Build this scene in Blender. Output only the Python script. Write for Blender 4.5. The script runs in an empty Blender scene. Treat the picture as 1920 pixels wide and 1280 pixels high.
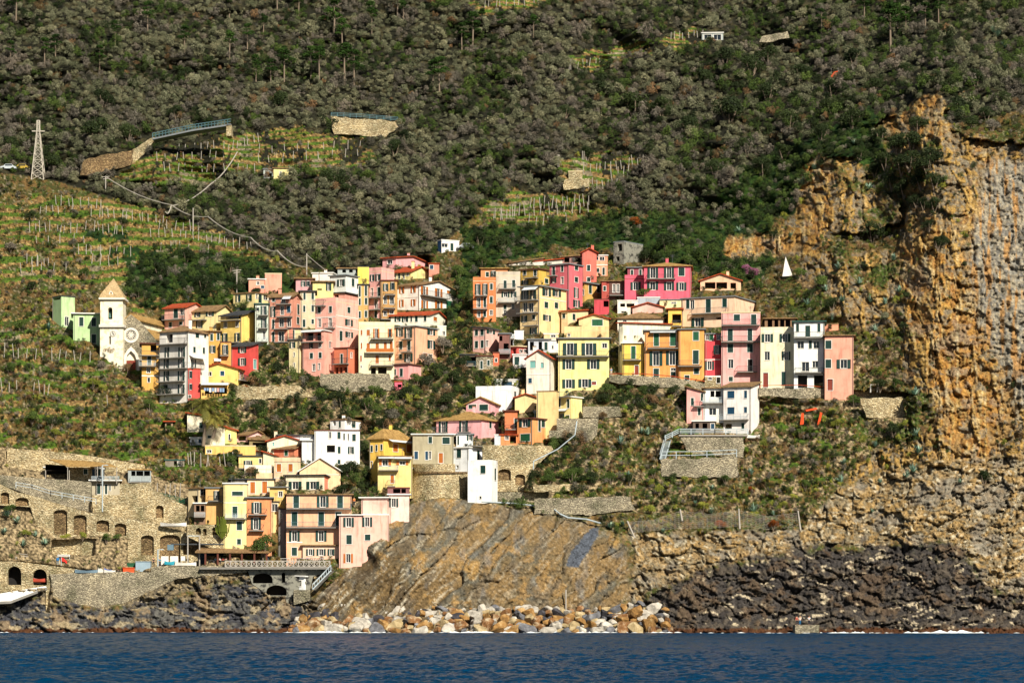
import bpy, bmesh, math, random
import numpy as np
from mathutils import Vector, Matrix
from mathutils.geometry import tessellate_polygon
R = math.radians
sc = bpy.context.scene
# ------------------------------------------------------------------ camera, sky, sun, exposure
F, CH, HZ = 5333.3, 5.0, 1138.0            # focal length in photo pixels, camera height (m), horizon row
cam = bpy.data.objects.new('camera', bpy.data.cameras.new('camera'))
sc.collection.objects.link(cam)
cam.location = (0, 0, CH); cam.rotation_euler = (R(90), 0, 0)
cam.data.lens = 100; cam.data.sensor_width = 36; cam.data.shift_y = (HZ - 640) / 1920
cam.data.clip_start = 1; cam.data.clip_end = 5000
sc.camera = cam
SUN_EL, SUN_AZ = R(37), R(27)              # azimuth measured from behind the camera towards the right
w = bpy.data.worlds.new("World"); sc.world = w; w.use_nodes = True
nt = w.node_tree; bg = nt.nodes['Background']
sky = nt.nodes.new('ShaderNodeTexSky'); sky.sky_type = 'NISHITA'; sky.sun_disc = False
sky.sun_elevation = SUN_EL; sky.sun_rotation = math.pi - SUN_AZ
sky.air_density = 1.0; sky.dust_density = 0.6
nt.links.new(sky.outputs[0], bg.inputs[0]); bg.inputs[1].default_value = 0.038
sd = bpy.data.lights.new('sun', 'SUN'); sd.energy = 5.0; sd.angle = R(0.5); sd.color = (1.0, 0.93, 0.80)
sun = bpy.data.objects.new('sun', sd); sc.collection.objects.link(sun)
to_sun = Vector((math.sin(SUN_AZ) * math.cos(SUN_EL), -math.cos(SUN_AZ) * math.cos(SUN_EL), math.sin(SUN_EL)))
sun.rotation_euler = to_sun.to_track_quat('Z', 'Y').to_euler()
sc.view_settings.view_transform = 'Standard'; sc.view_settings.look = 'None'
sc.view_settings.exposure = 0.62; sc.view_settings.gamma = 1.0
sc.cycles.max_bounces = 4; sc.cycles.diffuse_bounces = 2; sc.cycles.glossy_bounces = 2
sc.cycles.transparent_max_bounces = 4

rnd = random.Random(7)
def P(px, py, Y): return Vector(((px - 960) / F * Y, Y, CH + (HZ - py) / F * Y))
def lin(c):
    c = c / 255.0
    return c / 12.92 if c <= 0.04045 else ((c + 0.055) / 1.055) ** 2.4
def hexc(h, k=1.0): return tuple(min(0.9, lin(int(h[i:i+2], 16)) * k) for i in (0, 2, 4))

# ------------------------------------------------------------------ numpy noise
_rs = np.random.RandomState(3)
_G = _rs.rand(256, 256).astype(np.float32) * 2 * np.pi
_GX, _GY = np.cos(_G), np.sin(_G)
def perlin(x, y):
    xi = np.floor(x).astype(int); yi = np.floor(y).astype(int)
    fx = x - xi; fy = y - yi
    u = fx * fx * fx * (fx * (fx * 6 - 15) + 10); v = fy * fy * fy * (fy * (fy * 6 - 15) + 10)
    def g(a, b, dx, dy):
        a = (xi + a) & 255; b = (yi + b) & 255
        return _GX[b, a] * dx + _GY[b, a] * dy
    n00 = g(0, 0, fx, fy); n10 = g(1, 0, fx - 1, fy); n01 = g(0, 1, fx, fy - 1); n11 = g(1, 1, fx - 1, fy - 1)
    return ((n00 * (1 - u) + n10 * u) * (1 - v) + (n01 * (1 - u) + n11 * u) * v) * 1.5
def fbm(x, y, o=4, g=0.5):
    s = 0; a = 1.0; t = 0
    for i in range(o):
        s = s + a * perlin(x * 2 ** i + 17.3 * i, y * 2 ** i + 9.1 * i); t += a; a *= g
    return s / t * 1.6
def ridged(x, y, o=4, g=0.55):
    s = 0; a = 1.0; t = 0
    for i in range(o):
        s = s + a * (1 - 2 * np.abs(perlin(x * 2 ** i + 31.7 * i, y * 2 ** i + 5.9 * i))); t += a; a *= g
    return s / t
def gblur(a, s):
    h, w_ = a.shape; p = int(3 * s); b = np.pad(a.astype(float), p, mode='edge'); fy, fx = np.fft.fftfreq(b.shape[0])[:, None], np.fft.rfftfreq(b.shape[1])[None]
    return np.fft.irfft2(np.fft.rfft2(b) * np.exp(-2 * (np.pi * s) ** 2 * (fx ** 2 + fy ** 2)), b.shape)[p:p + h, p:p + w_]
def worley(x, y, jit=.9, seed=0):
    xi = np.floor(x).astype(int); yi = np.floor(y).astype(int); f1 = np.full(x.shape, 9.); f2 = f1.copy(); cid = np.zeros(x.shape)
    for a in (-1, 0, 1):
        for b in (-1, 0, 1):
            i, j = (xi + a + seed) & 255, (yi + b) & 255
            ox, oy = _G[j, i] / 6.2832, _G[(j + 91) & 255, (i + 37) & 255] / 6.2832
            d = (xi + a + .5 + (ox - .5) * jit - x) ** 2 + (yi + b + .5 + (oy - .5) * jit - y) ** 2
            n = d < f1; f2 = np.where(n, f1, np.minimum(f2, d)); cid = np.where(n, _G[(j + 13) & 255, (i + 7) & 255] / 6.2832, cid); f1 = np.where(n, d, f1)
    return np.sqrt(f1), np.sqrt(f2), cid
def sstep(a, b, x):
    t = np.clip((x - a) / (b - a), 0, 1); return t * t * (3 - 2 * t)

# ------------------------------------------------------------------ mesh builder
class MB:
    def __init__(s): s.v = []; s.f = []; s.m = []; s.mats = []
    def mi(s, mat):
        if mat not in s.mats: s.mats.append(mat)
        return s.mats.index(mat)
    def poly(s, pts, mat):
        n = len(s.v); s.v += [Vector(p) for p in pts]; s.f.append(tuple(range(n, n + len(pts)))); s.m.append(s.mi(mat))
    def hexa(s, p, mat, skip=()):
        # p: 8 points, 0-3 bottom loop, 4-7 top loop
        n = len(s.v); s.v += [Vector(q) for q in p]; k = s.mi(mat)
        for i, q in enumerate(((3, 2, 1, 0), (4, 5, 6, 7), (0, 1, 5, 4), (1, 2, 6, 5), (2, 3, 7, 6), (3, 0, 4, 7))):
            if i in skip: continue
            s.f.append(tuple(n + j for j in q)); s.m.append(k)
    def box(s, lo, hi, mat):
        x0, y0, z0 = lo; x1, y1, z1 = hi
        s.hexa([(x0, y0, z0), (x1, y0, z0), (x1, y1, z0), (x0, y1, z0), (x0, y0, z1), (x1, y0, z1), (x1, y1, z1), (x0, y1, z1)], mat)
    def bar(s, a, b, r, mat, n=4, r2=None):
        a = Vector(a); b = Vector(b); d = (b - a); L = d.length
        if L < 1e-6: return
        d /= L; up = Vector((0, 0, 1)) if abs(d.z) < 0.9 else Vector((1, 0, 0))
        x = d.cross(up).normalized(); y = d.cross(x)
        r2 = r if r2 is None else r2; k = s.mi(mat); n0 = len(s.v)
        for q, rr in ((a, r), (b, r2)):
            for i in range(n):
                t = 2 * math.pi * (i + .5) / n
                s.v.append(q + (x * math.cos(t) + y * math.sin(t)) * rr * (1.414 if n == 4 else 1))
        for i in range(n):
            j = (i + 1) % n; s.f.append((n0 + i, n0 + j, n0 + n + j, n0 + n + i)); s.m.append(k)
        s.f.append(tuple(n0 + n + i for i in range(n))); s.m.append(k)
        s.f.append(tuple(n0 + n - 1 - i for i in range(n))); s.m.append(k)
    def build(s, name, parent=None, org=(0, 0, 0), smooth=False):
        me = bpy.data.meshes.new(name); o_ = Vector(org)
        me.from_pydata([tuple(v - o_) for v in s.v], [], s.f)
        for m in s.mats: me.materials.append(m)
        me.polygons.foreach_set('material_index', s.m)
        if smooth: me.polygons.foreach_set('use_smooth', [True] * len(s.f))
        me.update()
        o = bpy.data.objects.new(name, me); sc.collection.objects.link(o)
        if parent: o.parent = parent
        return o
def tag(o, label=None, cat=None, group=None, kind=None):
    if label: o['label'] = label
    if cat: o['category'] = cat
    if group: o['group'] = group
    if kind: o['kind'] = kind
    return o
def empty(name, loc, label=None, cat=None, group=None):
    o = bpy.data.objects.new(name, None); sc.collection.objects.link(o); o.location = loc
    o.empty_display_size = 0.5
    return tag(o, label, cat, group)
def copy_tree(o, loc=None, rz=None, scale=None, label=None, group=None):
    c = o.copy(); sc.collection.objects.link(c)
    if loc is not None: c.location = loc
    if rz is not None: c.rotation_euler = (0, 0, rz)
    if scale is not None: c.scale = scale if hasattr(scale, '__len__') else (scale,) * 3
    if label: c['label'] = label
    if group: c['group'] = group
    for ch in o.children:
        d = ch.copy(); sc.collection.objects.link(d); d.parent = c
        for g in ch.children:
            e = g.copy(); sc.collection.objects.link(e); e.parent = d
    return c

# ------------------------------------------------------------------ materials
_mats = {}
def mat(key, col, rough=0.85, kind='plain', col2=None, scale=1.0, spec=0.3, metal=0.0, bump=0.0):
    if key in _mats: return _mats[key]
    m = bpy.data.materials.new(key); m.use_nodes = True; t = m.node_tree; N = t.nodes; Lk = t.links
    b = N['Principled BSDF']; b.inputs['Roughness'].default_value = rough
    b.inputs['Specular IOR Level'].default_value = spec; b.inputs['Metallic'].default_value = metal
    tc = N.new('ShaderNodeNewGeometry')
    def noise(s, vec=None, det=3, rgh=0.6):
        n = N.new('ShaderNodeTexNoise'); n.inputs['Scale'].default_value = s; n.inputs['Detail'].default_value = det
        n.inputs['Roughness'].default_value = rgh; Lk.new(vec or tc.outputs['Position'], n.inputs['Vector']); return n
    def ramp(inp, stops):
        r = N.new('ShaderNodeValToRGB'); e = r.color_ramp.elements
        e[0].position, e[0].color = stops[0][0], (*stops[0][1], 1); e[1].position, e[1].color = stops[-1][0], (*stops[-1][1], 1)
        for p, c in stops[1:-1]: q = e.new(p); q.color = (*c, 1)
        Lk.new(inp, r.inputs[0]); return r
    def mix(f, a, c, typ='MIX'):
        x = N.new('ShaderNodeMix'); x.data_type = 'RGBA'; x.blend_type = typ
        for s_, v in ((0, f), (6, a), (7, c)):
            if isinstance(v, (int, float)): x.inputs[s_].default_value = v
            elif isinstance(v, tuple): x.inputs[s_].default_value = (*v, 1)
            else: Lk.new(v, x.inputs[s_])
        return x.outputs[2]
    def mapping(sx, sy, sz):
        mp = N.new('ShaderNodeMapping'); mp.inputs['Scale'].default_value = (sx, sy, sz)
        Lk.new(tc.outputs['Position'], mp.inputs[0]); return mp.outputs[0]
    out = None
    if kind == 'plain':
        n = noise(0.8); out = mix(1.0, col, ramp(n.outputs[0], [(0.3, (0.82,) * 3), (0.7, (1.08,) * 3)]).outputs[0], 'MULTIPLY')
    elif kind == 'plaster':
        n = noise(0.5, det=4); st = noise(1.0, mapping(1.6, 1.6, 0.22), det=4)
        c1 = mix(1.0, col, ramp(n.outputs[0], [(0.25, (0.72, 0.71, 0.70)), (0.45, (.95, .95, .95)), (0.6, (1.03, 1.03, 1.03)), (0.8, (1.12, 1.12, 1.12))]).outputs[0], 'MULTIPLY')
        out = mix(1.0, c1, ramp(st.outputs[0], [(0.30, (0.70, 0.68, 0.66)), (0.44, (.94, .935, .93)), (0.55, (1, 1, 1)), (1.0, (1.04, 1.03, 1.02))]).outputs[0], 'MULTIPLY')
    elif kind == 'old_plaster':
        n = noise(0.9, det=6, rgh=0.7); out = ramp(n.outputs[0], [(0.38, col2), (0.5, col), (0.8, tuple(min(1, c * 1.05) for c in col))]).outputs[0]
    elif kind == 'tile':
        n = noise(1.3 * scale, det=5, rgh=0.75); n2 = noise(5, det=2)
        c1 = ramp(n.outputs[0], [(0.35, col2 or tuple(c * 0.55 for c in col)), (0.62, col)]).outputs[0]
        out = mix(1.0, c1, ramp(n2.outputs[0], [(0.3, (0.65,) * 3), (0.7, (1.2,) * 3)]).outputs[0], 'MULTIPLY')
    elif kind == 'stone':
        v = N.new('ShaderNodeTexVoronoi'); v.inputs['Scale'].default_value = 3.6 * scale
        Lk.new(mapping(1, 1, 1.5), v.inputs['Vector'])
        sp = N.new('ShaderNodeSeparateColor'); Lk.new(v.outputs['Color'], sp.inputs[0])
        dk = tuple(c * 0.55 for c in col)
        c1 = ramp(sp.outputs[0], [(0.0, dk), (0.25, tuple(c * .7 for c in col)), (0.55, col), (0.8, col2 or tuple(min(1, c * 1.5) for c in col)), (1.0, tuple(c * .55 for c in col))]).outputs[0]
        c2 = mix(1.0, c1, ramp(v.outputs['Distance'], [(0.0, (1.15,) * 3), (0.55, (1, 1, 1)), (0.85, (0.62,) * 3)]).outputs[0], 'MULTIPLY')
        n = noise(0.25, det=5); out = mix(1.0, c2, ramp(n.outputs[0], [(0.34, (0.5, 0.53, 0.48)), (0.5, (.95, .95, .95)), (0.7, (1.25, 1.22, 1.15))]).outputs[0], 'MULTIPLY')
        bp = N.new('ShaderNodeBump'); bp.inputs['Strength'].default_value = 0.8; bp.inputs['Distance'].default_value = 0.25; bp.invert = True
        Lk.new(v.outputs['Distance'], bp.inputs['Height']); Lk.new(bp.outputs[0], b.inputs['Normal'])
    elif kind == 'rock':
        n = noise(0.7 * scale, det=8, rgh=0.7); out = ramp(n.outputs[0], [(0.3, tuple(c * .35 for c in col)), (0.5, col), (0.7, col2 or col)]).outputs[0]
        bp = N.new('ShaderNodeBump'); bp.inputs['Strength'].default_value = 0.9; bp.inputs['Distance'].default_value = 0.4
        Lk.new(n.outputs[0], bp.inputs['Height']); Lk.new(bp.outputs[0], b.inputs['Normal'])
    elif kind == 'leaf':
        oi = N.new('ShaderNodeObjectInfo'); at = N.new('ShaderNodeAttribute'); at.attribute_name = 'tint'
        c1 = mix(at.outputs['Fac'], col, col2)
        out = mix(1.0, c1, ramp(oi.outputs['Random'], [(0.0, (0.62, 0.66, 0.6)), (0.5, (1, 1, 1)), (1.0, (1.35, 1.27, 1.22))]).outputs[0], 'MULTIPLY')
        b.inputs['Subsurface Weight'].default_value = 0.0
    elif kind == 'vcol':
        at = N.new('ShaderNodeAttribute'); at.attribute_name = 'Col'
        n = noise(1.6, det=5, rgh=0.75)
        out = mix(1.0, at.outputs['Color'], ramp(n.outputs[0], [(0.32, (0.55,) * 3), (0.5, (1.0,) * 3), (0.68, (1.45,) * 3)]).outputs[0], 'MULTIPLY')
        bp = N.new('ShaderNodeBump'); bp.inputs['Strength'].default_value = 0.7; bp.inputs['Distance'].default_value = 0.35
        Lk.new(n.outputs[0], bp.inputs['Height']); Lk.new(bp.outputs[0], b.inputs['Normal'])
    Lk.new(out, b.inputs['Base Color'])
    _mats[key] = m; return m
WK = 0.90
def plaster(h):
    c = hexc(h, WK); g_ = .3 * c[0] + .6 * c[1] + .1 * c[2]; return mat('plaster_' + h, tuple(x * .88 + (g_ * .6 + .3 * max(c)) * .12 for x in c), 0.9, 'plaster')
ROOF = {'t': lambda: mat('terracotta_tiles', hexc('c8552a', .8), .9, 'tile', hexc('8a3a20', .8)),
        'b': lambda: mat('weathered_tiles', hexc('a5835a', .8), .9, 'tile', hexc('6b5335', .8)),
        'o': lambda: mat('lichen_tiles', hexc('c09a5c', .8), .9, 'tile', hexc('8a6a38', .8)),
        'g': lambda: mat('grey_slab', hexc('7d8285', .8), .8, 'plain'),
        'd': lambda: mat('dark_slate', hexc('4a4c4e', .8), .8, 'tile', hexc('2e3032', .8)),
        'w': lambda: mat('white_slab', hexc('f0ede6', .85), .8, 'plain'),
        'c': lambda: mat('cream_slab', hexc('e9d3a8', .8), .8, 'plain'),
        'k': lambda: mat('painted_green_slab', hexc('2f5a50', .8), .7, 'plain'),
        'm': lambda: mat('brown_slab', hexc('6a3a2c', .8), .8, 'plain')}
M_GLASS = mat('window_glass', (0.012, 0.018, 0.024), 0.12, 'plain', spec=0.6)
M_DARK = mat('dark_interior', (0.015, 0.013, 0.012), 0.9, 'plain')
M_WHITE = mat('white_frame', hexc('efeae0', .85), .7, 'plain')
M_GREEN = mat('green_shutter', (0.005, 0.034, 0.027), .6, 'plain')
M_LGREEN = mat('bright_green_shutter', (0.010, 0.085, 0.036), .6, 'plain')
M_BLUE = mat('blue_shutter', (0.008, 0.05, 0.10), .6, 'plain')
M_ORANGE = mat('orange_shutter', (0.42, 0.12, 0.015), .6, 'plain')
M_REDW = mat('red_wood', (0.20, 0.035, 0.02), .7, 'plain')
M_RAIL = mat('dark_railing', (0.05, 0.055, 0.06), .6, 'plain')
M_RAILW = mat('pale_railing', hexc('b8c4c8', .8), .6, 'plain')
M_TEAL = mat('teal_railing', hexc('5a8088', .7), .6, 'plain')
M_SLAB = mat('balcony_slab', hexc('8c8880', .8), .8, 'plain')
M_AWN = mat('awning_cloth', hexc('d8dcdc', .8), .9, 'plain')
M_STONE = mat('ochre_masonry', hexc('c0ab82', .85), .95, 'stone', hexc('e4d6b0', .85))
M_STONE2 = mat('grey_masonry', hexc('a29780', .85), .95, 'stone', hexc('d2c6a8', .85), 1.2)
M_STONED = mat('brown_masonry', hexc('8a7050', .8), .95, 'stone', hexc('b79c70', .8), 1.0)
M_WOODG = mat('grey_post', hexc('b8b0a4', .8), .9, 'plain')
M_CONC = mat('stained_concrete', hexc('8f8d80', .8), .9, 'old_plaster', hexc('3c3b38', .8))

# ------------------------------------------------------------------ base terrain depth (m from the camera) over the picture
_py = np.array([-80, 0, 150, 250, 330, 480, 560, 640, 740, 830, 900, 960, 1000, 1060, 1140, 1190, 1215.])
_cols = {
 -200: [832, 808, 764, 735, 710, 664, 640, 620, 601, 588, 577, 567, 563, 559, 556, 550, 544],
 300:  [834, 810, 766, 738, 712, 668, 645, 625, 605, 592, 580, 570, 566, 561, 558, 552, 546],
 700:  [836, 812, 768, 741, 714, 672, 648, 626, 605, 591, 580, 572, 568, 562, 558, 551, 545],
 1100: [832, 808, 764, 737, 710, 669, 646, 624, 604, 590, 580, 572, 566, 560, 556, 550, 544],
 1400: [825, 800, 752, 722, 696, 657, 636, 617, 600, 588, 579, 570, 565, 559, 554, 546, 540],
 1620: [800, 774, 712, 678, 656, 628, 614, 602, 591, 581, 573, 566, 562, 556, 550, 541, 536],
 1780: [770, 740, 668, 634, 622, 603, 594, 585, 577, 570, 564, 558, 555, 549, 544, 536, 531],
 2150: [750, 716, 650, 620, 608, 592, 584, 576, 569, 562, 557, 552, 549, 545, 541, 534, 529]}
_cx = np.array(sorted(_cols)); _cv = np.array([_cols[k] for k in sorted(_cols)], float)
def D0(px, py):
    px = np.asarray(px, float); py = np.asarray(py, float)
    rows = np.array([np.interp(py.ravel(), _py, _cv[i]) for i in range(len(_cx))])
    k = np.clip(np.searchsorted(_cx, px.ravel()) - 1, 0, len(_cx) - 2)
    t = np.clip((px.ravel() - _cx[k]) / (_cx[k + 1] - _cx[k]), 0, 1); t = t * t * (3 - 2 * t)
    n = np.arange(px.size)
    return (rows[k, n] * (1 - t) + rows[k + 1, n] * t).reshape(px.shape)
def d0(px, py): return float(D0(np.array([px]), np.array([py]))[0])
CONS = []      # terrain constraints (px, py, depth)
PUSH = []      # (x0, x1, ytop, ybase, depth) terrain must stay behind
LANDMARKS = []
# ------------------------------------------------------------------ house builder
CROPS = {'A': (80, 490, 4.572), 'B': (380, 480, 4.921), 'C': (620, 450, 4.571), 'D': (860, 440, 4.571), 'E': (1100, 430, 4.4125),
         'F': (1380, 560, 4.4147), 'G': (280, 740, 6.4), 'H': (340, 850, 5.8167), 'I': (480, 760, 5.818), 'J': (560, 860, 5.818),
         'K': (680, 700, 4.923), 'L': (860, 680, 6.4), 'M': (0, 820, 4.923), 'N': (1200, 690, 6.737), '0': (0, 0, 1.0), 'Q': (360, 1000, 4.8)}
class Face:
    def __init__(s, C, d, n, w): s.C, s.d, s.n, s.w = C, d, n, w
    def uz(s, px, py):
        k = (px - 960) / F
        u = (k * s.C.y - s.C.x) / (s.d.x - k * s.d.y)
        return u, CH + (HZ - py) / F * (s.C.y + u * s.d.y)
    def pt(s, u, z, o=0.0): return Vector((s.C.x + s.d.x * u + s.n.x * o, s.C.y + s.d.y * u + s.n.y * o, z))
    def fbox(s, mb, u0, u1, z0, z1, o0, o1, mat, skip=()):
        mb.hexa([s.pt(u0, z0, o0), s.pt(u1, z0, o0), s.pt(u1, z0, o1), s.pt(u0, z0, o1),
                 s.pt(u0, z1, o0), s.pt(u1, z1, o0), s.pt(u1, z1, o1), s.pt(u0, z1, o1)], mat, skip)

def wall(mb, f, zb, zt0, zt1, holes, mt, peak=None, rec=0.22):
    """wall skin of face f from u=0..w, top height zt0 at u=0 and zt1 at u=w; holes (u0,u1,z0,z1,depth)"""
    zr = min(zt0, zt1); W_ = f.w
    hs = []
    for (a, b, c, d, r) in holes:
        a, b = max(0.02, min(a, b)), min(W_ - 0.02, max(a, b)); c, d = max(zb + 0.02, min(c, d)), min(zr - 0.02, max(c, d))
        if b - a > 0.08 and d - c > 0.08: hs.append((a, b, c, d, r))
    us = sorted({0, W_, *[h[0] for h in hs], *[h[1] for h in hs]}); zs = sorted({zb, zr, *[h[2] for h in hs], *[h[3] for h in hs]})
    for i in range(len(us) - 1):
        um = (us[i] + us[i + 1]) / 2
        run = None
        for j in range(len(zs) - 1):
            zm = (zs[j] + zs[j + 1]) / 2
            inside = any(h[0] < um < h[1] and h[2] < zm < h[3] for h in hs)
            if not inside:
                if run is None: run = zs[j]
            if (inside or j == len(zs) - 2) and run is not None:
                top = zs[j] if inside else zs[j + 1]
                mb.poly([f.pt(us[i], run), f.pt(us[i + 1], run), f.pt(us[i + 1], top), f.pt(us[i], top)], mt); run = None
    for (a, b, c, d, r) in hs:
        mb.poly([f.pt(a, c), f.pt(b, c), f.pt(b, c, -r), f.pt(a, c, -r)], mt)
        mb.poly([f.pt(a, d), f.pt(b, d), f.pt(b, d, -r), f.pt(a, d, -r)], mt)
        mb.poly([f.pt(a, c), f.pt(a, d), f.pt(a, d, -r), f.pt(a, c, -r)], mt)
        mb.poly([f.pt(b, c), f.pt(b, d), f.pt(b, d, -r), f.pt(b, c, -r)], mt)
    if abs(zt0 - zt1) > 0.01 or peak:
        pts = [f.pt(0, zr), f.pt(W_, zr)]
        if zt1 > zr + .01: pts.append(f.pt(W_, zt1))
        if peak: pts.append(f.pt(peak[0], peak[1]))
        if zt0 > zr + .01: pts.append(f.pt(0, zt0))
        if len(pts) > 2: mb.poly(pts, mt)

# window kinds: s closed green, o open green leaves, b closed orange-brown, B open orange leaves, w plain, g dark opening,
# l bright green closed, n blue closed, r red wood door, d dark door, t teal pane
def make_window(f, kind, u0, u1, z0, z1, root, org, trim):
    if u0 > u1: u0, u1 = u1, u0
    u0 = max(0.05, u0); u1 = min(f.w - 0.05, u1)
    if u1 - u0 < 0.15 or z1 - z0 < 0.15: return
    hw = u1 - u0
    pn = u0, u1
    if kind in 'oB':
        q = hw * 0.27; pn = (u0 + q, u1 - q)
    name = 'window'
    if kind in 'dr': name = 'door'
    m = MB(); a, b = pn; t = 0.10
    rec = {'g': 1.4, 'w': .2, 'o': .2, 'B': .2, 't': .12}.get(kind, .14)
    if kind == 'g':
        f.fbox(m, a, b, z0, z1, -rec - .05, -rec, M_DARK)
        wo = m.build('opening', root, org); wo['kind'] = 'structure'; del wo['kind']
        return wo
    # surround
    tr = trim; k = .10; pr = .035
    f.fbox(m, a - k, a, z0 - k, z1 + k, -.03, pr, tr); f.fbox(m, b, b + k, z0 - k, z1 + k, -.03, pr, tr)
    f.fbox(m, a, b, z1, z1 + k, -.03, pr, tr); f.fbox(m, a, b, z0 - k, z0, -.03, pr + .06, tr)
    if kind in 'owBrd':
        f.fbox(m, a, b, z0, z1, -rec - .04, -rec, M_GLASS if kind in 'owB' else (M_REDW if kind == 'r' else M_DARK))
        if kind in 'owB' and b - a > .5:
            s_ = .06; c = (a + b) / 2
            f.fbox(m, c - s_ / 1.5, c + s_ / 1.5, z0, z1, -rec, -rec + .05, M_WHITE)
            f.fbox(m, a, a + s_, z0, z1, -rec, -rec + .05, M_WHITE); f.fbox(m, b - s_, b, z0, z1, -rec, -rec + .05, M_WHITE)
            f.fbox(m, a + s_, b - s_, z1 - s_, z1, -rec, -rec + .04, M_WHITE); f.fbox(m, a + s_, b - s_, z0, z0 + s_, -rec, -rec + .04, M_WHITE)
    elif kind == 't':
        f.fbox(m, a, b, z0, z1, -rec - .04, -rec, mat('pale_teal_pane', hexc('7fb8b0', .8), .4, 'plain'))
    wo = m.build(name, root, org)
    sm = {'s': M_GREEN, 'o': M_GREEN, 'b': M_ORANGE, 'B': M_ORANGE, 'l': M_LGREEN, 'n': M_BLUE}.get(kind)
    if kind in 'sbln':
        for (p, q) in ((a + .01, (a + b) / 2 - .015), ((a + b) / 2 + .015, b - .01)):
            mm = MB(); f.fbox(mm, p, q, z0 + .01, z1 - .01, -.10, -.05, sm)
            nsl = max(2, int((z1 - z0) / .35))
            for i in range(nsl):
                zz = z0 + .06 + (z1 - z0 - .12) * (i + .5) / nsl
                f.fbox(mm, p + .06, q - .06, zz - .05, zz + .05, -.05, -.03, sm)
            mm.build('shutter', wo, org)
    if kind in 'oB':
        for (p, q) in ((a - (hw * .27), a - k - .01 if hw > 1.6 else a - .02), (b + (k + .01 if hw > 1.6 else .02), b + hw * .27)):
            if q - p < .08: continue
            mm = MB(); f.fbox(mm, p, q, z0 - .02, z1 + .02, .04, .10, sm); mm.build('shutter', wo, org)
    return wo

def balcony(f, u0, u1, zs, zr, root, org, style='dark', out=1.1):
    if u0 > u1: u0, u1 = u1, u0
    m = MB(); f.fbox(m, u0, u1, zs - .18, zs, 0.0, out, M_SLAB); b = m.build('balcony', root, org)
    h = max(.9, min(1.15, zr - zs)); mt = {'dark': M_RAIL, 'white': M_RAILW, 'wood': M_ORANGE, 'green': M_GREEN, 'teal': M_TEAL, 'grey': M_SLAB}[style]
    r = MB()
    f.fbox(r, u0, u1, zs + h - .06, zs + h, out - .07, out, mt)
    f.fbox(r, u0, u0 + .06, zs, zs + h - .06, out - .07, out, mt); f.fbox(r, u1 - .06, u1, zs, zs + h - .06, out - .07, out, mt)
    for e in (u0, u1 - .05): f.fbox(r, e, e + .05, zs + h - .06, zs + h, 0.01, out - .07, mt)
    if style == 'wood':
        f.fbox(r, u0 + .06, u1 - .06, zs + .1, zs + h - .1, out - .05, out - .02, mt)
    elif style == 'white':
        for i in range(3): f.fbox(r, u0 + .06, u1 - .06, zs + .12 + i * .25, zs + .22 + i * .25, out - .05, out - .02, mt)
        n = max(1, int((u1 - u0) / 1.5))
        for i in range(1, n): x = u0 + (u1 - u0) * i / n; f.fbox(r, x - .04, x + .04, zs, zs + h - .06, out - .055, out - .015, mt)
    else:
        n = max(3, int((u1 - u0) / .24))
        for i in range(1, n): x = u0 + (u1 - u0) * i / n; f.fbox(r, x - .016, x + .016, zs, zs + h - .06, out - .05, out - .02, mt)
    r.build('railing', b, org)
    # a few things standing on it are left to the loops below
    return b

def parse(s):
    out = []
    for tok in s.split():
        k = tok[0]; out.append((k, [float(v) for v in tok[1:].split(',')]))
    return out

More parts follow.
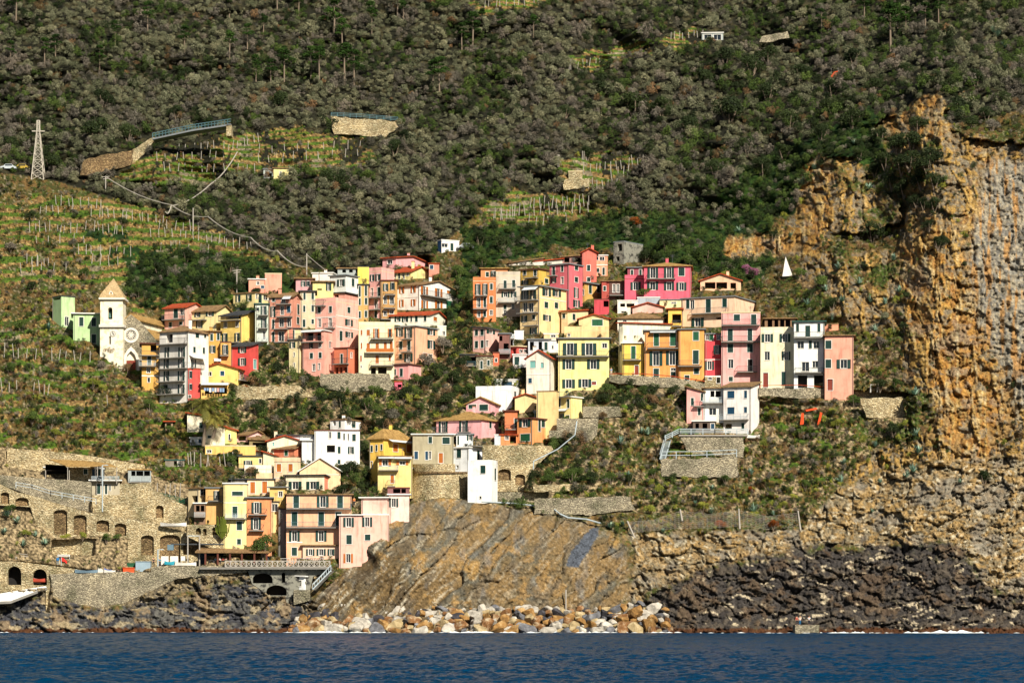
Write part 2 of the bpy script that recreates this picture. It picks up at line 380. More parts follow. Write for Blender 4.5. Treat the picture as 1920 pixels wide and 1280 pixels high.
class HouseRef: pass
def house(crop, x0, xc, x1, yt, yb, roof, col, label, L='', R='', a=None, dep=8.0, off=0.0, root=None, cat='house', name='house', trim=None,
          colR=None, rail='dark', chim=0, stone=None, cons=True, Y=None, trims='w'):
    cx, cy, sc_ = CROPS[crop]
    fx = lambda v: cx + v / sc_
    fy = lambda v: cy + v / sc_
    X0, XC, X1, YT = fx(x0), fx(xc), fx(x1), fy(yt)
    YB = [fy(v) for v in (yb if isinstance(yb, tuple) else (yb, yb, yb))]
    if Y is None: Y = d0(XC, YB[1]) + off
    C = P(XC, YB[1], Y); ray = math.atan2(C.x, C.y)
    wl, wr = XC - X0, X1 - XC
    frontal = wr < 1
    if a is None: a = 0 if frontal else max(12, min(35, math.degrees(math.atan2(wr, max(wl, 1)))))
    A_ = ray + math.radians(a)
    dl = Vector((-math.cos(A_), math.sin(A_), 0)); dr = Vector((math.sin(A_), math.cos(A_), 0))
    nl, nr = -dr, -dl
    def width(d, px):
        k = (px - 960) / F; return (k * C.y - C.x) / (d.x - k * d.y)
    WL = width(dl, X0) if wl > 1 else dep
    WR = width(dr, X1) if not frontal else dep
    WR = min(WR, 22)
    fl = Face(C, dl, nl, WL); fr = Face(C, dr, nr, WR)
    zt = CH + (HZ - YT) / F * C.y
    zb = min(CH + (HZ - y) / F * C.y for y in YB) - 2.0
    org = Vector((C.x, C.y, max(zb, 0)))
    if root is None:
        root = empty(name, org, label, cat)
        LANDMARKS.append(((X0 + X1) / 2, (YT + max(YB)) / 2, X0, X1, YT, max(YB), label))
    else: org = root.location.copy()
    if colR and 'blue side wall' not in label and 'above the big salmon house' not in label and not col.startswith('@'):
        if colR != '7d3434': col = colR
        colR = None
    mt = plaster(col) if not col.startswith('@') else globals()[col[1:]]
    mtR = plaster(colR) if colR else mt
    tm = M_WHITE if trims == 'w' else mt
    # corner heights
    rt = roof.split(':'); kind = rt[0]; rm = ROOF[rt[1]]() if len(rt) > 1 else None
    z = lambda px_: px_ / sc_ / F * C.y
    zA = zC = zB = zD = zt; peakL = peakR = None
    if kind == 'q':
        zA = zt + z(float(rt[2])); zB = zt + z(float(rt[3])); zD = zA + zB - zC
    rise = z(float(rt[2])) if kind in ('h', 'gR', 'gL') else 0
    HL, HR, specs = [], [], []
    for f, txt, H_ in ((fl, L, HL), (fr, R, HR)):
        for k, v in parse(txt):
            xa, ya, xb, yb_ = v
            px0, px1, pya, pyb = fx(xa), fx(xb), fy(ya), fy(yb_)
            u0, _ = f.uz(px0, (pya + pyb) / 2); u1, _ = f.uz(px1, (pya + pyb) / 2)
            um = (u0 + u1) / 2; yy = f.C.y + um * f.d.y
            z1 = CH + (HZ - pya) / F * yy; z0 = CH + (HZ - pyb) / F * yy
            if u0 > u1: u0, u1 = u1, u0
            specs.append((f, k, u0, u1, z0, z1))
            if k in 'soblwBgrdnt':
                zlim = (zA + zC) / 2 if f is fl else (zB + zC) / 2
                z1 = min(z1, min(zt, zA if f is fl else zB) - .08)
                specs[-1] = (f, k, u0, u1, z0, z1)
                q = (u1 - u0) * .27 if k in 'oB' else 0
                H_.append((u0 + q, u1 - q, z0, z1, {'g': 1.45, 'o': .24, 'B': .24, 'w': .24}.get(k, .17)))
    # walls
    m = MB()
    if kind == 'gL': peakL = (WL / 2, zt + rise)
    if kind == 'gR': peakR = (WR / 2, zt + rise)
    wall(m, fl, zb, zC, zA, HL, mt, peakL); wall(m, fr, zb, zC, zB, HR, mtR, peakR)
    pA = fl.pt(WL, 0); pB = fr.pt(WR, 0); pD = pA + dr * WR; 
    def v(p, zz): return Vector((p.x, p.y, zz))
    m.poly([v(pA, zb), v(pD, zb), v(pD, zD), v(pA, zA)], mt); m.poly([v(pB, zb), v(pD, zb), v(pD, zD), v(pB, zB)], mt)
    if kind == 'gL': m.poly([v(pB, zt), v((pB + pD) / 2, zt + rise), v(pD, zt)], mt)
    if kind == 'gR': m.poly([v(pA, zt), v((pA + pD) / 2, zt + rise), v(pD, zt)], mt)
    m.poly([v(C, zC - .02), v(pA, zA - .02), v(pD, zD - .02), v(pB, zB - .02)], mt)
    m.build('wall', root, org)
    # roof
    r = MB(); ov = float(rt[-1]) if kind == 'f' and len(rt) > 2 else (.45 if kind != 'p' else .0)
    eA, eC, eB, eD = pA + dl * ov - dr * ov, v(C, 0) - dl * ov - dr * ov, pB + dr * ov - dl * ov, pD + dl * ov + dr * ov
    roofo = None
    if kind in ('f', 'q', 'p'):
        th = .22 if kind != 'p' else .12
        bz = (zC + .003, zA + .003, zD + .003, zB + .003)
        if kind == 'q': # extend slopes to the overhang
            sl = (zA - zC) / WL; sr = (zB - zC) / WR
            bz = (zC - sl * ov - sr * ov + .01, zA + sl * ov - sr * ov + .01, zD + (sl + sr) * ov + .01, zB - sl * ov + sr * ov + .01)
        p4 = (eC, eA, eD, eB)
        r.hexa([v(p, q) for p, q in zip(p4, bz)] + [v(p, q + th) for p, q in zip(p4, bz)], rm)
        if kind == 'p':   # parapet walls round a terrace
            for (pa, pb) in ((C, pA), (C, pB)):
                dd = (pb - v(C, 0)); dd.z = 0; nn = dd.length; dd.normalize(); other = dr if pa is C and pb is pA else dl
                q0 = v(C, zt + .123); q1 = q0 + dd * nn
                if pb is pB: q0 = q0 + dd * .26
                r.hexa([q0, q1, q1 + other * .25, q0 + other * .25] + [x + Vector((0, 0, .85)) for x in (q0, q1, q1 + other * .25, q0 + other * .25)], mt)
        roofo = r.build('roof', root, org)
    elif kind in ('gL', 'gR'):
        along, across = (dl, dr) if kind == 'gR' else (dr, dl)
        Wa, Wc = (WL, WR) if kind == 'gR' else (WR, WL)
        base = v(C, 0); th = .2; so = rise / (Wc / 2) * ov
        for s_ in (0, 1):
            e0 = base + across * (-ov if s_ == 0 else Wc + ov) - along * ov; e1 = e0 + along * (Wa + 2 * ov)
            m0 = base + across * (Wc / 2) - along * ov; m1 = m0 + along * (Wa + 2 * ov)
            lo, hi = zt - so + .02, zt + rise + .02
            r.hexa([v(e0, lo), v(e1, lo), v(m1, hi), v(m0, hi), v(e0, lo + th), v(e1, lo + th), v(m1, hi + th), v(m0, hi + th)], rm)
        roofo = r.build('roof', root, org)
    elif kind == 'h':
        ce = (eA + eC + eB + eD) / 4; long_ = dl if WL > WR else dr; hl = abs(WL - WR) / 2 * .8
        r1, r2 = ce - long_ * hl, ce + long_ * hl; lo, hi = zt + .02, zt + rise
        # make r1 the end nearer C along long_
        corners = (eC, eA, eD, eB); 
        if long_ is dl: tris = [((eC, eA), (r2, r1)), ((eD, eB), (r1, r2)), ((eA, eD), (r2,)), ((eB, eC), (r1,))]
        else: tris = [((eB, eC), (r1, r2)), ((eA, eD), (r2, r1)), ((eC, eA), (r1,)), ((eD, eB), (r2,))]
        r.hexa([v(p, zt + .004) for p in corners] + [v(p, lo + .12) for p in corners], rm)
        for (b0, b1), tops in tris: r.poly([v(b0, lo + .12), v(b1, lo + .12)] + [v(t_, hi + .12) for t_ in tops], rm)
        roofo = r.build('roof', root, org)
    if chim == 0 and kind in ('h', 'gR', 'gL') and len(label) % 3: chim = 1
    rj = random.Random(int(X0 * 3 + YT))
    if zt - zb > 7 and cat == 'house' and kind != 'p':
        dm = MB(); uu = rj.choice([.12, WL - .25]); q0, q1 = fl.pt(uu, zb, .1), fl.pt(uu, zt - .05, .1)
        dm.bar(q0, q1, .055, M_SLAB, 5); dm.build('drainpipe', root, org)
        if rj.random() < .6:
            am = MB(); q_ = v(C, 0) + dl * WL * rj.uniform(.2, .8) + dr * WR * rj.uniform(.3, .7); q_.z = zt; t_ = q_ + Vector((0, 0, rise + 2.0)); am.bar(q_, t_, .035, M_RAIL, 4)
            for k_ in range(3): am.bar(t_ + Vector((-.5 + .08 * k_, 0, -.12 - .2 * k_)), t_ + Vector((.5 - .08 * k_, 0, -.12 - .2 * k_)), .025, M_RAIL, 4)
            am.build('aerial', roofo or root, org)
    for i in range(chim):
        rr = random.Random(hash(label) % 1000 + i) if False else random.Random(len(label) * 7 + i * 13 + int(x0))
        uu, vv = rr.uniform(.2, .8) * WL, rr.uniform(.25, .75) * WR; q = v(C, 0) + dl * uu + dr * vv
        zc = zt; cm = MB(); w_ = .32
        cm.box((q.x - w_, q.y - w_, zc - .3), (q.x + w_, q.y + w_, zc + rise + 1.1), mt); cm.box((q.x - w_ - .08, q.y - w_ - .08, zc + rise + 1.1), (q.x + w_ + .08, q.y + w_ + .08, zc + rise + 1.25), ROOF['b']())
        cm.build('chimney', roofo or root, org)
    for f, k, u0, u1, z0, z1 in specs:
        if k in 'soblwBgrdnt': make_window(f, k, u0, u1, z0, z1, root, org, trim or tm)
        elif k == 'K': balcony(f, u0, u1, z0, z1, root, org, rail)
        elif k == 'W': balcony(f, u0, u1, z0, z1, root, org, 'white')
        elif k == 'O': balcony(f, u0, u1, z0, z1, root, org, 'wood')
        elif k == 'T': balcony(f, u0, u1, z0, z1, root, org, 'teal')
        elif k == 'A':
            am = MB(); oo = min(1.6, .6 + (z1 - z0)); am.hexa([f.pt(u0, z0, oo), f.pt(u1, z0, oo), f.pt(u1, z1, 0.02), f.pt(u0, z1, .02),
                    f.pt(u0, z0 + .05, oo), f.pt(u1, z0 + .05, oo), f.pt(u1, z1 + .05, .02), f.pt(u0, z1 + .05, .02)], M_AWN)
            am.build('awning', root, org)
        elif k == 'H':
            hm = MB(); f.fbox(hm, u0, u1, z0, z1, -.02, .06, M_WHITE); hm.build('string_course', root, org)
        elif k == 'Z':   # stone base course
            hm = MB(); f.fbox(hm, max(0, u0), min(f.w, u1), z0, z1, -.05, .08, M_STONE); hm.build('stone_base', root, org)
        elif k == 'V':   # drying laundry
            for i in range(int((u1 - u0) / .55)):
                lm = MB(); uu = u0 + i * .55; rr = random.Random(i * 31 + int(u0 * 10)); mtx = rr.choice([M_WHITE, M_AWN, plaster('e7a9a0'), plaster('7f9fc4')])
                f.fbox(lm, uu, uu + .42, z1 - rr.uniform(.6, 1.0), z1, 1.15, 1.19, mtx)
                tag(lm.build('laundry', None, (0, 0, 0)), ['first', 'second', 'third', 'fourth', 'fifth', 'sixth', 'seventh', 'eighth', 'ninth', 'tenth', 'eleventh', 'twelfth', 'last'][min(i, 12)] + ' cloth from the left on the line in front of the open yellow porch', 'laundry', 'washing hanging from the village houses')
    if cons:
        for px_, py_, yy in ((XC, YB[1], C.y), (X0, YB[0], min(pA.y, C.y + 6) if wl > 1 else C.y), (X1, YB[2], min(pB.y, C.y + 6) if not frontal else C.y), ((X0 + XC) / 2, (YB[0] + YB[1]) / 2, (C.y + pA.y) / 2)):
            CONS.append((px_, py_, yy))
        PUSH.append((X0, XC, X1, YT, YB, (pA.y if wl > 1 else C.y), C.y, (pB.y if not frontal else C.y)))
    h_ = HouseRef(); h_.root, h_.fl, h_.fr, h_.C, h_.org, h_.fx, h_.fy, h_.zt, h_.zb, h_.Y, h_.ray = root, fl, fr, C, org, fx, fy, zt, zb, Y, ray
    return h_
# ------------------------------------------------------------------ the village, house by house (numbers are photo measurements)
H = house
# --- west: green house, church neighbours
g = H('A', 85, 160, 276, 300, (500, 560, 600), 'f:d:.1', 'a9cf8f', 'tall pale green tower house with a round window, left of the church', 'g95,312,150,330',
  'w190,475,223,550', a=61, colR='b5d694')
H('A', 262, 492, 492, 452, (640, 735, 735), 'f:w:.5', 'b5d694', 'long pale green house joined to the tower house, left of the bell tower',
  's313,478,350,555 s420,482,457,556 s420,624,457,702', dep=9, off=.4)
H('A', 398, 445, 445, 408, 452, 'f:c:.05', 'b5d694', 'small green roof hut with a peach top on the long green house', dep=2, off=9, cons=False, cat='hut', name='roof_hut')
H('A', 850, 1000, 1000, 708, 1100, 'f:m:.5', 'd9a23a', 'narrow ochre house with a white balcony between the church and the tall white block',
  's898,812,930,885 w893,912,922,955 w900,995,920,1035 g925,715,975,775 K835,775,998,805 W825,850,970,897 H850,975,998,985')
H('A', 1003, 1247, 1422, 600, (1215, 1215, 1100), 'h:b:66', 'd9d0c6', 'tall white apartment block with five stacked balconies right of the church',
  'o1048,737,1085,820 o1165,735,1222,820 o1040,838,1082,915 o1163,838,1217,915 o1040,940,1085,1022 o1160,940,1217,1022 o1040,1058,1072,1132 o1162,1055,1217,1132 g1060,618,1115,695 '
  'w1235,620,1246,690 w1036,1190,1065,1212 w1120,1185,1150,1210 K1000,778,1222,826 K1000,870,1245,918 K1000,980,1222,1028 K1000,1090,1222,1137 K1000,655,1245,708',
  's1310,613,1342,655 s1383,620,1403,655 s1290,732,1312,782 s1372,738,1392,790 A1255,810,1370,835 o1272,840,1312,905 K1250,870,1350,918', colR='efe8dc')
H('A', 1247, 1352, 1352, 925, 1172, 'f:t:.1', 'd9453a', 'narrow red house squeezed below the white apartment block', 'o1252,940,1283,1000 o1252,1050,1283,1098 w1250,1145,1270,1168', off=-1.2)
H('A', 1045, 1222, 1388, 395, 590, 'gR:t:48', 'dc8f7e', 'small pink house with a bright terracotta roof above the white apartment block',
  's1122,405,1160,487 w1176,402,1209,458 s1083,520,1108,565 s1170,515,1197,545 K1045,455,1222,498', colR='f0ac96')
H('B', -140, 125, 276, 505, (690, 690, 690), 'gR:b:62', 'e8d9a0', 'pale yellow house with a wide grey-brown roof behind the ochre houses',
  'o-75,505,-20,560 o30,508,105,552 K-140,535,40,590 o-60,600,0,660', '', colR='f2dd96')
H('B', 2, 158, 158, 698, 1000, 'f:b:.5', 'dda338', 'ochre house with green shutters between the white block and the bright yellow house', 's70,715,95,780 s132,712,157,775 o62,828,120,892', chim=1)
H('B', 165, 360, 511, 545, (800, 790, 790), 'q:d:0:62', 'd9a441', 'bright yellow house with a tall blank side wall, left of the red house',
  'w197,605,225,660 w305,598,332,655 o180,715,232,792 o295,710,345,786 g215,552,350,582 K168,548,355,592 K155,755,350,800', '', colR='f4cf5e')
H('B', 165, 262, 262, 798, 1000, 'f:m:.1', 'd8a040', 'lower wing of the bright yellow house with a white awning beside the red house', 'o180,820,236,905 K160,875,240,918 A105,945,170,975', dep=4, off=-1.5)
H('B', 262, 428, 514, 832, (1055, 1060, 1050), 'q:d:0:45', 'c8322c', 'red house with open green shutters right of the bright yellow house', 'o328,832,403,890 o328,942,403,1008', 't468,955,498,1040', colR='d83b30', trims='w', a=27)
H('B', -21, 325, 402, 1040, (1165, 1165, 1165), 'gL:t:50', 'f1cd62', 'low yellow gabled house with a terracotta edge below the ochre house', 'w40,1068,82,1106 n163,1060,200,1102', 'w340,1070,376,1140 K325,1100,398,1150', a=14)
H('B', -15, 240, 240, 1180, 1285, 'f:c:.3', 'eebc54', 'open yellow ground-floor porch with washing hung outside under the yellow gabled house', 'g20,1212,90,1270 g105,1212,225,1270 A-15,1168,238,1192 V5,1220,200,1262', dep=4, off=-2)
H('B', 282, 482, 606, 340, (475, 475, 475), 'f:b:.25', 'e2cf9c', 'cream flat-topped house with arched niches above the bright yellow house', 'o305,360,350,420 o403,356,454,414',
  's516,355,546,432 w488,352,508,392 w560,352,606,405', colR='ecd58c', a=33)
H('B', 575, 730, 730, 166, 345, 'f:c:.05', 'f0a083', 'tall blank salmon cube house standing highest on the left side of the village', '', dep=7)
H('B', 425, 578, 578, 218, 340, 'f:w:.25', 'ee9a7c', 'low salmon annex with a white roof edge beside the blank salmon cube', 'w497,236,523,265 n537,272,568,298', chim=1, dep=6)
H('B', 485, 606, 606, 445, 800, 'f:k:.35', 'cdd6c2', 'slim pale green-grey house with balconies between the yellow wall and the salmon house',
  'o488,475,522,505 o535,462,590,540 o540,575,590,660 w555,690,578,772 K515,505,604,546 K515,628,600,666 W515,750,600,790')
H('B', 612, 828, 902, 375, (800, 800, 760), 'gR:b:40', 'cf8266', 'tall salmon house with a pile of balconies left of the beige house',
  's640,375,667,420 w728,378,760,432 A750,368,822,402 o627,466,672,560 w718,460,748,542 n778,460,810,520 s640,585,662,672 w708,575,748,652 w780,570,815,650 s640,700,663,795 w700,695,750,785 '
  'K685,395,820,443 K690,515,830,560 K665,630,790,672 K670,750,800,794 o700,820,745,868', 's870,360,894,402 s872,447,894,540 s868,563,893,628', colR='de8f72', chim=1)
H('B', 900, 1038, 1038, 328, 668, 'f:d:.45', 'd8c49e', 'beige five-storey house with a dark flat roof between two salmon houses',
  's929,340,950,402 s1004,338,1027,400 s927,457,948,515 s1004,452,1027,512 s923,585,948,655 s1004,582,1027,625')
H('B', 785, 910, 910, 672, 772, 'f:d:.3', 'd9c690', 'small beige balcony box projecting below the beige five-storey house', 's823,682,848,768 K785,712,910,768', dep=4, off=-1)
H('B', 797, 895, 950, 775, (1070, 1072, 1040), 'f:d:.3', 'c8bca0', 'slim beige tower house with tiny white windows over the hillside', 'o803,795,856,845 w838,890,850,925 w838,985,850,1025', '', colR='ecd9a0')
H('B', 860, 1020, 1020, 212, 330, 'f:b:.5', 'd2989a', 'mauve top-floor house with washing on its roof terrace', 'o905,232,950,280 o955,232,990,278', dep=6)
H('B', 1012, 1200, 1235, 158, 240, 'f:w:.2', 'f0e6d8', 'white roof-terrace house with one thin chimney behind the mauve house', '', '', chim=1, dep=6, a=12)
H('B', 1015, 1205, 1205, 240, 420, 'f:b:.5', 'ecd884', 'lemon house with an outside stair behind the large pink house', 'o1138,238,1188,318 g1060,300,1100,315', dep=6)
H('C', -8, 132, 236, 302, (470, 470, 470), 'f:g:.35', 'c9cdcb', 'pale grey house with a set-back attic storey above the large pink house', 'o58,338,122,395', 's180,330,204,398', colR='e6e8e2', a=33)
H('C', 60, 272, 272, 246, 300, 'f:b:.4', 'a8b0ae', 'grey attic storey with three dark openings under a brown slab roof', 'g100,252,131,280 g158,250,189,278 g215,247,246,275', dep=5)
H('C', 232, 328, 328, 232, 378, 'f:d:.02', 'f3dc45', 'lemon yellow blank cube house left of the magenta house', '', dep=6)
H('B', 1135, 1314, 1436, 340, (420, 420, 420), 'f:d:.4', 'e08a78', 'set-back pink attic with a deep loggia on the large pink house', 'g1215,355,1255,398 g1150,352,1180,398', '', colR='f0a28c', a=27)
H('B', 1040, 1228, 1436, 420, (1060, 1060, 1060), 'p:c', 'dd8b7c', 'large pink five-storey corner house with white string courses',
  's1062,468,1090,528 s1165,462,1193,522 w1063,578,1092,655 w1163,572,1192,650 K1135,622,1226,664 H1040,560,1226,568 K1040,400,1140,458',
  's1335,470,1364,527 o1313,585,1383,642 s1262,690,1291,782 o1315,700,1385,750 w1168,1290,1170,1292 H1230,560,1436,567 H1230,662,1436,669', colR='f5ad99', a=33)
H('B', 920, 1120, 1262, 688, (1070, 1090, 1060), 'f:w:.3', 'dc8474', 'pink terraced house with a covered loggia below the large pink corner house',
  'g948,705,1022,780 g1035,705,1095,780 K920,735,1115,792 A920,682,1110,705 o985,800,1018,850 w1070,797,1096,845 s988,893,1018,945 s1070,888,1098,940 w1012,995,1040,1060 w1065,990,1085,1045',
  'w1166,790,1199,848', colR='f2a690', a=27, off=-1.5)
H('C', 30, 150, 236, 925, (1160, 1160, 1150), 'f:m:.2', 'd9744a', 'small orange house with a terrace and open ground floor below the large pink house',
  's83,975,104,1058 K35,1012,160,1060 g40,1090,66,1152 g78,1090,100,1152 g110,1090,142,1152', 'w170,965,185,1010 w200,870,222,905', colR='7d3434', a=33, off=-1)
H('C', 237, 326, 326, 385, 700, 'f:d:.3', 'd8a856', 'narrow ochre house with paired green shutters left of the magenta house',
  's240,395,258,485 s292,392,312,478 s240,500,258,557 s292,495,314,552 s240,610,258,668 s292,605,313,662')
H('C', 328, 435, 545, 268, (672, 672, 672), 'p:c', 'cf6878', 'magenta house with white open windows and two balconies',
  'o338,297,376,350 o385,292,430,348 w345,412,365,480 s400,405,427,480 w375,505,402,586 s376,605,399,668 K325,455,434,493 K332,555,434,596', '', colR='f0a89c', a=33)
H('C', 445, 560, 842, 150, (240, 240, 235), 'gR:t:34', 'b86a6c', 'wide pink gabled house at the very top of the left village', 'w486,170,528,206', '', colR='f0a4a6', a=33)
H('C', 842, 930, 930, 205, 280, 'f:t:.2', 'e08a70', 'tiny salmon terrace house with blue towels right of the wide pink gable', 'n850,215,880,250', dep=4)
H('C', 533, 685, 864, 272, (340, 340, 340), 'gR:t:58', 'd9a850', 'lemon yellow gabled house with a terracotta roof below the wide pink gable', 'w543,282,562,326 s578,275,596,332 w612,270,634,334 w650,268,668,306', '', colR='f6e08a', a=33)
H('C', 430, 570, 572, 350, 676, 'f:m:.3', 'c9964c', 'ochre house with small balconies between the magenta and the white chalet house',
  'o448,375,494,435 o510,365,550,425 K465,425,555,468 w508,480,542,550 K455,545,555,584 w455,482,480,545 w507,597,540,632 w455,607,480,650 K430,652,512,678')
H('C', 572, 762, 1076, 385, (600, 600, 590), 'gR:b:58', 'dfe0df', 'large white chalet-like house with orange shutters and two long balconies',
  'B590,402,632,455 B688,393,730,450 B590,512,627,572 B690,508,728,564 H575,488,760,494',
  'B772,398,832,480 B893,402,955,485 b996,412,1041,460 K765,430,990,488 B775,520,832,590 B893,520,955,590 l990,520,1040,588 H770,500,976,508', colR='f2eee4', a=33)
H('C', 515, 848, 990, 642, (735, 740, 740), 'gR:t:48', 'ead9b0', 'white gabled house with a long terracotta roof in front of the chalet',
  'o550,655,600,697 o612,652,665,700 s683,650,698,700 s722,650,746,700 s798,642,820,696', 'b880,643,913,694 H852,736,988,742', colR='f2ecd4', a=20)
H('C', 915, 990, 990, 742, 838, 'f:w:.05', 'f0eacc', 'cream lower wing with a tiny balcony beside the salmon house', 'w958,780,980,815', dep=6, off=1)
H('C', 540, 728, 917, 740, (1060, 1058, 1050), 'f:g:.35', 'cf7a60', 'salmon corner house with open dark green shutters and a dark flat roof',
  'o563,750,620,825 o635,750,698,836 K615,808,700,848 s587,867,615,935 s657,862,685,943 K612,918,700,958 s587,975,612,1018 o632,972,703,1040 K540,1022,700,1058',
  'o828,740,893,812 o828,860,893,930 s838,978,872,1018 b792,968,828,1018', colR='f3b186', a=33)
H('C', 240, 545, 545, 740, 1170, 'p:c', 'efe2b4', 'cream curved-front house with orange shutters and three long balconies',
  'b257,770,272,815 b308,768,336,818 B365,760,418,840 B490,760,526,830 K345,792,538,846 b257,880,271,932 b308,882,336,934 b385,880,413,950 b455,875,481,932 b507,868,532,932 O305,932,540,966 '
  'b252,990,267,1040 b385,988,413,1056 b497,985,516,1032 K345,1036,540,1074 g345,1090,388,1145 g405,1085,480,1145 w257,1075,266,1095', dep=9)
H('C', 507, 665, 775, 1066, (1200, 1190, 1170), 'f:m:.3', 'd9708c', 'low hot-pink house on the hillside under the salmon corner house', 's540,1105,560,1157 s592,1100,618,1168', '', colR='f0a09a', a=33, off=-.8)
H('C', 548, 612, 612, 1216, 1290, 'f:t:.1', 'e05a74', 'tiny hot-pink shed on the rocks below the low pink house', 'g575,1235,608,1262', dep=3)
H('C', 918, 950, 1100, 2, (102, 102, 100), 'f:w:.1', '3a6ea5', 'isolated white hut with a blue side wall above the village', '', 'w952,30,1004,62 s1026,28,1052,92', colR='f0eee8', a=61)
# --- centre-right block
H('D', 190, 420, 420, 292, 370, 'q:o:0:0', 'd98a4c', 'orange attic house with white doors on top of the tall orange house', 's232,320,259,360 o272,312,325,366', dep=7)
H('D', 123, 318, 318, 400, 745, 'p:c', 'dc7a34', 'tall orange house with green doors at the left edge of the middle village',
  'o140,425,188,512 o203,422,250,512 K143,488,247,522 s269,418,292,470 w158,540,186,622 s213,537,236,622 K125,602,247,636 s267,530,292,586 w160,655,186,706 s212,652,236,702 w266,647,291,690')
H('D', 320, 527, 527, 352, 702, 'p:c', 'c9bca6', 'grey-beige house with white balconies right of the tall orange house',
  's385,392,411,460 s458,388,485,450 K345,425,490,463 o368,490,435,534 o448,488,495,534 W340,542,500,580 s384,598,411,640 w384,645,411,690 w455,590,480,640')
H('D', 430, 725, 725, 205, 262, 'q:b:-40:0', 'dcd4c6', 'long low white house with a brown sloping roof on top of the middle village', 'w590,205,642,222 w480,225,520,245', dep=9)
H('D', 640, 890, 890, 210, 255, 'q:t:-25:0', 'd8cfc0', 'white upper terrace house with a slanted red-edged roof left of the coral gable', 'w720,222,800,244', dep=7)
H('D', 530, 685, 776, 295, (432, 432, 430), 'f:m:.35', 'c99a2c', 'mustard yellow house with green doors beside the crimson house', 's553,295,578,345 s643,290,668,352 o540,390,600,426 K575,332,683,370', 's744,268,770,312 s738,377,769,418',
  colR='dcae30', a=33)
H('D', 780, 945, 1062, 252, (640, 640, 620), 'f:g:.35', 'c4505a', 'tall crimson-pink corner house beside the coral gable',
  's802,272,826,345 s877,262,898,316 w877,362,899,420 o795,370,838,410 K775,314,850,353', 's994,258,1024,305 s994,362,1024,408 o985,455,1026,540 o980,560,1036,620', colR='e0606a', a=33, trims='w')
H('D', 1058, 1182, 1182, 152, 405, 'gL:t:32', 'ea6a55', 'coral red gabled house rising highest in the middle village', 's1100,260,1128,310 s1100,365,1128,402', dep=9)
H('D', 890, 1058, 1058, 180, 250, 'q:b:-12:0', 'a87a74', 'shaded roof terrace room left of the coral gable', 'g905,185,950,238 g975,180,1045,238', dep=6)
H('D', 1180, 1276, 1276, 180, 352, 'f:w:.2', 'f0a078', 'small salmon house with a row of white windows right of the coral gable', 'w1180,190,1197,218 w1210,190,1228,220 w1232,190,1248,220 s1180,288,1206,322 s1232,282,1252,345 H1180,255,1276,262')
H('D', 527, 692, 923, 440, (860, 852, 850), 'f:g:.5', 'c8ab84', 'big cream-yellow corner house with balconies in the middle of the village',
  'o538,478,600,552 o615,475,665,550 K500,527,688,563 A570,442,688,478 w553,580,587,660 w600,585,640,660 K515,632,688,670 o538,695,588,746 s630,685,656,726 K570,742,690,778 o610,795,672,856 K570,852,690,888',
  'o716,458,788,524 o803,465,874,528 s735,575,768,628 s822,580,853,632 o722,688,788,736 H696,553,920,559', colR='f2cf8c', a=33)
H('D', 1012, 1080, 1226, 412, (560, 558, 558), 'f:g:.5', 'c06a4a', 'olive-ochre terraced house with dark shutters right of the crimson corner house', 'w1045,470,1073,520', 's1115,430,1141,504 s1184,422,1211,496', colR='cfa045', a=33)
H('D', 1226, 1300, 1300, 400, 560, 'f:b:.3', 'b4483a', 'narrow brick-red house between the ochre terraced house and the pink villa', 's1240,440,1262,480')
H('D', 880, 935, 1120, 655, (765, 762, 740), 'q:t:0:38', 'd9b884', 'small cream house with a sloping red-edged roof beside the big cream house', 's888,675,914,716', 's975,677,1001,730', colR='f0cf98', a=33)
H('E', 62, 185, 185, 582, 702, 'f:m:.02', 'cc3a48', 'low crimson terrace wall house under the ochre terraced house', 'g140,590,182,640', dep=4)
H('D', 122, 232, 346, 800, (1010, 1008, 1000), 'q:d:10:-6', 'd99a90', 'small pink corner house with a dark sloping roof above the stone cottage', 's138,812,166,864 s185,808,215,862 s138,910,166,972 s188,905,214,968',
  'o238,803,309,848 w228,905,256,958', colR='efb5a4', a=33)
H('D', 150, 296, 296, 1042, 1152, 'f:m:.2', '@M_STONE2', 'small grey stone cottage under the small pink corner house', 's185,1080,206,1150 s245,1075,266,1120', dep=5)
H('D', 16, 150, 150, 1030, 1130, 'f:d:.3', '7a6a58', 'dark open shed with a blue rail left of the stone cottage', 'g25,1045,145,1100 T25,1100,146,1124', dep=4)
H('D', 294, 348, 348, 1012, 1122, 'f:m:.1', 'd9683a', 'narrow orange-red shed right of the stone cottage', 'w312,1060,330,1090', dep=4)
H('D', 345, 445, 445, 850, 1060, 'f:g:.3', '8a5a50', 'open terrace house with white railings below the grey-beige house', 'g350,865,375,910 g385,930,430,990 W345,985,443,1018', dep=5)
H('D', 380, 475, 475, 860, 960, 'f:w:.1', 'c6ccd0', 'pale grey balcony house with a white rail left of the white roof cube', 'g395,900,465,955 W382,868,475,890', dep=5, off=-1)
H('D', 478, 558, 558, 828, 892, 'f:w:.05', 'eceae4', 'white roof cube with two planters in the middle of the village', '', dep=4)
H('D', 445, 500, 606, 958, (1062, 1062, 1060), 'q:c:0:8', 'c23e34', 'red terrace house under a sand-coloured canopy', 'g462,975,490,1025', 'w520,985,555,1010 w560,985,600,1010', colR='d0483a', a=33)
H('D', 465, 582, 582, 1030, 1145, 'f:w:.2', 'ead8d4', 'white ground-floor terrace room left of the white gabled house', 's478,1045,520,1115 W515,1085,580,1138', dep=4)
H('D', 596, 780, 780, 900, 1010, 'f:g:.4', 'c8ccd4', 'pale blue-grey terrace house with dark doors below the big cream house', 'g610,915,645,990 g685,915,715,985 s735,920,762,990', dep=6)
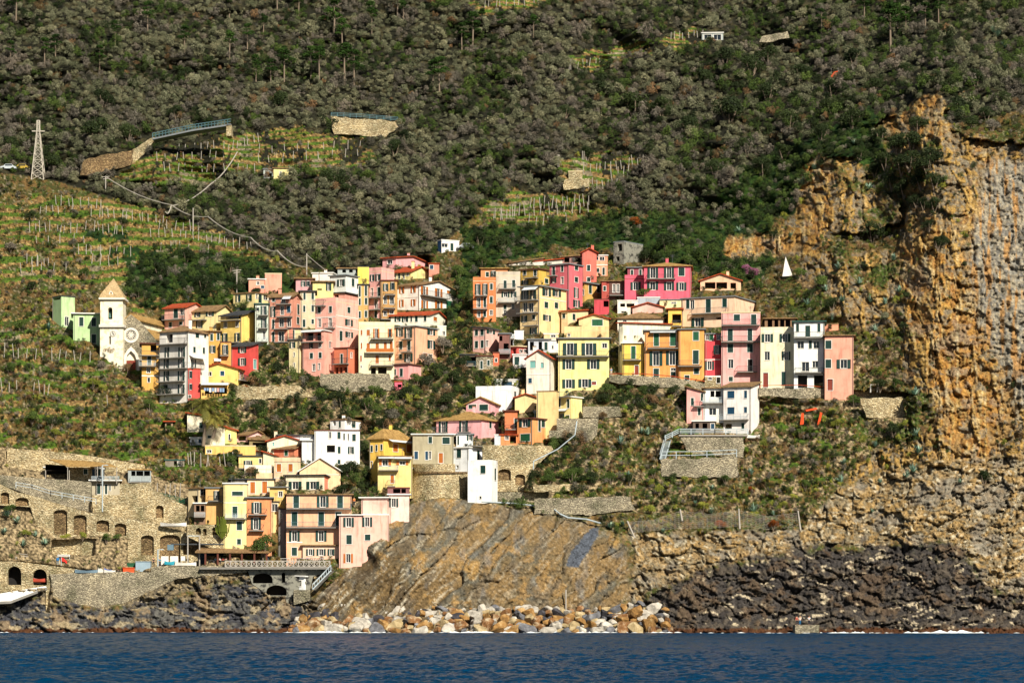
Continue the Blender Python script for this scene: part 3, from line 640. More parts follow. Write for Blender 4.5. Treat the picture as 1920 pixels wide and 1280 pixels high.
H('D', 730, 855, 855, 852, 912, 'f:w:.1', 'f0c890', 'peach terrace box with blue towels left of the large yellow house', 'w790,858,830,880', dep=5)
H('D', 775, 862, 862, 905, 1010, 'f:w:.2', 'f0ebe2', 'plain white low house left of the large yellow house', 'w800,950,812,975', dep=5)
H('D', 580, 790, 835, 1056, (1361, 1361, 1361), 'gL:t:66', 'efe3cf', 'white gabled house with teal windows left of the large yellow house', 't612,1080,660,1140 t703,1096,729,1140 n597,1228,627,1272 H580,1193,790,1200', '', a=12)
H('L', 1195, 1805, 1805, -290, (340, 320, 200), 'f:g:.5', 'f6e68c', 'large yellow villa with olive shutters and a full-width glass balcony',
  'o1251,-234,1423,-92 o1475,-234,1654,-92 w1722,-234,1779,-178 K1176,-157,1805,-78 o1246,-42,1393,76 o1541,-40,1691,74 o1244,200,1396,303 o1437,195,1592,292 r1597,225,1650,262', dep=10, trims='w')
H('D', 905, 1288, 1288, 822, 885, 'p:c', 'f2cd88', 'peach penthouse with an air-conditioner on top of the large yellow villa', 'w935,850,955,870', dep=7, off=1)
H('D', 1030, 1288, 1288, 722, 822, 'gL:t:38', 'efc98a', 'gabled attic room with a wide green shutter above the peach penthouse', 'l1143,724,1235,780', dep=5, off=3)
H('E', 255, 422, 422, 592, 690, 'f:w:.1', 'efe9da', 'white-framed open terrace in front of the hot pink villa', 'g278,612,318,640 g330,612,395,640 w285,676,330,690', dep=5)
H('E', 420, 606, 606, 566, 640, 'f:w:.1', 'a8b4bc', 'grey-blue roof box with a flowering hedge in front of the hot pink villa', '', dep=5)
H('E', 604, 782, 782, 584, 645, 'f:g:.2', 'e8dca0', 'pale cream roof house right of the grey-blue box', 'w700,600,740,612', dep=5)
H('E', 380, 632, 632, 644, 690, 'gL:t:36', 'f2b6a4', 'pink gable peeping over the brown roof in the middle-right village', '', dep=7)
H('E', 255, 640, 640, 738, 790, 'h:b:66', 'e6ddc8', 'white house under a broad mossy brown roof', 'w300,748,330,765', dep=9, chim=1)
H('E', 675, 786, 786, 660, 806, 'q:t:0:0', 'f2c23c', 'small bright yellow house with a wooden loggia', 'g708,700,782,775 K705,742,786,800', dep=6)
H('E', 265, 300, 712, 775, (1205, 1205, 935), 'q:t:0:50', 'b88c40', 'large cream shed-roofed house with tiny yellow windows', 'w272,960,290,1010', 'w643,762,682,812 g308,880,330,915 g390,878,412,915', colR='f6efcf', a=33)
H('E', 298, 470, 470, 942, 1206, 'f:w:.4', 'ecc63a', 'yellow lower house with a turquoise door under the cream shed-roofed house', 'l368,965,405,1070 K300,1035,450,1080 r398,1125,430,1202', off=-1, dep=6)
H('E', 480, 762, 762, 838, 1235, 'f:g:.45', 'e99a3c', 'orange house with four tall green shutters right of the yellow lower house',
  'l555,860,598,965 l690,855,738,962 K505,928,757,983 o520,1008,627,1126 o657,1006,762,1120 s553,1150,598,1224 s696,1178,734,1240 w696,1146,734,1170 A525,840,745,856')
H('E', 763, 972, 972, 828, 1250, 'f:g:.4', 'f0a340', 'plain orange house with a green door left of the narrow red house', 'l880,845,928,918 s879,1000,927,1112 K755,1078,955,1130 s887,1145,929,1196 s810,1206,850,1248')
H('E', 978, 1110, 1110, 866, 1225, 'f:g:.2', 'd93440', 'narrow bright red house with bright green shutters', 'w983,868,1010,915 l1014,868,1048,918 w1078,872,1105,912 o1050,960,1110,1030 o970,1090,1054,1160 H978,1073,1108,1080')
H('E', 978, 1110, 1110, 1218, 1275, 'f:w:.02', '@M_STONE', 'stone ground floor with a white window under the narrow red house', 'w1005,1220,1035,1245 d1075,1222,1105,1272', off=-.1, dep=6, cons=False)
H('E', 785, 1222, 1394, 556, (812, 812, 800), 'f:g:.3', 'efb592', 'wide peach house with a ladder on its balcony above the orange houses',
  's822,580,850,655 w856,585,890,655 s985,578,1027,688 s1122,572,1160,642 K880,647,1165,694 o868,732,970,803 g1070,725,1120,745', '', colR='f6cba6', a=20)
H('E', 1115, 1436, 1436, 690, (1290, 1285, 1285), 'f:c:.1', 'f2a8a0', 'tall pink house with green shutters and stacked balconies left of the cream house',
  's1217,703,1268,756 s1360,703,1404,788 K1115,745,1434,792 s1167,823,1209,922 s1332,822,1370,920 K1118,882,1434,930 s1166,946,1212,1018 s1328,944,1374,1016 w1171,1075,1213,1148 d1333,1075,1371,1175 '
  'K1245,1132,1410,1178 s1175,1218,1209,1256')
H('F', 203, 480, 480, 270, 742, 'p:w', 'f0e4bc', 'cream four-storey house with brown window frames and a roof terrace',
  'o213,292,307,358 o361,290,450,358 w237,437,279,508 o380,437,450,506 r225,612,266,732 s377,603,411,714', trims='w')
H('F', 238, 492, 492, 165, 252, 'q:b:0:0', '8c6a48', 'covered roof terrace room with brown posts on the cream house', 'g262,170,300,250 g318,170,350,250 g365,170,400,250 g410,170,450,250', dep=5, off=1.6)
H('F', 480, 730, 730, 190, 745, 'f:k:.5', 'eceee8', 'slim white house with dark green balcony bands and peeling paint',
  's497,207,521,272 s574,222,614,314 s674,207,698,275 K482,268,728,322 w508,350,562,412 s603,345,628,412 w640,350,690,410 w545,523,605,600 w633,515,679,570 K490,575,742,610 g512,630,590,738 g645,630,722,748',
  dep=9)
H('F', 480, 730, 730, 332, 345, 'f:k:.4', '2f5a50', 'green canopy band across the front of the slim white house', '', dep=1.4, off=-1.3, cons=False, cat='canopy', name='canopy')
H('F', 735, 972, 972, 306, 768, 'q:b:0:0', 'f2a184', 'salmon end house with a brown tiled roof at the right edge of the village',
  's740,345,790,413 s740,502,788,572 o833,503,950,576 r757,665,801,758', dep=9)
H('F', 735, 848, 848, 212, 262, 'f:b:.1', 'ee9a70', 'small orange attic box behind the salmon end house', '', dep=4, off=4)
# --- pink and white villa on the slope
v = H('N', 590, 806, 806, 300, (700, 690, 680), 'q:b:60:0', 'efa398', 'pink and white hillside villa with grey-blue decks below the main row', 's643,375,679,470 s768,320,797,412 s730,500,766,595 K680,450,805,478', dep=8, off=1)
H('N', 805, 1066, 1066, 255, 690, 'f:b:.5', 'efeee6', '', 'g890,285,940,362 g955,285,1020,362 w872,502,962,592 W790,372,1066,442 H808,462,1066,474', dep=8, off=1, root=v.root)
H('N', 1055, 1402, 1505, 232, (820, 830, 700), 'q:b:0:70', 'f0c8c8', '', 'n1103,287,1193,380 n1315,283,1351,378 n1103,493,1193,578 n1313,490,1351,562 W1025,575,1375,650 g1068,700,1160,775 s1280,690,1318,775 g700,680,760,690', '',
  colR='f6ece4', a=18, root=v.root)
H('N', 668, 945, 945, 672, 800, 'f:w:.3', '6b5a4c', '', 'g700,695,745,775 g790,695,850,775 n895,700,940,775', dep=4, off=-1.0, root=v.root)
# --- lower village
H('G', 455, 722, 722, 262, 440, 'q:t:38:0', 'f0e4c4', 'long cream house with a slanting terracotta edge behind the palm trees', 's600,330,640,398', dep=7)
H('G', 660, 906, 906, 385, 622, 'q:t:45:0', 'f2e6c4', 'cream house with a slanting gable right behind the palm trunks', 's700,487,745,520', dep=7)
H('G', 906, 1048, 1048, 430, 575, 'q:t:40:0', 'f0d276', 'small yellow house side right of the palm trees', 'w950,470,970,540', dep=6)
H('G', 490, 632, 632, 520, 600, 'f:w:.2', 'e6e8e8', 'tiny white hut with blue doors under the palm trees', 'n590,530,622,575 w510,535,535,570', dep=3)
H('G', 190, 285, 285, 325, 440, 'f:t:.5', 'a88a6c', 'small brown garden hut with a tile roof on the left slope', 'g205,345,260,400', dep=3)
H('G', 1045, 1178, 1400, 480, (575, 560, 560), 'gR:b:58', '8a7460', 'low pink gabled house with a brown roof in the lower village', 'g1060,490,1160,550', 'w1310,452,1347,474', colR='f0bcb4', a=33)
H('G', 1200, 1420, 1420, 545, 640, 'q:b:10:60', '8c7a50', 'brown-roofed house with a row of white chimneys in the lower village', 'g1240,570,1400,630', dep=7, chim=2)
H('I', 122, 502, 502, 392, (500, 495, 495), 'gL:t:60', 'f0e2bc', 'cream gabled house with a slim blue pane in the lower village', 't180,402,200,440', dep=9)
H('I', 240, 640, 640, 330, 395, 'q:d:0:0', 'c9ccd0', 'long low house with a dark slate roof left of the white house', 'w340,335,400,350 w510,335,590,350', dep=8, chim=3)
H('I', 200, 418, 652, 470, (560, 600, 600), 'gR:b:66', 'c9644a', 'salmon-red gabled house with a blank sunny wall in the lower village', 'l310,488,348,545', '', colR='e08054', a=33)
H('I', 500, 772, 772, 380, 620, 'q:w:0:45', 'e9e8e2', 'white lower wing of the rambling white house', 'g768,440,770,470', dep=7, off=.5)
H('I', 640, 1132, 1132, 276, 640, 'f:m:.15', 'f0eee8', 'rambling white house with green shutters and a tall chimney',
  'w790,287,822,358 s888,287,922,362 s953,303,969,375 w1002,308,1013,378 s1050,312,1088,387 g772,432,862,510 s892,447,922,523 o1003,450,1068,525 s890,590,922,638', dep=9)
H('I', 810, 970, 1172, 156, (280, 280, 290), 'f:b:.2', 'c4c8cc', 'white roof tower with a round chimney above the rambling white house', 'g838,172,870,215 s902,170,926,240', 's1045,168,1086,240', colR='f2f0ea', a=33, chim=1)
H('G', 670, 1275, 1275, 618, 702, 'f:c:.05', 'edbf56', 'long low yellow garden building below the palm trees', 'w690,660,745,695', dep=4)
H('G', 1072, 1356, 1356, 738, 885, 'f:d:.3', 'f0cf78', 'yellow terrace house with brown doors and a tree trunk post', 'o1132,790,1236,880 w1318,765,1345,820 K1075,850,1240,880', dep=6)
H('G', 1098, 1340, 1340, 690, 725, 'q:t:45:0', 'f2f0ea', 'white wedge-shaped attic with a red edge in the lower village', '', dep=5, off=2)
H('G', 1366, 1532, 1532, 735, 895, 'q:t:48:0', 'e6d6ac', 'cream corrugated-wall house beside the terrace house', '', dep=6)
H('G', 845, 1095, 1095, 715, 735, 'q:b:0:0', '8a8278', 'flat lean-to canopy with a blue water tank in the lower village', '', dep=4, cat='canopy', name='canopy')
H('G', 1140, 1480, 1480, 898, 940, 'p:c', 'efe2cc', 'white roof terrace with small chimneys in the lower village', '', dep=5, chim=3)
H('H', 815, 1005, 1005, 262, 300, 'p:c', 'f2c896', 'peach parapet terrace left of the arched-shutter house', '', dep=6, off=2)
H('H', 1010, 1270, 1300, 92, (280, 280, 280), 'p:k', 'f2cba0', 'peach house with two arched orange shutters in the lower village', 'b1040,112,1089,198 b1167,112,1214,196 H1010,262,1270,268', '', a=12, dep=7)
H('H', 1290, 1736, 1736, 190, (300, 300, 300), 'gL:w:140', 'f2cb98', 'cream building under a broad white tent-like roof', 'H1290,226,1736,232', dep=10)
H('H', 720, 1012, 1012, 285, 452, 'f:d:.3', 'f2cf9e', 'pale peach house with two tall orange shutters above the narrow orange house', 'b752,308,804,432 b882,303,936,432', dep=7)
H('H', 540, 815, 815, 285, 320, 'q:d:0:0', 'a09a90', 'low grey-roofed room with white chimneys left of the pale peach house', '', dep=5, chim=2)
H('H', 75, 190, 292, 378, (690, 700, 690), 'f:b:.4', 'd8c492', 'pale ochre house with stairs at the left end of the lower village', 'g115,458,177,545', 'w205,388,288,456', colR='cfb98a', a=33)
H('H', 140, 262, 262, 545, 760, 'f:w:.3', '8a6a50', 'open two-level balcony tower with white rails left of the tan wall', 'g160,565,200,630 g212,565,250,630 W140,640,260,688', dep=4, off=-.6)
H('H', 265, 464, 464, 378, (768, 768, 768), 'f:g:.3', 'd9a85c', 'tan house with an orange balcony next to the cream-yellow house', 'o350,408,415,502 K295,462,460,512 H265,528,462,536', dep=7)
H('H', 462, 716, 716, 330, (940, 1000, 1010), 'f:w:.3', 'f2dd8c', 'cream-yellow house with a wide green shutter and a white balcony', 's553,412,671,458 s557,575,612,692 s604,740,662,833 s608,930,650,990 W480,655,705,708 H465,532,714,540', dep=7)
H('H', 716, 985, 985, 485, (1000, 1005, 1005), 'f:g:.5', 'ec9250', 'narrow orange house with two iron balconies behind the round bush', 'o765,533,877,652 K735,598,935,664 o758,700,868,826 K740,772,900,836', dep=7)
H('H', 965, 1130, 1150, 370, (610, 610, 610), 'f:g:.5', 'e8c060', 'ochre house with one small window between the orange and the salmon house', 'w1060,413,1103,470', '', dep=7, a=12)
H('H', 985, 1062, 1062, 530, 860, 'f:d:.2', 'e8cf84', 'slim cream infill with white-framed glazing beside the alley', 'w988,548,1050,628', dep=5, off=.6)
H('H', 1062, 1146, 1146, 610, 1135, 'f:d:.1', '8c8a86', 'narrow recessed grey house in the shaded alley', 'w1080,650,1095,700', dep=4, off=4)
H('H', 1140, 1560, 1740, 240, (400, 400, 400), 'q:d:0:-60', 'f6e8c4', 'pale cream house with open green shutters above the big salmon house', 'o1172,305,1312,388 o1365,305,1505,388', 'r1600,310,1618,372 w1640,320,1690,370', colR='e9825e', a=20)
H('H', 1145, 1855, 1855, 450, (1140, 1150, 1150), 'q:b:0:0', 'f2b285', 'big salmon house with long green balconies above the harbour terrace',
  's1222,462,1284,590 o1478,465,1608,583 s1700,462,1762,590 s1202,636,1266,785 s1494,636,1557,785 s1683,636,1745,785 o1175,842,1292,955 o1465,842,1584,955 s1204,1022,1261,1112 '
  'T1150,545,1855,598 T1145,745,1855,803 H1150,960,1320,972', dep=9, off=1.5)
H('H', 1325, 1725, 1725, 1005, 1140, 'q:b:0:0', 'efc0a0', 'tiled porch with arched openings in front of the big salmon house', 'o1362,1040,1452,1110 o1475,1040,1575,1110 o1595,1040,1672,1110', dep=4, off=.6, cat='porch', name='porch')
H('J', 442, 690, 690, 615, (1185, 1180, 1130), 'f:w:.4', 'f2b8a2', 'pale pink house with green shutters built against the rock',
  'o487,640,603,740 s520,828,579,928 B490,1035,592,1130', dep=7, off=.3)
J1_ = H('J', 692, 985, 985, 612, (1100, 1000, 780), 'f:w:.02', 'f2b8a2', 'right wing of the pale pink house disappearing behind the rock', 'o677,635,802,738 s722,822,783,888', dep=7, Y=562.5, cons=False)
H('J', 685, 965, 985, 425, (900, 800, 700), 'f:w:.5', 'f4c2ae', 'upper pale pink house with white roof posts beside the rock', '', '', dep=6, Y=565, cons=False, a=12)
H('J', 985, 1205, 1205, 392, (700, 640, 600), 'f:w:.4', 'f6cfc0', 'small pink house wedged between the bastion and the upper pink house', 'o982,432,1086,524', dep=6, Y=567, cons=False)
H('J', 970, 1210, 1210, 320, 380, 'f:m:.1', '8a5a58', 'shaded roof terrace with white posts left of the stone bastion', 'g1030,325,1110,372 g1120,325,1170,372', dep=4, Y=568.5, cons=False)
# --- centre: yellow villa, bastion, white houses
H('K', 60, 192, 458, 606, (1050, 960, 900), 'h:o:100', '8a5a32', 'yellow villa with a hipped tile roof left of the round stone bastion', 's72,665,93,722 s118,660,136,716 s164,655,182,706 w75,810,90,870',
  'b280,650,326,720 b405,655,453,727 A225,610,455,640', colR='f4c22e', a=33)
H('K', 140, 458, 458, 768, (1060, 1060, 900), 'f:b:.3', 'f0d27c', 'yellow lower storeys with awnings and a white balcony under the hipped villa', 'B152,795,262,850 B312,808,422,842 W150,850,330,890 A145,768,290,785 A292,768,455,788 b257,937,289,1010 K230,985,300,1038', dep=6, off=-2)
H('K', 275, 446, 446, 880, (1040, 1000, 960), 'q:g:-35:0', 'f4d49a', 'peach lean-to with a slanting roof left of the stone bastion', 'w300,890,330,930', dep=5, off=-2)
H('K', 462, 840, 840, 565, (910, 915, 915), 'f:w:.4', 'b0a584', 'old grey-beige house standing on the round stone bastion',
  's607,582,641,644 s736,588,804,650 n477,718,511,790 n578,718,606,796 w608,718,632,790 b702,733,741,825 w545,850,578,870 w705,840,737,864 V590,570,592,572', dep=10, off=2)
H('K', 515, 582, 582, 500, 550, 'f:t:.05', 'ecc24a', 'small yellow cube on the roof of the old grey-beige house', '', dep=2, off=5, cat='hut', name='roof_hut', cons=False)
H('K', 838, 980, 1103, 684, (912, 915, 860), 'f:w:.3', 'dfe4ea', 'pale blue-white house joined to the old grey house', 's867,695,909,777 w864,845,886,876', 's1055,710,1080,820 K1000,640,1100,668', a=33, off=.5, colR='eceff0')
H('K', 865, 1018, 1018, 562, 672, 'f:g:.3', 'e8eaea', 'small white upper house with a steel terrace frame', 's874,575,890,658 o962,565,1016,616 W980,640,1017,664', dep=5)
H('K', 970, 1190, 1245, 840, (1192, 1192, 1100), 'p:w', 'dfe6ee', 'tall windowless blue-white tower house on the cliff edge', 's1087,848,1133,922 w1078,1132,1096,1155', 's1216,875,1233,985', colR='f2f2ee', a=16, off=-1.5)
H('K', 680, 1095, 1277, 428, (560, 600, 600), 'h:o:92', 'f0a6ac', 'pink house under a broad hipped tile roof above the bastion', 'o705,437,785,545 o893,430,972,540 K690,495,790,545 K890,495,1000,540', 's1168,437,1191,505 s1252,420,1276,500', colR='f2aaaa', a=27)
H('L', 90, 440, 552, 492, (580, 600, 590), 'gL:o:80', 'efa8ac', 'pink house with two big slanted gable windows', 's118,500,212,548 s248,480,352,572', '', colR='efa5a8', a=12)
H('L', 205, 640, 728, 328, (500, 500, 490), 'p:w', 'eef0ee', 'white terrace house with an orange band under the roof rail', 'H205,330,206,331', 's665,342,690,425', a=14, off=1)
H('L', 436, 722, 722, 208, 285, 'f:w:.2', 'eef0ee', 'white glazed roof room on the white terrace house', 'w474,225,497,272 n520,225,640,272', dep=5, off=2)
H('L', 675, 936, 936, 418, 580, 'gL:t:42', 'f0cf8c', 'small peach gabled house between the white terrace house and the yellow wall', '', dep=6)
H('L', 935, 1173, 1200, 345, (810, 810, 790), 'f:b:.05', 'efcf86', 'tall blank yellow wall house left of the yellow extension', '', '', a=12, dep=7)
H('L', 1175, 1350, 1480, 412, (668, 668, 668), 'f:w:.3', 'f4e08a', 'yellow garden extension with green doors below the large yellow villa', 's1195,430,1223,530 s1299,435,1329,540 A1195,552,1310,582 o1190,612,1268,668 w1285,628,1328,668 T1178,350,1350,405',
  's1404,300,1450,400', a=33, off=-.8)
H('L', 553, 705, 705, 582, 855, 'f:m:.4', 'd8743a', 'recessed orange house with an iron balcony right of the pink hipped house', 's668,668,700,780 K560,752,702,798', dep=6, off=1)
H('L', 703, 885, 1086, 668, (968, 968, 965), 'f:m:.4', 'ec9444', 'orange corner house with an outside stair on the stone terrace', 'o728,675,862,766 l740,852,856,940', 's955,675,985,822 s993,670,1036,772', colR='ee9a4c', a=33)
H('L', 500, 702, 702, 868, 968, 'f:t:.3', 'e58a46', 'low orange outbuilding left of the orange corner house', 'w557,880,600,922 g615,882,690,965', dep=4)
H('L', 430, 502, 502, 868, 975, 'f:w:.1', 'c9d2d8', 'pale blue-grey garden shed beside the low orange outbuilding', '', dep=3, cat='shed', name='garden_shed')
# --- isolated buildings
H('E', 222, 308, 466, 102, (285, 285, 270), 'f:g:.02', '@M_CONC', 'roofless weathered concrete tower ruin above the pink villa', 'g255,120,292,180 g243,225,272,262', '', a=33, cat='ruin')
H('E', 475, 862, 864, 305, (580, 580, 575), 'h:o:46', 'e8556e', 'hot pink villa with white windows and a balcony on the upper right',
  'o503,315,592,402 o640,315,723,402 s760,317,810,386 o500,433,592,500 o640,436,724,503 o742,440,826,504 K500,380,735,408', dep=9, a=1, chim=1)
H('E', 315, 487, 487, 412, 582, 'p:m', 'e4506a', 'lower wing of the hot pink villa with one brown window', 'o363,437,447,500', dep=8)
H('E', 338, 472, 472, 318, 400, 'f:g:.4', 'a04858', 'shaded terrace room on the wing of the hot pink villa', 's365,335,385,385 s435,332,455,380', dep=5, off=2)
H('E', 188, 315, 315, 430, 575, 'f:b:.4', '6a4438', 'dark brown shaded house between the ochre house and the pink villa', 'w215,455,235,520 w250,455,270,520 K190,520,310,545', dep=5)
H('E', 940, 1276, 1276, 425, 505, 'gL:t:56', 'f0bb92', 'small peach gabled bungalow with wide glass doors above the peach house', 'g978,437,1066,492 g1072,437,1162,492 g1190,442,1236,492', dep=7)
H('0', 513, 541, 541, 316, 336, 'f:b:.3', 'ecdc8c', 'small yellow vineyard house alone on the upper terraces', 'w524,322,528,330', dep=5, chim=0)
H('0', 494, 513, 513, 318, 334, 'f:g:.2', 'b8c0b8', 'grey lean-to with a teal edge beside the small yellow vineyard house', 'g497,324,510,332', dep=4)
H('0', 1066, 1092, 1092, 322, 336, 'f:c:.1', '@M_STONE', 'roofless stone vineyard hut on the middle terraces', '', dep=3, cat='hut')
H('0', 1316, 1356, 1356, 62, 76, 'f:w:.2', 'a8b0ac', 'small white greenhouse shed high on the hill', 'w1320,65,1334,75 w1338,65,1352,75', dep=4, cat='shed')
H('G', 190, 420, 420, 785, 860, 'f:k:.2', '8a8070', 'small stone garden shed in the vineyard left of the lower village', 'g295,795,330,850 w345,795,380,850', dep=3, cat='shed')
# --- stone house with canvas roofs on the left
m_ = H('M', 632, 850, 850, 288, (400, 400, 400), 'q:o:0:0', '@M_STONE', 'stone bar house with tan canvas roofs on the left headland', 's772,285,808,338 g985,1,986,2', dep=6)
H('M', 840, 1105, 1105, 400, 530, 'f:w:.5', 'b8ac90', 'lower grey-plastered room with a terrace on the left headland', 's895,425,928,520 s968,432,990,522 s1008,437,1022,488 W845,362,1100,398', dep=5)
H('M', 845, 965, 965, 270, 400, 'f:w:.3', 'dfe2de', 'white glazed bar front with blue doors on the left headland', 'n850,290,875,385 s888,290,935,388', dep=4, off=1)
H('M', 1182, 1395, 1395, 300, 415, 'f:o:.2', '9aa09c', 'glazed veranda with white posts on the left headland', 'g1212,308,1250,352 g1258,308,1322,352 g1330,308,1385,352 W1205,365,1392,410', dep=4)
H('M', 418, 640, 640, 300, 375, 'q:w:20:0', '3c3430', 'open dark shelter under a pale awning on the left headland', 'g430,305,630,370', dep=5, cat='shelter', name='shelter')
# --- harbour kiosk
H('Q', 945, 1008, 1045, 388, (502, 502, 502), 'q:w:4:0', 'f2f2ee', 'small white kiosk on the stone landing below the bridge', 'w955,420,985,470', 'g1015,430,1040,455', a=33, dep=2.5, cat='kiosk', name='kiosk')
# ------------------------------------------------------------------ masonry walls, road walls, bridge
POLYPUSH = []
def arch(x0, y0, x1, y1, n=7, flat=1.0):
    r = (x1 - x0) / 2; h = min(r * flat, (y1 - y0) * .8); c = (x0 + x1) / 2
    return [(x1, y1), (x0, y1)] + [(c - r * math.cos(math.pi * i / n), y0 + h - h * math.sin(math.pi * i / n)) for i in range(n + 1)]
def slab_poly(mb, outer, holes, Y0, Y1, mt, fx, fy, sides=True):
    loops = [outer] + holes
    pts = [[P(fx(x), fy(y), Y0) for x, y in lp] for lp in loops]
    # scale back points keep the same world x, z (true thickness)
    flat_ = [p for lp in pts for p in lp]
    tris = tessellate_polygon([[Vector((p.x, p.z, 0)) for p in lp] for lp in pts])
    for t in tris: mb.poly([flat_[i] for i in t], mt)
    if sides:
        for lp in pts:
            for i in range(len(lp)):
                a, b = lp[i], lp[(i + 1) % len(lp)]; o = Vector((0, Y1 - Y0, 0))
                mb.poly([a, b, b + o, a + o], mt)
def stone_wall(crop, outer, label, mt, Y=None, holes=(), th=1.2, cat='wall', name='stone_wall', niche='stone', at=None, cap=None, push=True):
    cx, cy, s = CROPS[crop]; fx = lambda v: cx + v / s; fy = lambda v: cy + v / s
    if crop == '0' and not holes:
        rj = random.Random(int(outer[0][0] * 7 + outer[0][1])); o2 = []
        for i in range(len(outer)):
            (xa, ya), (xb, yb) = outer[i], outer[(i + 1) % len(outer)]; n = max(1, int(math.hypot(xb - xa, yb - ya) / 9))
            o2 += [(xa + (xb - xa) * k / n + rj.uniform(-1.6, 1.6), ya + (yb - ya) * k / n + rj.uniform(-1.7, 1.7)) for k in range(n)]
        outer = o2
    if Y is None:
        q = at or ((min(p[0] for p in outer) + max(p[0] for p in outer)) / 2, max(p[1] for p in outer)); Y = d0(fx(q[0]), fy(q[1])) - .3
    org = P(fx(outer[0][0]), fy(max(p[1] for p in outer)), Y)
    m = MB(); slab_poly(m, outer, list(holes), Y, Y + th, mt, fx, fy)
    root = m.build(name, None, org); root.location = org; tag(root, label, cat)
    for h in holes:
        n = MB(); xs_ = [p[0] for p in h]; ys__ = [p[1] for p in h]
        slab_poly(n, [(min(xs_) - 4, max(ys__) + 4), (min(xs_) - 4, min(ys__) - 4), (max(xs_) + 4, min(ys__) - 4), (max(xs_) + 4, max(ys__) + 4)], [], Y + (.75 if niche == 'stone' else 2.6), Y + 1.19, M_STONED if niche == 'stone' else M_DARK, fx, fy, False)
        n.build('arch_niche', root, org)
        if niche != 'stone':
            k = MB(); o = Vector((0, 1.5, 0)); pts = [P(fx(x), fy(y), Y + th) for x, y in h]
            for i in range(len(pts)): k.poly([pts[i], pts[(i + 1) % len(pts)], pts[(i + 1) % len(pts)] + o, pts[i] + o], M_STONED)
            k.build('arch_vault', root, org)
    if push: POLYPUSH.append(([(fx(x), fy(y)) for x, y in outer], Y + (3.0 if niche != 'stone' else 1.3)))
    X = [fx(p[0]) for p in outer]; Yy = [fy(p[1]) for p in outer]
    LANDMARKS.append(((min(X) + max(X)) / 2, (min(Yy) + max(Yy)) / 2, min(X), max(X), min(Yy), max(Yy), label))
    return root, Y
W = stone_wall
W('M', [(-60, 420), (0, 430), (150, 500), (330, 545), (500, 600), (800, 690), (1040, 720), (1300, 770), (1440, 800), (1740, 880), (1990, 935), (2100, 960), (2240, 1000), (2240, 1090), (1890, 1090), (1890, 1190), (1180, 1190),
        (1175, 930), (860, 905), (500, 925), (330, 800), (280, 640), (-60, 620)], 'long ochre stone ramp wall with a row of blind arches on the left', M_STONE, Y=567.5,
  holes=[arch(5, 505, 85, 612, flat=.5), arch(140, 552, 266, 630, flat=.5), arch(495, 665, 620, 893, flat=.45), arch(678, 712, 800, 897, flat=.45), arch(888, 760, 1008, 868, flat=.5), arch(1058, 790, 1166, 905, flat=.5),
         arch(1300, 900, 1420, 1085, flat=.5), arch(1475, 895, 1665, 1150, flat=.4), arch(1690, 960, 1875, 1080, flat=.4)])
W('M', [(480, 950), (880, 935), (860, 1085), (480, 1080)], 'pale coursed stone wall below the tall blind arches', M_STONE, Y=566)
W('M', [(65, 100), (350, 118), (700, 150), (1000, 195), (1335, 250), (1345, 305), (1180, 320), (420, 320), (65, 270)], 'upper ochre terrace wall behind the canvas-roofed bar house', M_STONE, Y=585)
W('M', [(0, 345), (400, 380), (640, 390), (840, 410), (840, 690), (640, 640), (300, 540), (0, 430)], 'rubble wall below the pale awning shelter', M_STONE2, Y=573)
W('M', [(1105, 430), (1395, 415), (1400, 470), (1560, 560), (1740, 640), (1740, 870), (1440, 795), (1240, 750), (850, 690), (850, 530), (1105, 530)], 'tan stone wall below the glazed veranda', M_STONE, Y=571,
  holes=[arch(1438, 625, 1510, 740, flat=.8)])
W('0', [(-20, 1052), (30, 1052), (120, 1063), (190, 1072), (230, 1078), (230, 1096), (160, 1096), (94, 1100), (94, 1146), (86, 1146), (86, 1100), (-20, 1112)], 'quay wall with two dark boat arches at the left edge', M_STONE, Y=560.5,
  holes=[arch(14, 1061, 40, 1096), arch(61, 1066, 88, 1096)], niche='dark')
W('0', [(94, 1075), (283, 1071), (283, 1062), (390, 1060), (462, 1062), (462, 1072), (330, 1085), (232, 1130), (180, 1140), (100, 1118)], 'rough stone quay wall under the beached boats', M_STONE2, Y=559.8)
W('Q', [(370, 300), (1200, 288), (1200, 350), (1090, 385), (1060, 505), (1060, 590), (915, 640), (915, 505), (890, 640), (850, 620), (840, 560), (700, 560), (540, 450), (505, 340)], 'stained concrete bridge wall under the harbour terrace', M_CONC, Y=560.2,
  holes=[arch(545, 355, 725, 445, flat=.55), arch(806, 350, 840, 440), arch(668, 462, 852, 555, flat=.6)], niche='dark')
W('Q', [(915, 505), (1062, 505), (1062, 600), (915, 640)], 'small stone landing block carrying the white kiosk', M_STONE2, Y=557.9)
W('H', [(60, 775), (480, 775), (470, 960), (640, 1030), (640, 1060), (380, 1060), (60, 900)], 'stone terrace wall with green-shuttered openings under the tan house', M_STONE, Y=564.5, holes=[arch(158, 810, 215, 880), arch(236, 815, 275, 890), arch(335, 800, 400, 885, flat=.7)])
W('K', [(1108, 660), (1477, 660), (1740, 668), (1760, 700), (1560, 900), (1480, 1090), (1240, 1090), (1240, 840), (1108, 800)], 'tall pale stone retaining wall with two blind arches right of the blue-white tower', M_STONE, Y=583,
  holes=[arch(1252, 880, 1368, 985, flat=.5), arch(1408, 928, 1500, 1030, flat=.5)])
W('K', [(1185, 1092), (1500, 1092), (1700, 1100), (1700, 1190), (1185, 1190)], 'low stone wall beside the foot of the blue-white tower', M_STONE2, Y=579)
W('L', [(1178, 668), (1680, 668), (1660, 860), (1600, 930), (1440, 900), (1085, 900), (1085, 810), (1178, 810)], 'grey stone wall under the yellow garden extension', M_STONE2, at=(1400, 900))
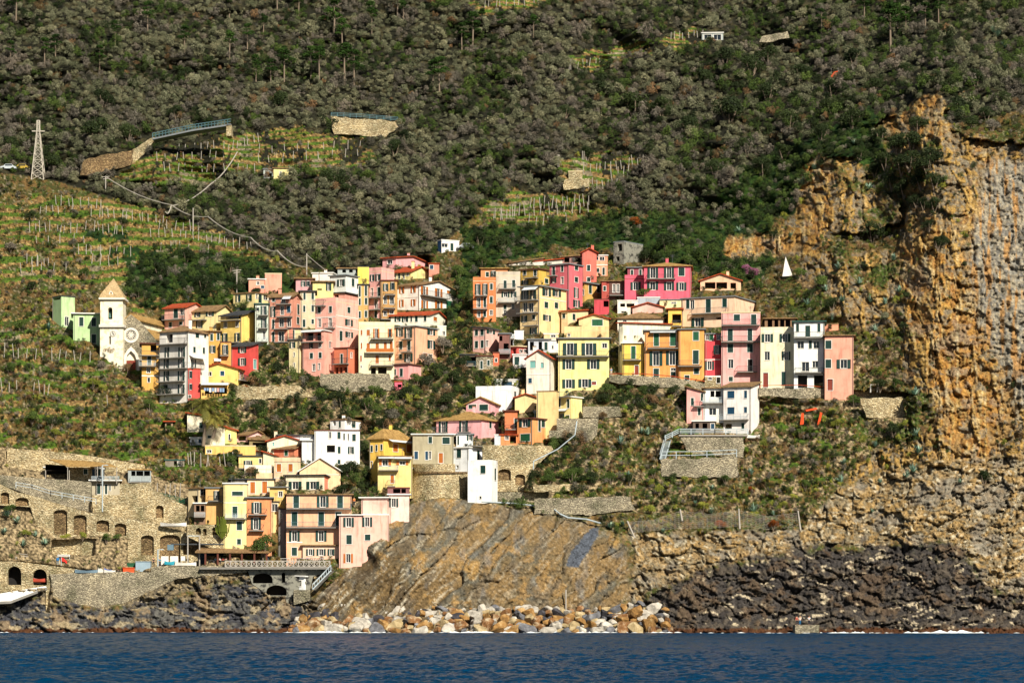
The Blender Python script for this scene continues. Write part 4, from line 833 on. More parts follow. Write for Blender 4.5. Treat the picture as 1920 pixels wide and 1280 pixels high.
W('L', [(1490, 522), (1930, 522), (1960, 640), (1680, 665), (1490, 655)], 'rough stone wall right of the yellow garden extension', M_STONE2, at=(1700, 655))
W('0', [(1143, 703), (1200, 703), (1262, 708), (1352, 722), (1352, 737), (1262, 727), (1200, 722), (1143, 716)], 'curved parapet wall in front of the orange houses', M_STONE2, at=(1250, 727))
W('0', [(1423, 728), (1500, 727), (1703, 737), (1703, 745), (1620, 748), (1500, 746), (1423, 742)], 'low parapet wall in front of the cream and white end houses', M_STONE2, at=(1520, 745))
W('0', [(1612, 746), (1694, 745), (1696, 783), (1625, 783)], 'pale rubble wall below the right end of the village path', M_STONE, at=(1650, 783))
W('0', [(1238, 860), (1382, 857), (1385, 895), (1240, 893)], 'stone garden wall below the pink and white villa', M_STONE2, at=(1300, 893))
W('0', [(1275, 815), (1395, 818), (1395, 858), (1290, 850)], 'rubble wall under the grey-blue villa deck', M_STONE2, at=(1330, 855))
W('0', [(1000, 908), (1085, 907), (1088, 920), (1000, 922)], 'low pale garden wall on the central slope', M_STONE, at=(1040, 920))
W('0', [(1002, 935), (1180, 930), (1190, 955), (1110, 965), (1002, 962)], 'grey terrace wall above the rock slab', M_STONE2, at=(1100, 960))
W('0', [(150, 329), (157, 300), (200, 290), (248, 281), (247, 310), (210, 320)], 'dark retaining wall under the hill road', M_STONED, at=(200, 325))
W('0', [(248, 280), (289, 257), (291, 264), (270, 290), (246, 309)], 'sunlit wing wall at the end of the road bridge', M_STONE, at=(260, 305))
W('0', [(620, 219), (740, 227), (746, 240), (722, 256), (625, 252)], 'ochre retaining wall of the hill road with a pale railing', M_STONE, at=(680, 254))
W('0', [(1427, 67), (1478, 60), (1482, 70), (1440, 80), (1424, 80)], 'pale stone terrace wall high on the hill', M_STONE2, at=(1450, 78))
W('0', [(1058, 338), (1106, 334), (1104, 350), (1056, 356)], 'stone terrace wall below the roofless vineyard hut', M_STONE, at=(1080, 354))
W('0', [(600, 700), (730, 700), (740, 730), (640, 735), (600, 722)], 'stone wall between the pink house and the bushes', M_STONE2, at=(660, 732))
W('0', [(440, 725), (560, 722), (590, 745), (440, 750)], 'stone terrace wall right of the yellow gabled house', M_STONE, at=(500, 748))
# church: the slope meets the tower and the stone front
for q in ((176, 640, 616), (188, 657, 616), (200, 668, 616), (214, 680, 616), (230, 695, 617), (255, 696, 618), (280, 696, 618), (215, 690, 615.5), (200, 690, 614)): CONS.append(q)
PUSH.append((186, 230, 231, 520, [655, 690, 690], 616, 616, 616)); PUSH.append((231, 292, 293, 580, [694, 696, 696], 619, 619, 619))
# round bastion
def bastion():
    cx, cy, s = CROPS['K']; Yb = 578.0; n = 22; m = MB()
    tops = []; bots = []
    for i in range(n + 1):
        t = i / n; x = cx + (455 + (972 - 455) * t) / s; xb = cx + (418 + (985 - 418) * t) / s
        bulge = 6.0 * math.sin(math.pi * min(1, t * 1.25 + .0)) if t < .8 else 6.0 * math.sin(math.pi * 1.0) 
        Yt = Yb + 3.5 - 5.5 * math.sin(math.pi * t) ** .6
        tops.append(P(x, cy + 922 / s, Yt)); b = P(xb, cy + 922 / s, Yt - .8); b.z = CH + (HZ - (cy + 1240 / s)) / F * Yt; bots.append(b)
    for i in range(n):
        m.poly([bots[i], bots[i + 1], tops[i + 1], tops[i]], M_STONE)
    bk = [Vector((p.x, Yb + 9, p.z)) for p in tops]
    for i in range(n): m.poly([tops[i], tops[i + 1], bk[i + 1], bk[i]], M_STONE)
    org = bots[n // 2].copy(); o = m.build('bastion', None, org); o.location = org
    tag(o, 'round stone bastion under the old grey-beige house', 'bastion')
    c = MB()
    for i in range(n):
        a, b = tops[i], tops[i + 1]; f_ = Vector((0, -.35, 0)); u = Vector((0, 0, .35))
        c.hexa([a + f_, b + f_, b + Vector((0, .2, 0)), a + Vector((0, .2, 0)), a + f_ + u, b + f_ + u, b + Vector((0, .2, 0)) + u, a + Vector((0, .2, 0)) + u], M_STONED)
    c.build('string_course', o, org)
    # stone collar between the bastion and the plastered storeys
    k = MB()
    for i in range(n):
        if i >= 17: break
        a, b = tops[i] + Vector((0, .1, .36)), tops[i + 1] + Vector((0, .1, .36)); u = Vector((0, .05, (72 / s) / F * Yb))
        k.poly([a, b, b + u, a + u], M_STONE)
    k.build('collar', o, org)
    LANDMARKS.append((820, 905, 768, 878, 885, 945, 'round stone bastion'))
    POLYPUSH.append(([(772, 880), (878, 880), (880, 935), (830, 930), (765, 940)], Yb + 6))
bastion()
for q in ((72, 285, 60, 84, 225, 338, 'steel lattice pylon'), (1750, 400, 1690, 1830, 200, 860, 'orange cliff face'), (900, 1160, 560, 1250, 1135, 1185, 'boulder breakwater'), (1345, 985, 1180, 1500, 955, 1005, 'rope net fence'),
          (210, 600, 186, 232, 520, 690, 'church bell tower'), (260, 640, 232, 300, 590, 690, 'stone church front'), (360, 242, 288, 432, 225, 258, 'blue-railed road bridge'), (1870, 450, 1830, 1920, 300, 700, 'grey cliff face')):
    LANDMARKS.append(q)
# ------------------------------------------------------------------ terrain: one deep relief sheet running from below the water to the top of the hill
xs = np.linspace(-170, 2090, 1130); ys = np.concatenate([np.linspace(-75, 1192, 634), [1196, 1204, 1215.]])
GX, GY = np.meshgrid(xs, ys)
D = D0(GX, GY)
def inpoly(poly, X, Y):
    c = np.zeros(X.shape, bool); n = len(poly)
    for i in range(n):
        (x1, y1), (x2, y2) = poly[i], poly[(i + 1) % n]
        if y1 == y2: continue
        c ^= ((y1 > Y) != (y2 > Y)) & (X < (x2 - x1) * (Y - y1) / (y2 - y1) + x1)
    return c
wx = GX + fbm(GX / 38, GY / 30, 4) * 15; wy = GY + fbm(GX / 34 + 50, GY / 30 + 9, 4) * 12
def Z(*polys, soft=0):
    m = np.zeros(GX.shape, bool)
    for p in polys: m |= inpoly(p, wx, wy)
    return m
# zones (in photo measurements)
z_wood = GY + 8 * np.sin(GX / 60) < np.interp(GX, [-200, 0, 60, 300, 420, 520, 620, 820, 900, 1120, 1300, 1500, 1640, 2100], [325, 325, 338, 392, 452, 492, 505, 480, 400, 380, 440, 390, 240, 190])
p_terr = [[(10, 385), (60, 365), (200, 372), (320, 400), (450, 455), (530, 500), (430, 478), (262, 470), (255, 505), (240, 520), (0, 530), (-170, 520), (-170, 400)],
          [(290, 285), (420, 252), (560, 240), (690, 262), (700, 312), (600, 322), (470, 318), (420, 345), (260, 350), (200, 335)],
          [(895, 385), (960, 360), (1115, 368), (1120, 398), (1000, 420), (920, 425)], [(1040, 300), (1180, 285), (1215, 300), (1150, 352), (1060, 358)],
          [(880, 10), (960, 0), (1030, -5), (1010, 12), (900, 30)], [(1060, 105), (1300, 58), (1330, 80), (1200, 110), (1080, 135)]]
z_terr = Z(*p_terr)
z_green = Z([(180, 448), (262, 462), (430, 470), (520, 498), (560, 530), (478, 600), (330, 590), (240, 560), (235, 500), (140, 470)], [(110, 432), (250, 425), (290, 445), (150, 455)], [(870, 430), (1000, 425), (1150, 400), (1400, 400), (1500, 440), (1420, 530), (1300, 510), (1200, 480), (1050, 465), (900, 500), (830, 640), (860, 500)],
            [(1330, 380), (1420, 300), (1640, 200), (1650, 300), (1500, 340), (1480, 400), (1380, 430)])
z_cliff = Z([(1645, 230), (1700, 205), (1745, 178), (1772, 182), (1780, 235), (1850, 268), (2090, 262), (2090, 1200), (1560, 1200), (1480, 1000), (1560, 930), (1600, 880), (1700, 800), (1690, 640), (1690, 560), (1680, 480), (1700, 400), (1740, 340), (1720, 290), (1660, 292), (1645, 262)],
            [(1545, 292), (1615, 298), (1625, 350), (1690, 380), (1680, 420), (1600, 440), (1545, 430), (1520, 480), (1365, 484), (1365, 448), (1440, 430), (1490, 400), (1510, 345)],
            [(1490, 470), (1700, 470), (1700, 620), (1600, 640), (1500, 530)])
z_or = Z([(1498, 335), (1520, 300), (1558, 288), (1562, 440), (1530, 480), (1492, 470)], [(1645, 228), (1700, 205), (1745, 176), (1770, 182), (1778, 250), (1740, 275), (1650, 262)],
         [(1698, 440), (1750, 400), (1790, 430), (1820, 540), (1852, 650), (1888, 765), (1845, 890), (1798, 875), (1765, 795), (1740, 710), (1702, 620), (1688, 520)], [(1832, 235), (1858, 262), (1838, 330), (1820, 440), (1798, 430), (1820, 330)], [(1365, 450), (1440, 430), (1500, 440), (1500, 478), (1365, 484)])
z_grey = Z([(1845, 300), (2090, 300), (2090, 560), (1990, 800), (1910, 760), (1852, 640), (1822, 555), (1818, 480)]) & ~z_or
z_slab = inpoly([(575, 1135), (618, 1095), (655, 1062), (700, 1008), (735, 968), (768, 944), (832, 932), (950, 950), (1060, 966), (1140, 990), (1190, 1025), (1170, 1200), (585, 1200)], GX + (wx - GX) * np.where(GX < 900, .15, 1), GY + (wy - GY) * np.where(GX < 1100, .15, 1))
z_tan = Z([(1140, 1000), (1240, 1000), (1500, 990), (1560, 920), (1700, 870), (1930, 850), (2090, 900), (2090, 1200), (1140, 1200)])
z_dark = Z([(1215, 1105), (1320, 1075), (1420, 1042), (1560, 1020), (1690, 1022), (1790, 1012), (1830, 1070), (1880, 1110), (2090, 1150), (2090, 1220), (1160, 1220)],
           [(-170, 1120), (60, 1112), (90, 1128), (160, 1140), (300, 1130), (400, 1085), (470, 1085), (560, 1100), (600, 1130), (600, 1220), (-170, 1220)])
z_shore = (GX < 600) & (GY > 1075) & ~z_dark
z_stone = Z([(-170, 840), (20, 838), (120, 850), (280, 880), (300, 900), (350, 905), (360, 1000), (450, 1060), (450, 1080), (-170, 1080)])
rock = z_cliff | z_slab | z_tan | z_dark | z_shore
# soft weights so that zones melt into each other
nz = fbm(GX / 26 + 11, GY / 20, 4, .6)
def soft(m, s=7, k=.30, w_=.16): return sstep(.5 - w_, .5 + w_, gblur(m, s) + nz * k)
w_slab = np.where(GX < 1040, soft(z_slab, 3, .06, .1), soft(z_slab, 12, .5, .25)); _w, w_cliff, w_tan, w_dark, w_shore = soft(z_slab, 3, .06, .1), soft(z_cliff & ~z_slab & ~z_tan, 6), soft(z_tan & ~z_slab & ~z_dark, 5), soft(z_dark, 9, .5, .22), soft(z_shore, 4)
w_or, w_grey = soft(z_or, 7, .55, .25), soft(z_grey, 8, .4, .2)
# relief
veg_up = sstep(520, 380, GY) * (~z_cliff)
D += veg_up * (fbm(GX / 260, GY / 170, 3) * 11 + fbm(GX / 90 + 3, GY / 60, 3) * 4.5)
D += (~rock) * (1 - veg_up) * fbm(GX / 60, GY / 40, 4) * 1.6
D -= gblur(z_slab & (GX < 860), 5) * 3.6 * sstep(880, 760, GX)
# dry-stone terraces: the slope is quantised into walls and treads
zz = (HZ - GY) / F * D
step = np.where(GY > 560, 3.0, np.where((GX < 560) & (GY > 352), 2.9, 2.1))
ph = (zz + fbm(GX / 200, GY / 90, 2) * 2.6) / step
fr = ph - np.floor(ph)
z_terr2 = (z_terr | ((GX < 440) & (GY > 540) & (GY < 880)) | ((GX > 1000) & (GX < 1560) & (GY > 740) & (GY < 980)) | ((GY > 380) & (GY < 560) & (GX < 240))) & ~rock
D += (z_wood & ~z_terr) * (-((zz / 4.2 + fbm(GX / 160, GY / 60, 3)) % 1 - .5) * 3.4)
D += z_terr2 * (-(fr - .5) * step * 1.1) * np.where(z_terr, 1.0, .8)
# rocks: bedded slabs, joints and broken blocks
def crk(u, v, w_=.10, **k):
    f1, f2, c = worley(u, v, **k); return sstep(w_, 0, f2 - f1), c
wob = fbm(GX / 90, GY / 90, 3) * 9; wob2 = fbm(GX / 30 + 5, GY / 26, 3) * 5
dip = R(47); su = GX * math.sin(dip) + GY * math.cos(dip) + wob + wob2 * .5; sv = GX * math.cos(dip) - GY * math.sin(dip)   # su across the beds, sv along them
steep = sstep(820, 640, GX + (1000 - GY) * .9)
c1, id1 = crk(su / 30, sv / 210, .045); c2, id2 = crk(su / 12, sv / 110, .09, seed=40); c3, id3 = crk(su / 6, sv / 30, .2, seed=90)
n1 = fbm(GX / 22, GY / 16, 5, .6); n2 = fbm(GX / 6 + 40, GY / 5, 4, .65); n3 = fbm(GX / 70 + 9, GY / 60, 3); n4 = _rs.rand(*GX.shape)
D -= w_slab * ((id1 - .5) * 1.9 + (id2 - .5) * (.18 + steep * .9) + (id3 - .5) * (.15 + .35 * steep) - c1 * .6 - c2 * .3 + n1 * .55 + n2 * .28)
vx = GX + fbm(GX / 60, GY / 110, 3) * 22 + (GY - 500) * -.10; c4, id4 = crk(vx / 34, GY / 300, .07, seed=7); c5, id5 = crk(vx / 11, GY / 90, .12, seed=60); c6, id6 = crk(vx / 6, GY / 9, .2, seed=120)
hx_ = GX + wob * 2; hy_ = GY + .25 * GX * np.where(GX < 1600, -.35, .5) + fbm(GX / 60 + 3, GY / 50, 3) * 12; c7, id7 = crk(hx_ / 50, hy_ / 30, .1, seed=33); c8, id8 = crk(hx_ / 15, hy_ / 8, .16, seed=70); c9, id9 = crk(hx_ / 6, hy_ / 4, .2, seed=140)
D -= w_cliff * sstep(1790, 1870, GX) * ((id7 - .5) * 1.6 + (id8 - .5) * .8 + n1 * .9)
_, crkb = crk((vx + GY * .3) / 26, (GY - vx * .2) / 19, seed=210)
D -= w_cliff * (1 - .55 * sstep(1800, 1860, GX)) * ((id4 - .5) * 1.2 + (crkb - .5) * 2.0 + (id5 - .5) * 1.5 + (id6 - .5) * .75 - c4 * .8 - c5 * .4 + ridged(vx / 60, GY / 200, 4) * .4 + n1 * .8 + n2 * .4)
D -= np.maximum(w_tan, w_shore) * (1 - w_slab) * (1 - w_dark) * ((id7 - .5) * 2.0 + (id8 - .5) * 1.1 + (id9 - .5) * .5 - c7 * .8 - c8 * .35 + n1 * .9 + n2 * .35)
D -= w_dark * ((id7 - .5) * 1.8 + (id8 - .5) * 1.3 + (id9 - .5) * .55 - c7 * 1.0 - c8 * .4 + n1 * .9 + n2 * .3)
# bring the ground to every house front and keep it behind the walls
num = np.zeros(GX.shape); den = np.zeros(GX.shape) + 0.12
def win(x0, x1, y0, y1):
    return (slice(*np.clip(np.searchsorted(ys, [y0, y1]), 0, len(ys))), slice(*np.clip(np.searchsorted(xs, [x0, x1]), 0, len(xs))))
for px_, py_, yy in CONS:
    s = win(px_ - 34, px_ + 34, py_ - 24, py_ + 24)
    wgt = np.exp(-((GX[s] - px_) ** 2 + ((GY[s] - py_) * 1.4) ** 2) / (2 * 11 ** 2))
    slope = (D0(GX[s], GY[s]) - d0(px_, py_))
    num[s] += wgt * (yy + slope - D[s]); den[s] += wgt
D += num / den
inside = np.zeros(GX.shape, bool)
for (X0, XC, X1, YT, YB, ya, yc, yb) in PUSH:
    s = win(X0 - 1, X1 + 1, YT - 6, max(YB) + 2); gx, gy = GX[s], GY[s]
    base = np.interp(gx, [X0, XC, X1 + .01], YB); dep = np.interp(gx, [X0, XC, X1 + .01], [ya, yc, yb])
    m = (gy < base - 1.5) & (gy > YT - 4)
    D[s] = np.where(m, np.maximum(D[s], dep + .7), D[s]); inside[s] |= m & (gy > YT)
WALLMASK = np.zeros(GX.shape, bool)
for pl, Yw in POLYPUSH:
    m = inpoly(pl, GX, GY); D = np.where(m, np.maximum(D, Yw), D); WALLMASK |= m
for _ in range(1):
    D[1:-1, 1:-1] = np.where(rock[1:-1, 1:-1] | inside[1:-1, 1:-1] | WALLMASK[1:-1, 1:-1], D[1:-1, 1:-1], (D[1:-1, 1:-1] * 2 + D[:-2, 1:-1] + D[2:, 1:-1] + D[1:-1, :-2] + D[1:-1, 2:]) / 6)
def ground(px, py):
    j = np.clip((px - xs[0]) / (xs[1] - xs[0]), 0, len(xs) - 2); i = np.clip(np.interp(py, ys, np.arange(len(ys))), 0, len(ys) - 2)
    a, b = int(i), int(j); u, v = i - a, j - b
    return float((D[a, b] * (1 - v) + D[a, b + 1] * v) * (1 - u) + (D[a + 1, b] * (1 - v) + D[a + 1, b + 1] * v) * u)
# ------------------------------------------------------------------ rock, soil and grass colours by zone, with crack shade painted in
def C3(h, k=.66): return np.array(hexc(h, k))
def mixc(a, b, t): t = np.clip(t, 0, 1)[..., None]; return a * (1 - t) + b * t
one = np.ones(GX.shape + (1,))
soil = mixc(one * C3('4b4a26'), one * C3('7a6038'), sstep(-.2, .35, n1)); soil = mixc(soil, one * C3('3c5a1c'), sstep(.0, .45, n2 + n3 * .6) * .75)
soil = mixc(soil, one * C3('a8967a'), sstep(.30, .5, n2 - n1 * .4) * .7)
colr = soil.copy()
under = mixc(one * C3('26261a'), one * C3('4a452e'), sstep(-.1, .5, n1)); colr = np.where(z_wood[..., None], under, colr)
grn = mixc(one * C3('1c3312'), one * C3('35501c'), sstep(-.2, .4, n1)); colr = np.where(z_green[..., None], grn, colr)
wallc = mixc(one * C3('86683e'), one * C3('b0965f'), sstep(-.1, .3, n2)); wallc = mixc(wallc, one * C3('6e5a3a'), sstep(.1, .3, fbm(GX / 4, GY / 4, 2)))
grass = mixc(one * C3('5c7426'), one * C3('3f5a1c'), sstep(-.1, .3, n2)); wallc = np.where((np.abs(n3) < .5)[..., None], wallc, mixc(wallc, one * C3('8f8a78'), one[..., 0] * .6))
tread = (fr > .70) | (fr < .16)
tcol = np.where(tread[..., None], grass, wallc)
wallc = mixc(wallc, soil, sstep(.0, .3, fbm(GX / 16 + 70, GY / 7, 3))); zt_ = z_terr2 & (z_terr | (n3 > -.15) & (GY < 900))
colr = np.where((zt_ & (z_terr & (n3 + n1 * .7 > -.28) | ~z_terr & (n1 > -.1)))[..., None], tcol, colr)
rubble = mixc(one * C3('8d7a5c'), one * C3('c2ac84'), sstep(-.2, .3, n2)); rubble = mixc(rubble, one * C3('4d4430'), sstep(.05, .35, fbm(GX / 5 + 8, GY / 4, 3)))
colr = np.where(z_stone[..., None], rubble, colr)
# bare banks between the houses
bank = (GY > 640) & (GY < 960) & (GX > 430) & (GX < 1700) & ~rock & (fbm(GX / 34 + 5, GY / 26, 4) > -.05)
colr = np.where(bank[..., None], mixc(rubble, one * C3('4c5426'), sstep(.0, .3, n1)), colr)
def cell(a, b, c, d, idv): return mixc(mixc(one * C3(a), one * C3(b), sstep(.2, .5, idv)), mixc(one * C3(c), one * C3(d), sstep(.7, .95, idv)), sstep(.5, .65, idv))
def dark(c_, f, t): return c_ * (1 - np.clip(t, 0, 1)[..., None] * f)  # paints crevice shade into the rock colour along the cracks
sl = cell('8f7650', '7a6a4e', '6e6a5c', 'a08456', np.clip(id1 * .6 + id2 * .2 + n3 * .5 + .1, 0, 1)); sl = mixc(sl, one * C3('b48c50'), sstep(.2, .6, n1 * .7 + n3) * .55); sl = mixc(sl, one * C3('6a6458'), sstep(.05, .4, fbm(GX / 44 + 9, GY / 50, 3)) * .6)
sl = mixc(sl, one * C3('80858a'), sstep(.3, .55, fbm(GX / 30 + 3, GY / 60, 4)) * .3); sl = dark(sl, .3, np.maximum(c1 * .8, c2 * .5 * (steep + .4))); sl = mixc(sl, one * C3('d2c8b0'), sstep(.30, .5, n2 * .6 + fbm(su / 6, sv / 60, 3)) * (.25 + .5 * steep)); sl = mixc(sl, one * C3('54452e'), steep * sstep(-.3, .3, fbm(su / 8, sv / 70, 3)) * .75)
strip = inpoly([(1107, 990), (1122, 985), (1124, 1000), (1085, 1062), (1062, 1062), (1066, 1040)], GX + n1 * 3, GY + n1 * 2); sl = np.where(strip[..., None], one * C3('5c626c'), sl)
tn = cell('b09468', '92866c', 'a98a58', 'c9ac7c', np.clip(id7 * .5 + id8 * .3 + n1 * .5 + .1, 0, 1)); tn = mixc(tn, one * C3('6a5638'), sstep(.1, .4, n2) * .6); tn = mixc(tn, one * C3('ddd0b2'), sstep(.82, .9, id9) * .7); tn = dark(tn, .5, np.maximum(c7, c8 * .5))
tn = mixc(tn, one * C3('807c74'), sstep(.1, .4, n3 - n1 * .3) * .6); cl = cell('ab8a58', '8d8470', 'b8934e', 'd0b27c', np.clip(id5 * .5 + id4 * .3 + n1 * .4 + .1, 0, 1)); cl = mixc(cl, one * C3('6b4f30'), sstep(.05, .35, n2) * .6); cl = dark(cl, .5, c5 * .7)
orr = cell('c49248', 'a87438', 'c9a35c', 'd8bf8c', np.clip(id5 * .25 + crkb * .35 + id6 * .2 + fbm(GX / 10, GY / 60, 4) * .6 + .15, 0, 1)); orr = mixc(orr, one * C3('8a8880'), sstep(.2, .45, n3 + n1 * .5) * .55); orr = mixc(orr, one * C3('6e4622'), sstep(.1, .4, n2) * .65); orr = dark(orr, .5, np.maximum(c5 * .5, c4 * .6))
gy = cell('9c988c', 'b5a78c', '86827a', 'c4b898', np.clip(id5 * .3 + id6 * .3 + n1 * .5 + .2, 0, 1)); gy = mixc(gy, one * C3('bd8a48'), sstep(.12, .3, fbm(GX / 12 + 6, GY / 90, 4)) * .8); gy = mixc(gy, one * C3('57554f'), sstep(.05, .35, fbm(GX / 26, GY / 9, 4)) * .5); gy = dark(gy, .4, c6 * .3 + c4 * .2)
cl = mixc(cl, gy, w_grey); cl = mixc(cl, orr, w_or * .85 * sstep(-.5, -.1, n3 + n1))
mc = (z_cliff & ~(z_tan | z_slab)) | z_or | z_grey
cl = mixc(cl, soil * 1.1, sstep(.16, .3, n3 + n1 * .6) * (1 - w_or) * (1 - w_grey) * (GX < 1760))
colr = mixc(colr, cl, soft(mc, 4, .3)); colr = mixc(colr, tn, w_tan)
dk = cell('4f4a46', '403c3a', '62594e', '343130', np.clip(id8 * .6 + n1 * .4 + .2, 0, 1)); f1_, f2_, idv_ = worley(hx_ / 18 + wob2 * .1, hy_ / 5, seed=200)
dk = mixc(dk, one * C3('d9c8a8'), ((idv_ > .80) & (f2_ - f1_ > .25)) * sstep(-.15, .25, n3 + n1 + .1) * .85); dk = mixc(dk, one * C3('8a6a44'), sstep(.2, .45, n1 - n3) * .25)
dk = np.where((GY > 1177 + n1 * 6)[..., None], one * C3('5c3c26'), dk)
dkl = cell('55565b', '434348', '6a6862', '3a393c', np.clip(id7 * .4 + id8 * .3 + n1 * .4 + .2, 0, 1)); dkl = mixc(dkl, one * C3('a58c68'), sstep(.25, .5, n1 + n3) * .6); dkl = mixc(dkl, one * C3('cbb890'), (idv_ > .88) * .5)
dkl = np.where((GY > 1178 + n1 * 6)[..., None], one * C3('5c3c26'), dkl)
shc = cell('8f8064', '6a6254', 'a8946c', '555048', np.clip(id8 * .5 + n1 * .5 + .2, 0, 1)); shc = mixc(shc, one * C3('c9b48a'), sstep(.2, .45, n2) * .6)
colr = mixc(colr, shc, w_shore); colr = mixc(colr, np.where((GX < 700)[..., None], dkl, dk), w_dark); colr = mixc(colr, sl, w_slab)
colr = colr * (0.72 + 0.56 * n4[..., None])
# build the sheets: hillside and cliff as two structures that share their edge
co = np.empty(GX.shape + (3,)); co[..., 0] = (GX - 960) / F * D; co[..., 1] = D; co[..., 2] = CH + (HZ - GY) / F * D
M_GROUND = mat('ground_and_rock', (.3, .3, .3), .95, 'vcol', spec=.15)
def sheet(name, mask):
    idx = -np.ones(GX.shape, int)
    q = mask[:-1, :-1]; use = np.zeros(GX.shape, bool)
    use[:-1, :-1] |= q; use[1:, :-1] |= q; use[:-1, 1:] |= q; use[1:, 1:] |= q
    idx[use] = np.arange(use.sum()); i, j = np.nonzero(q)
    f = np.stack([idx[i, j], idx[i + 1, j], idx[i + 1, j + 1], idx[i, j + 1]], 1).astype(np.int32)
    me = bpy.data.meshes.new(name); v = co[use].astype(np.float32)
    me.vertices.add(len(v)); me.vertices.foreach_set('co', v.ravel()); me.loops.add(f.size); me.loops.foreach_set('vertex_index', f.ravel())
    me.polygons.add(len(f)); me.polygons.foreach_set('loop_start', np.arange(0, f.size, 4, dtype=np.int32)); me.polygons.foreach_set('loop_total', np.full(len(f), 4, np.int32))
    me.update(); a = me.color_attributes.new('Col', 'FLOAT_COLOR', 'POINT')
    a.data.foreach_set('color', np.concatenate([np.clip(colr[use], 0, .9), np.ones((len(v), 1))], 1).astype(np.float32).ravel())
    me.materials.append(M_GROUND); o = bpy.data.objects.new(name, me); sc.collection.objects.link(o)
    return tag(o, kind='structure')
low = (GX < 600) & (GY > 1075)
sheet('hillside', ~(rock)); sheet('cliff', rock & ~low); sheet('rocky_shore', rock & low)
# ------------------------------------------------------------------ sea
sy_ = np.concatenate([np.linspace(120, 300, 420), np.linspace(300.6, 640, 420)]); sx_ = np.linspace(-1, 1, 700)
SX = sx_[None, :] * (sy_[:, None] * .205 + 6); SY = np.repeat(sy_[:, None], 700, 1)
near = 1.0
hgt = (fbm(SX / 4.2, SY / 3.4, 3) * .24 + ridged(SX / 2.2 + 4, SY / 1.8, 3) * .15 + fbm(SX / 22, SY / 15, 2) * .12) - .05
sm = bpy.data.meshes.new('sea'); nn = SX.size
sm.vertices.add(nn); sm.vertices.foreach_set('co', np.stack([SX, SY, hgt], -1).astype(np.float32).ravel())
i, j = np.meshgrid(np.arange(len(sy_) - 1), np.arange(699), indexing='ij'); b_ = (i * 700 + j).ravel()
f = np.stack([b_, b_ + 1, b_ + 701, b_ + 700], 1).astype(np.int32)
sm.loops.add(f.size); sm.loops.foreach_set('vertex_index', f.ravel()); sm.polygons.add(len(f))
sm.polygons.foreach_set('loop_start', np.arange(0, f.size, 4, dtype=np.int32)); sm.polygons.foreach_set('loop_total', np.full(len(f), 4, np.int32)); sm.update()
sm.polygons.foreach_set('use_smooth', [True] * len(f))
mw = bpy.data.materials.new('sea_water'); mw.use_nodes = True; wn = mw.node_tree.nodes; wb = wn['Principled BSDF']
wb.inputs['Base Color'].default_value = (0.0, 0.030, 0.074, 1); wb.inputs['Roughness'].default_value = .16; wb.inputs['IOR'].default_value = 1.33; wb.inputs['Specular IOR Level'].default_value = .025
wt = wn.new('ShaderNodeNewGeometry'); wm = wn.new('ShaderNodeMapping'); wm.inputs['Scale'].default_value = (1, .45, 1)
wno = wn.new('ShaderNodeTexNoise'); wno.inputs['Scale'].default_value = .9; wno.inputs['Detail'].default_value = 6; wno.inputs['Roughness'].default_value = .65
wbp = wn.new('ShaderNodeBump'); wbp.inputs['Strength'].default_value = .9; wbp.inputs['Distance'].default_value = .5
L_ = mw.node_tree.links; L_.new(wt.outputs['Position'], wm.inputs[0]); L_.new(wm.outputs[0], wno.inputs['Vector']); L_.new(wno.outputs[0], wbp.inputs['Height']); L_.new(wbp.outputs[0], wb.inputs['Normal'])
sm.materials.append(mw); so = bpy.data.objects.new('sea', sm); sc.collection.objects.link(so); tag(so, kind='structure')
# ------------------------------------------------------------------ plants
LEAF = {'grey': mat('grey_olive_leaves', hexc('40442b', .7), .8, 'leaf', hexc('a0a080', .7), spec=.1),
        'mauve': mat('mauve_grey_leaves', hexc('443f35', .7), .8, 'leaf', hexc('948c7e', .7), spec=.1),
        'green': mat('green_leaves', hexc('2a3f18', .75), .7, 'leaf', hexc('5c7030', .75), spec=.2),
        'dark': mat('dark_leaves', hexc('18240f', .75), .7, 'leaf', hexc('37451f', .75), spec=.2),
        'pine': mat('pine_needles', hexc('15290f', .8), .8, 'leaf', hexc('38521f', .8), spec=.1),
        'olive': mat('olive_yellow_leaves', hexc('66702a', .8), .8, 'leaf', hexc('a3a548', .8), spec=.1),
        'brown': mat('brown_twigs', hexc('5a4630', .8), .9, 'leaf', hexc('937656', .8), spec=.05),
        'straw': mat('straw_leaves', hexc('8a7238', .8), .9, 'leaf', hexc('c4aa62', .8), spec=.05),
        'rust': mat('rusty_leaves', hexc('7a3c1c', .8), .9, 'leaf', hexc('b0602c', .8), spec=.05),
        'pink': mat('pink_blossom', hexc('7c3c5a', .8), .9, 'leaf', hexc('b87a98', .8), spec=.05),
        'agave': mat('agave_blades', hexc('5f8478', .8), .6, 'leaf', hexc('a9c4a8', .8), spec=.3),
        'grass': mat('grass_blades', hexc('4a6a1c', .8), .8, 'leaf', hexc('86983a', .8), spec=.1),
        'bark': mat('grey_bark', hexc('8a7a68', .8), .95, 'plain')}
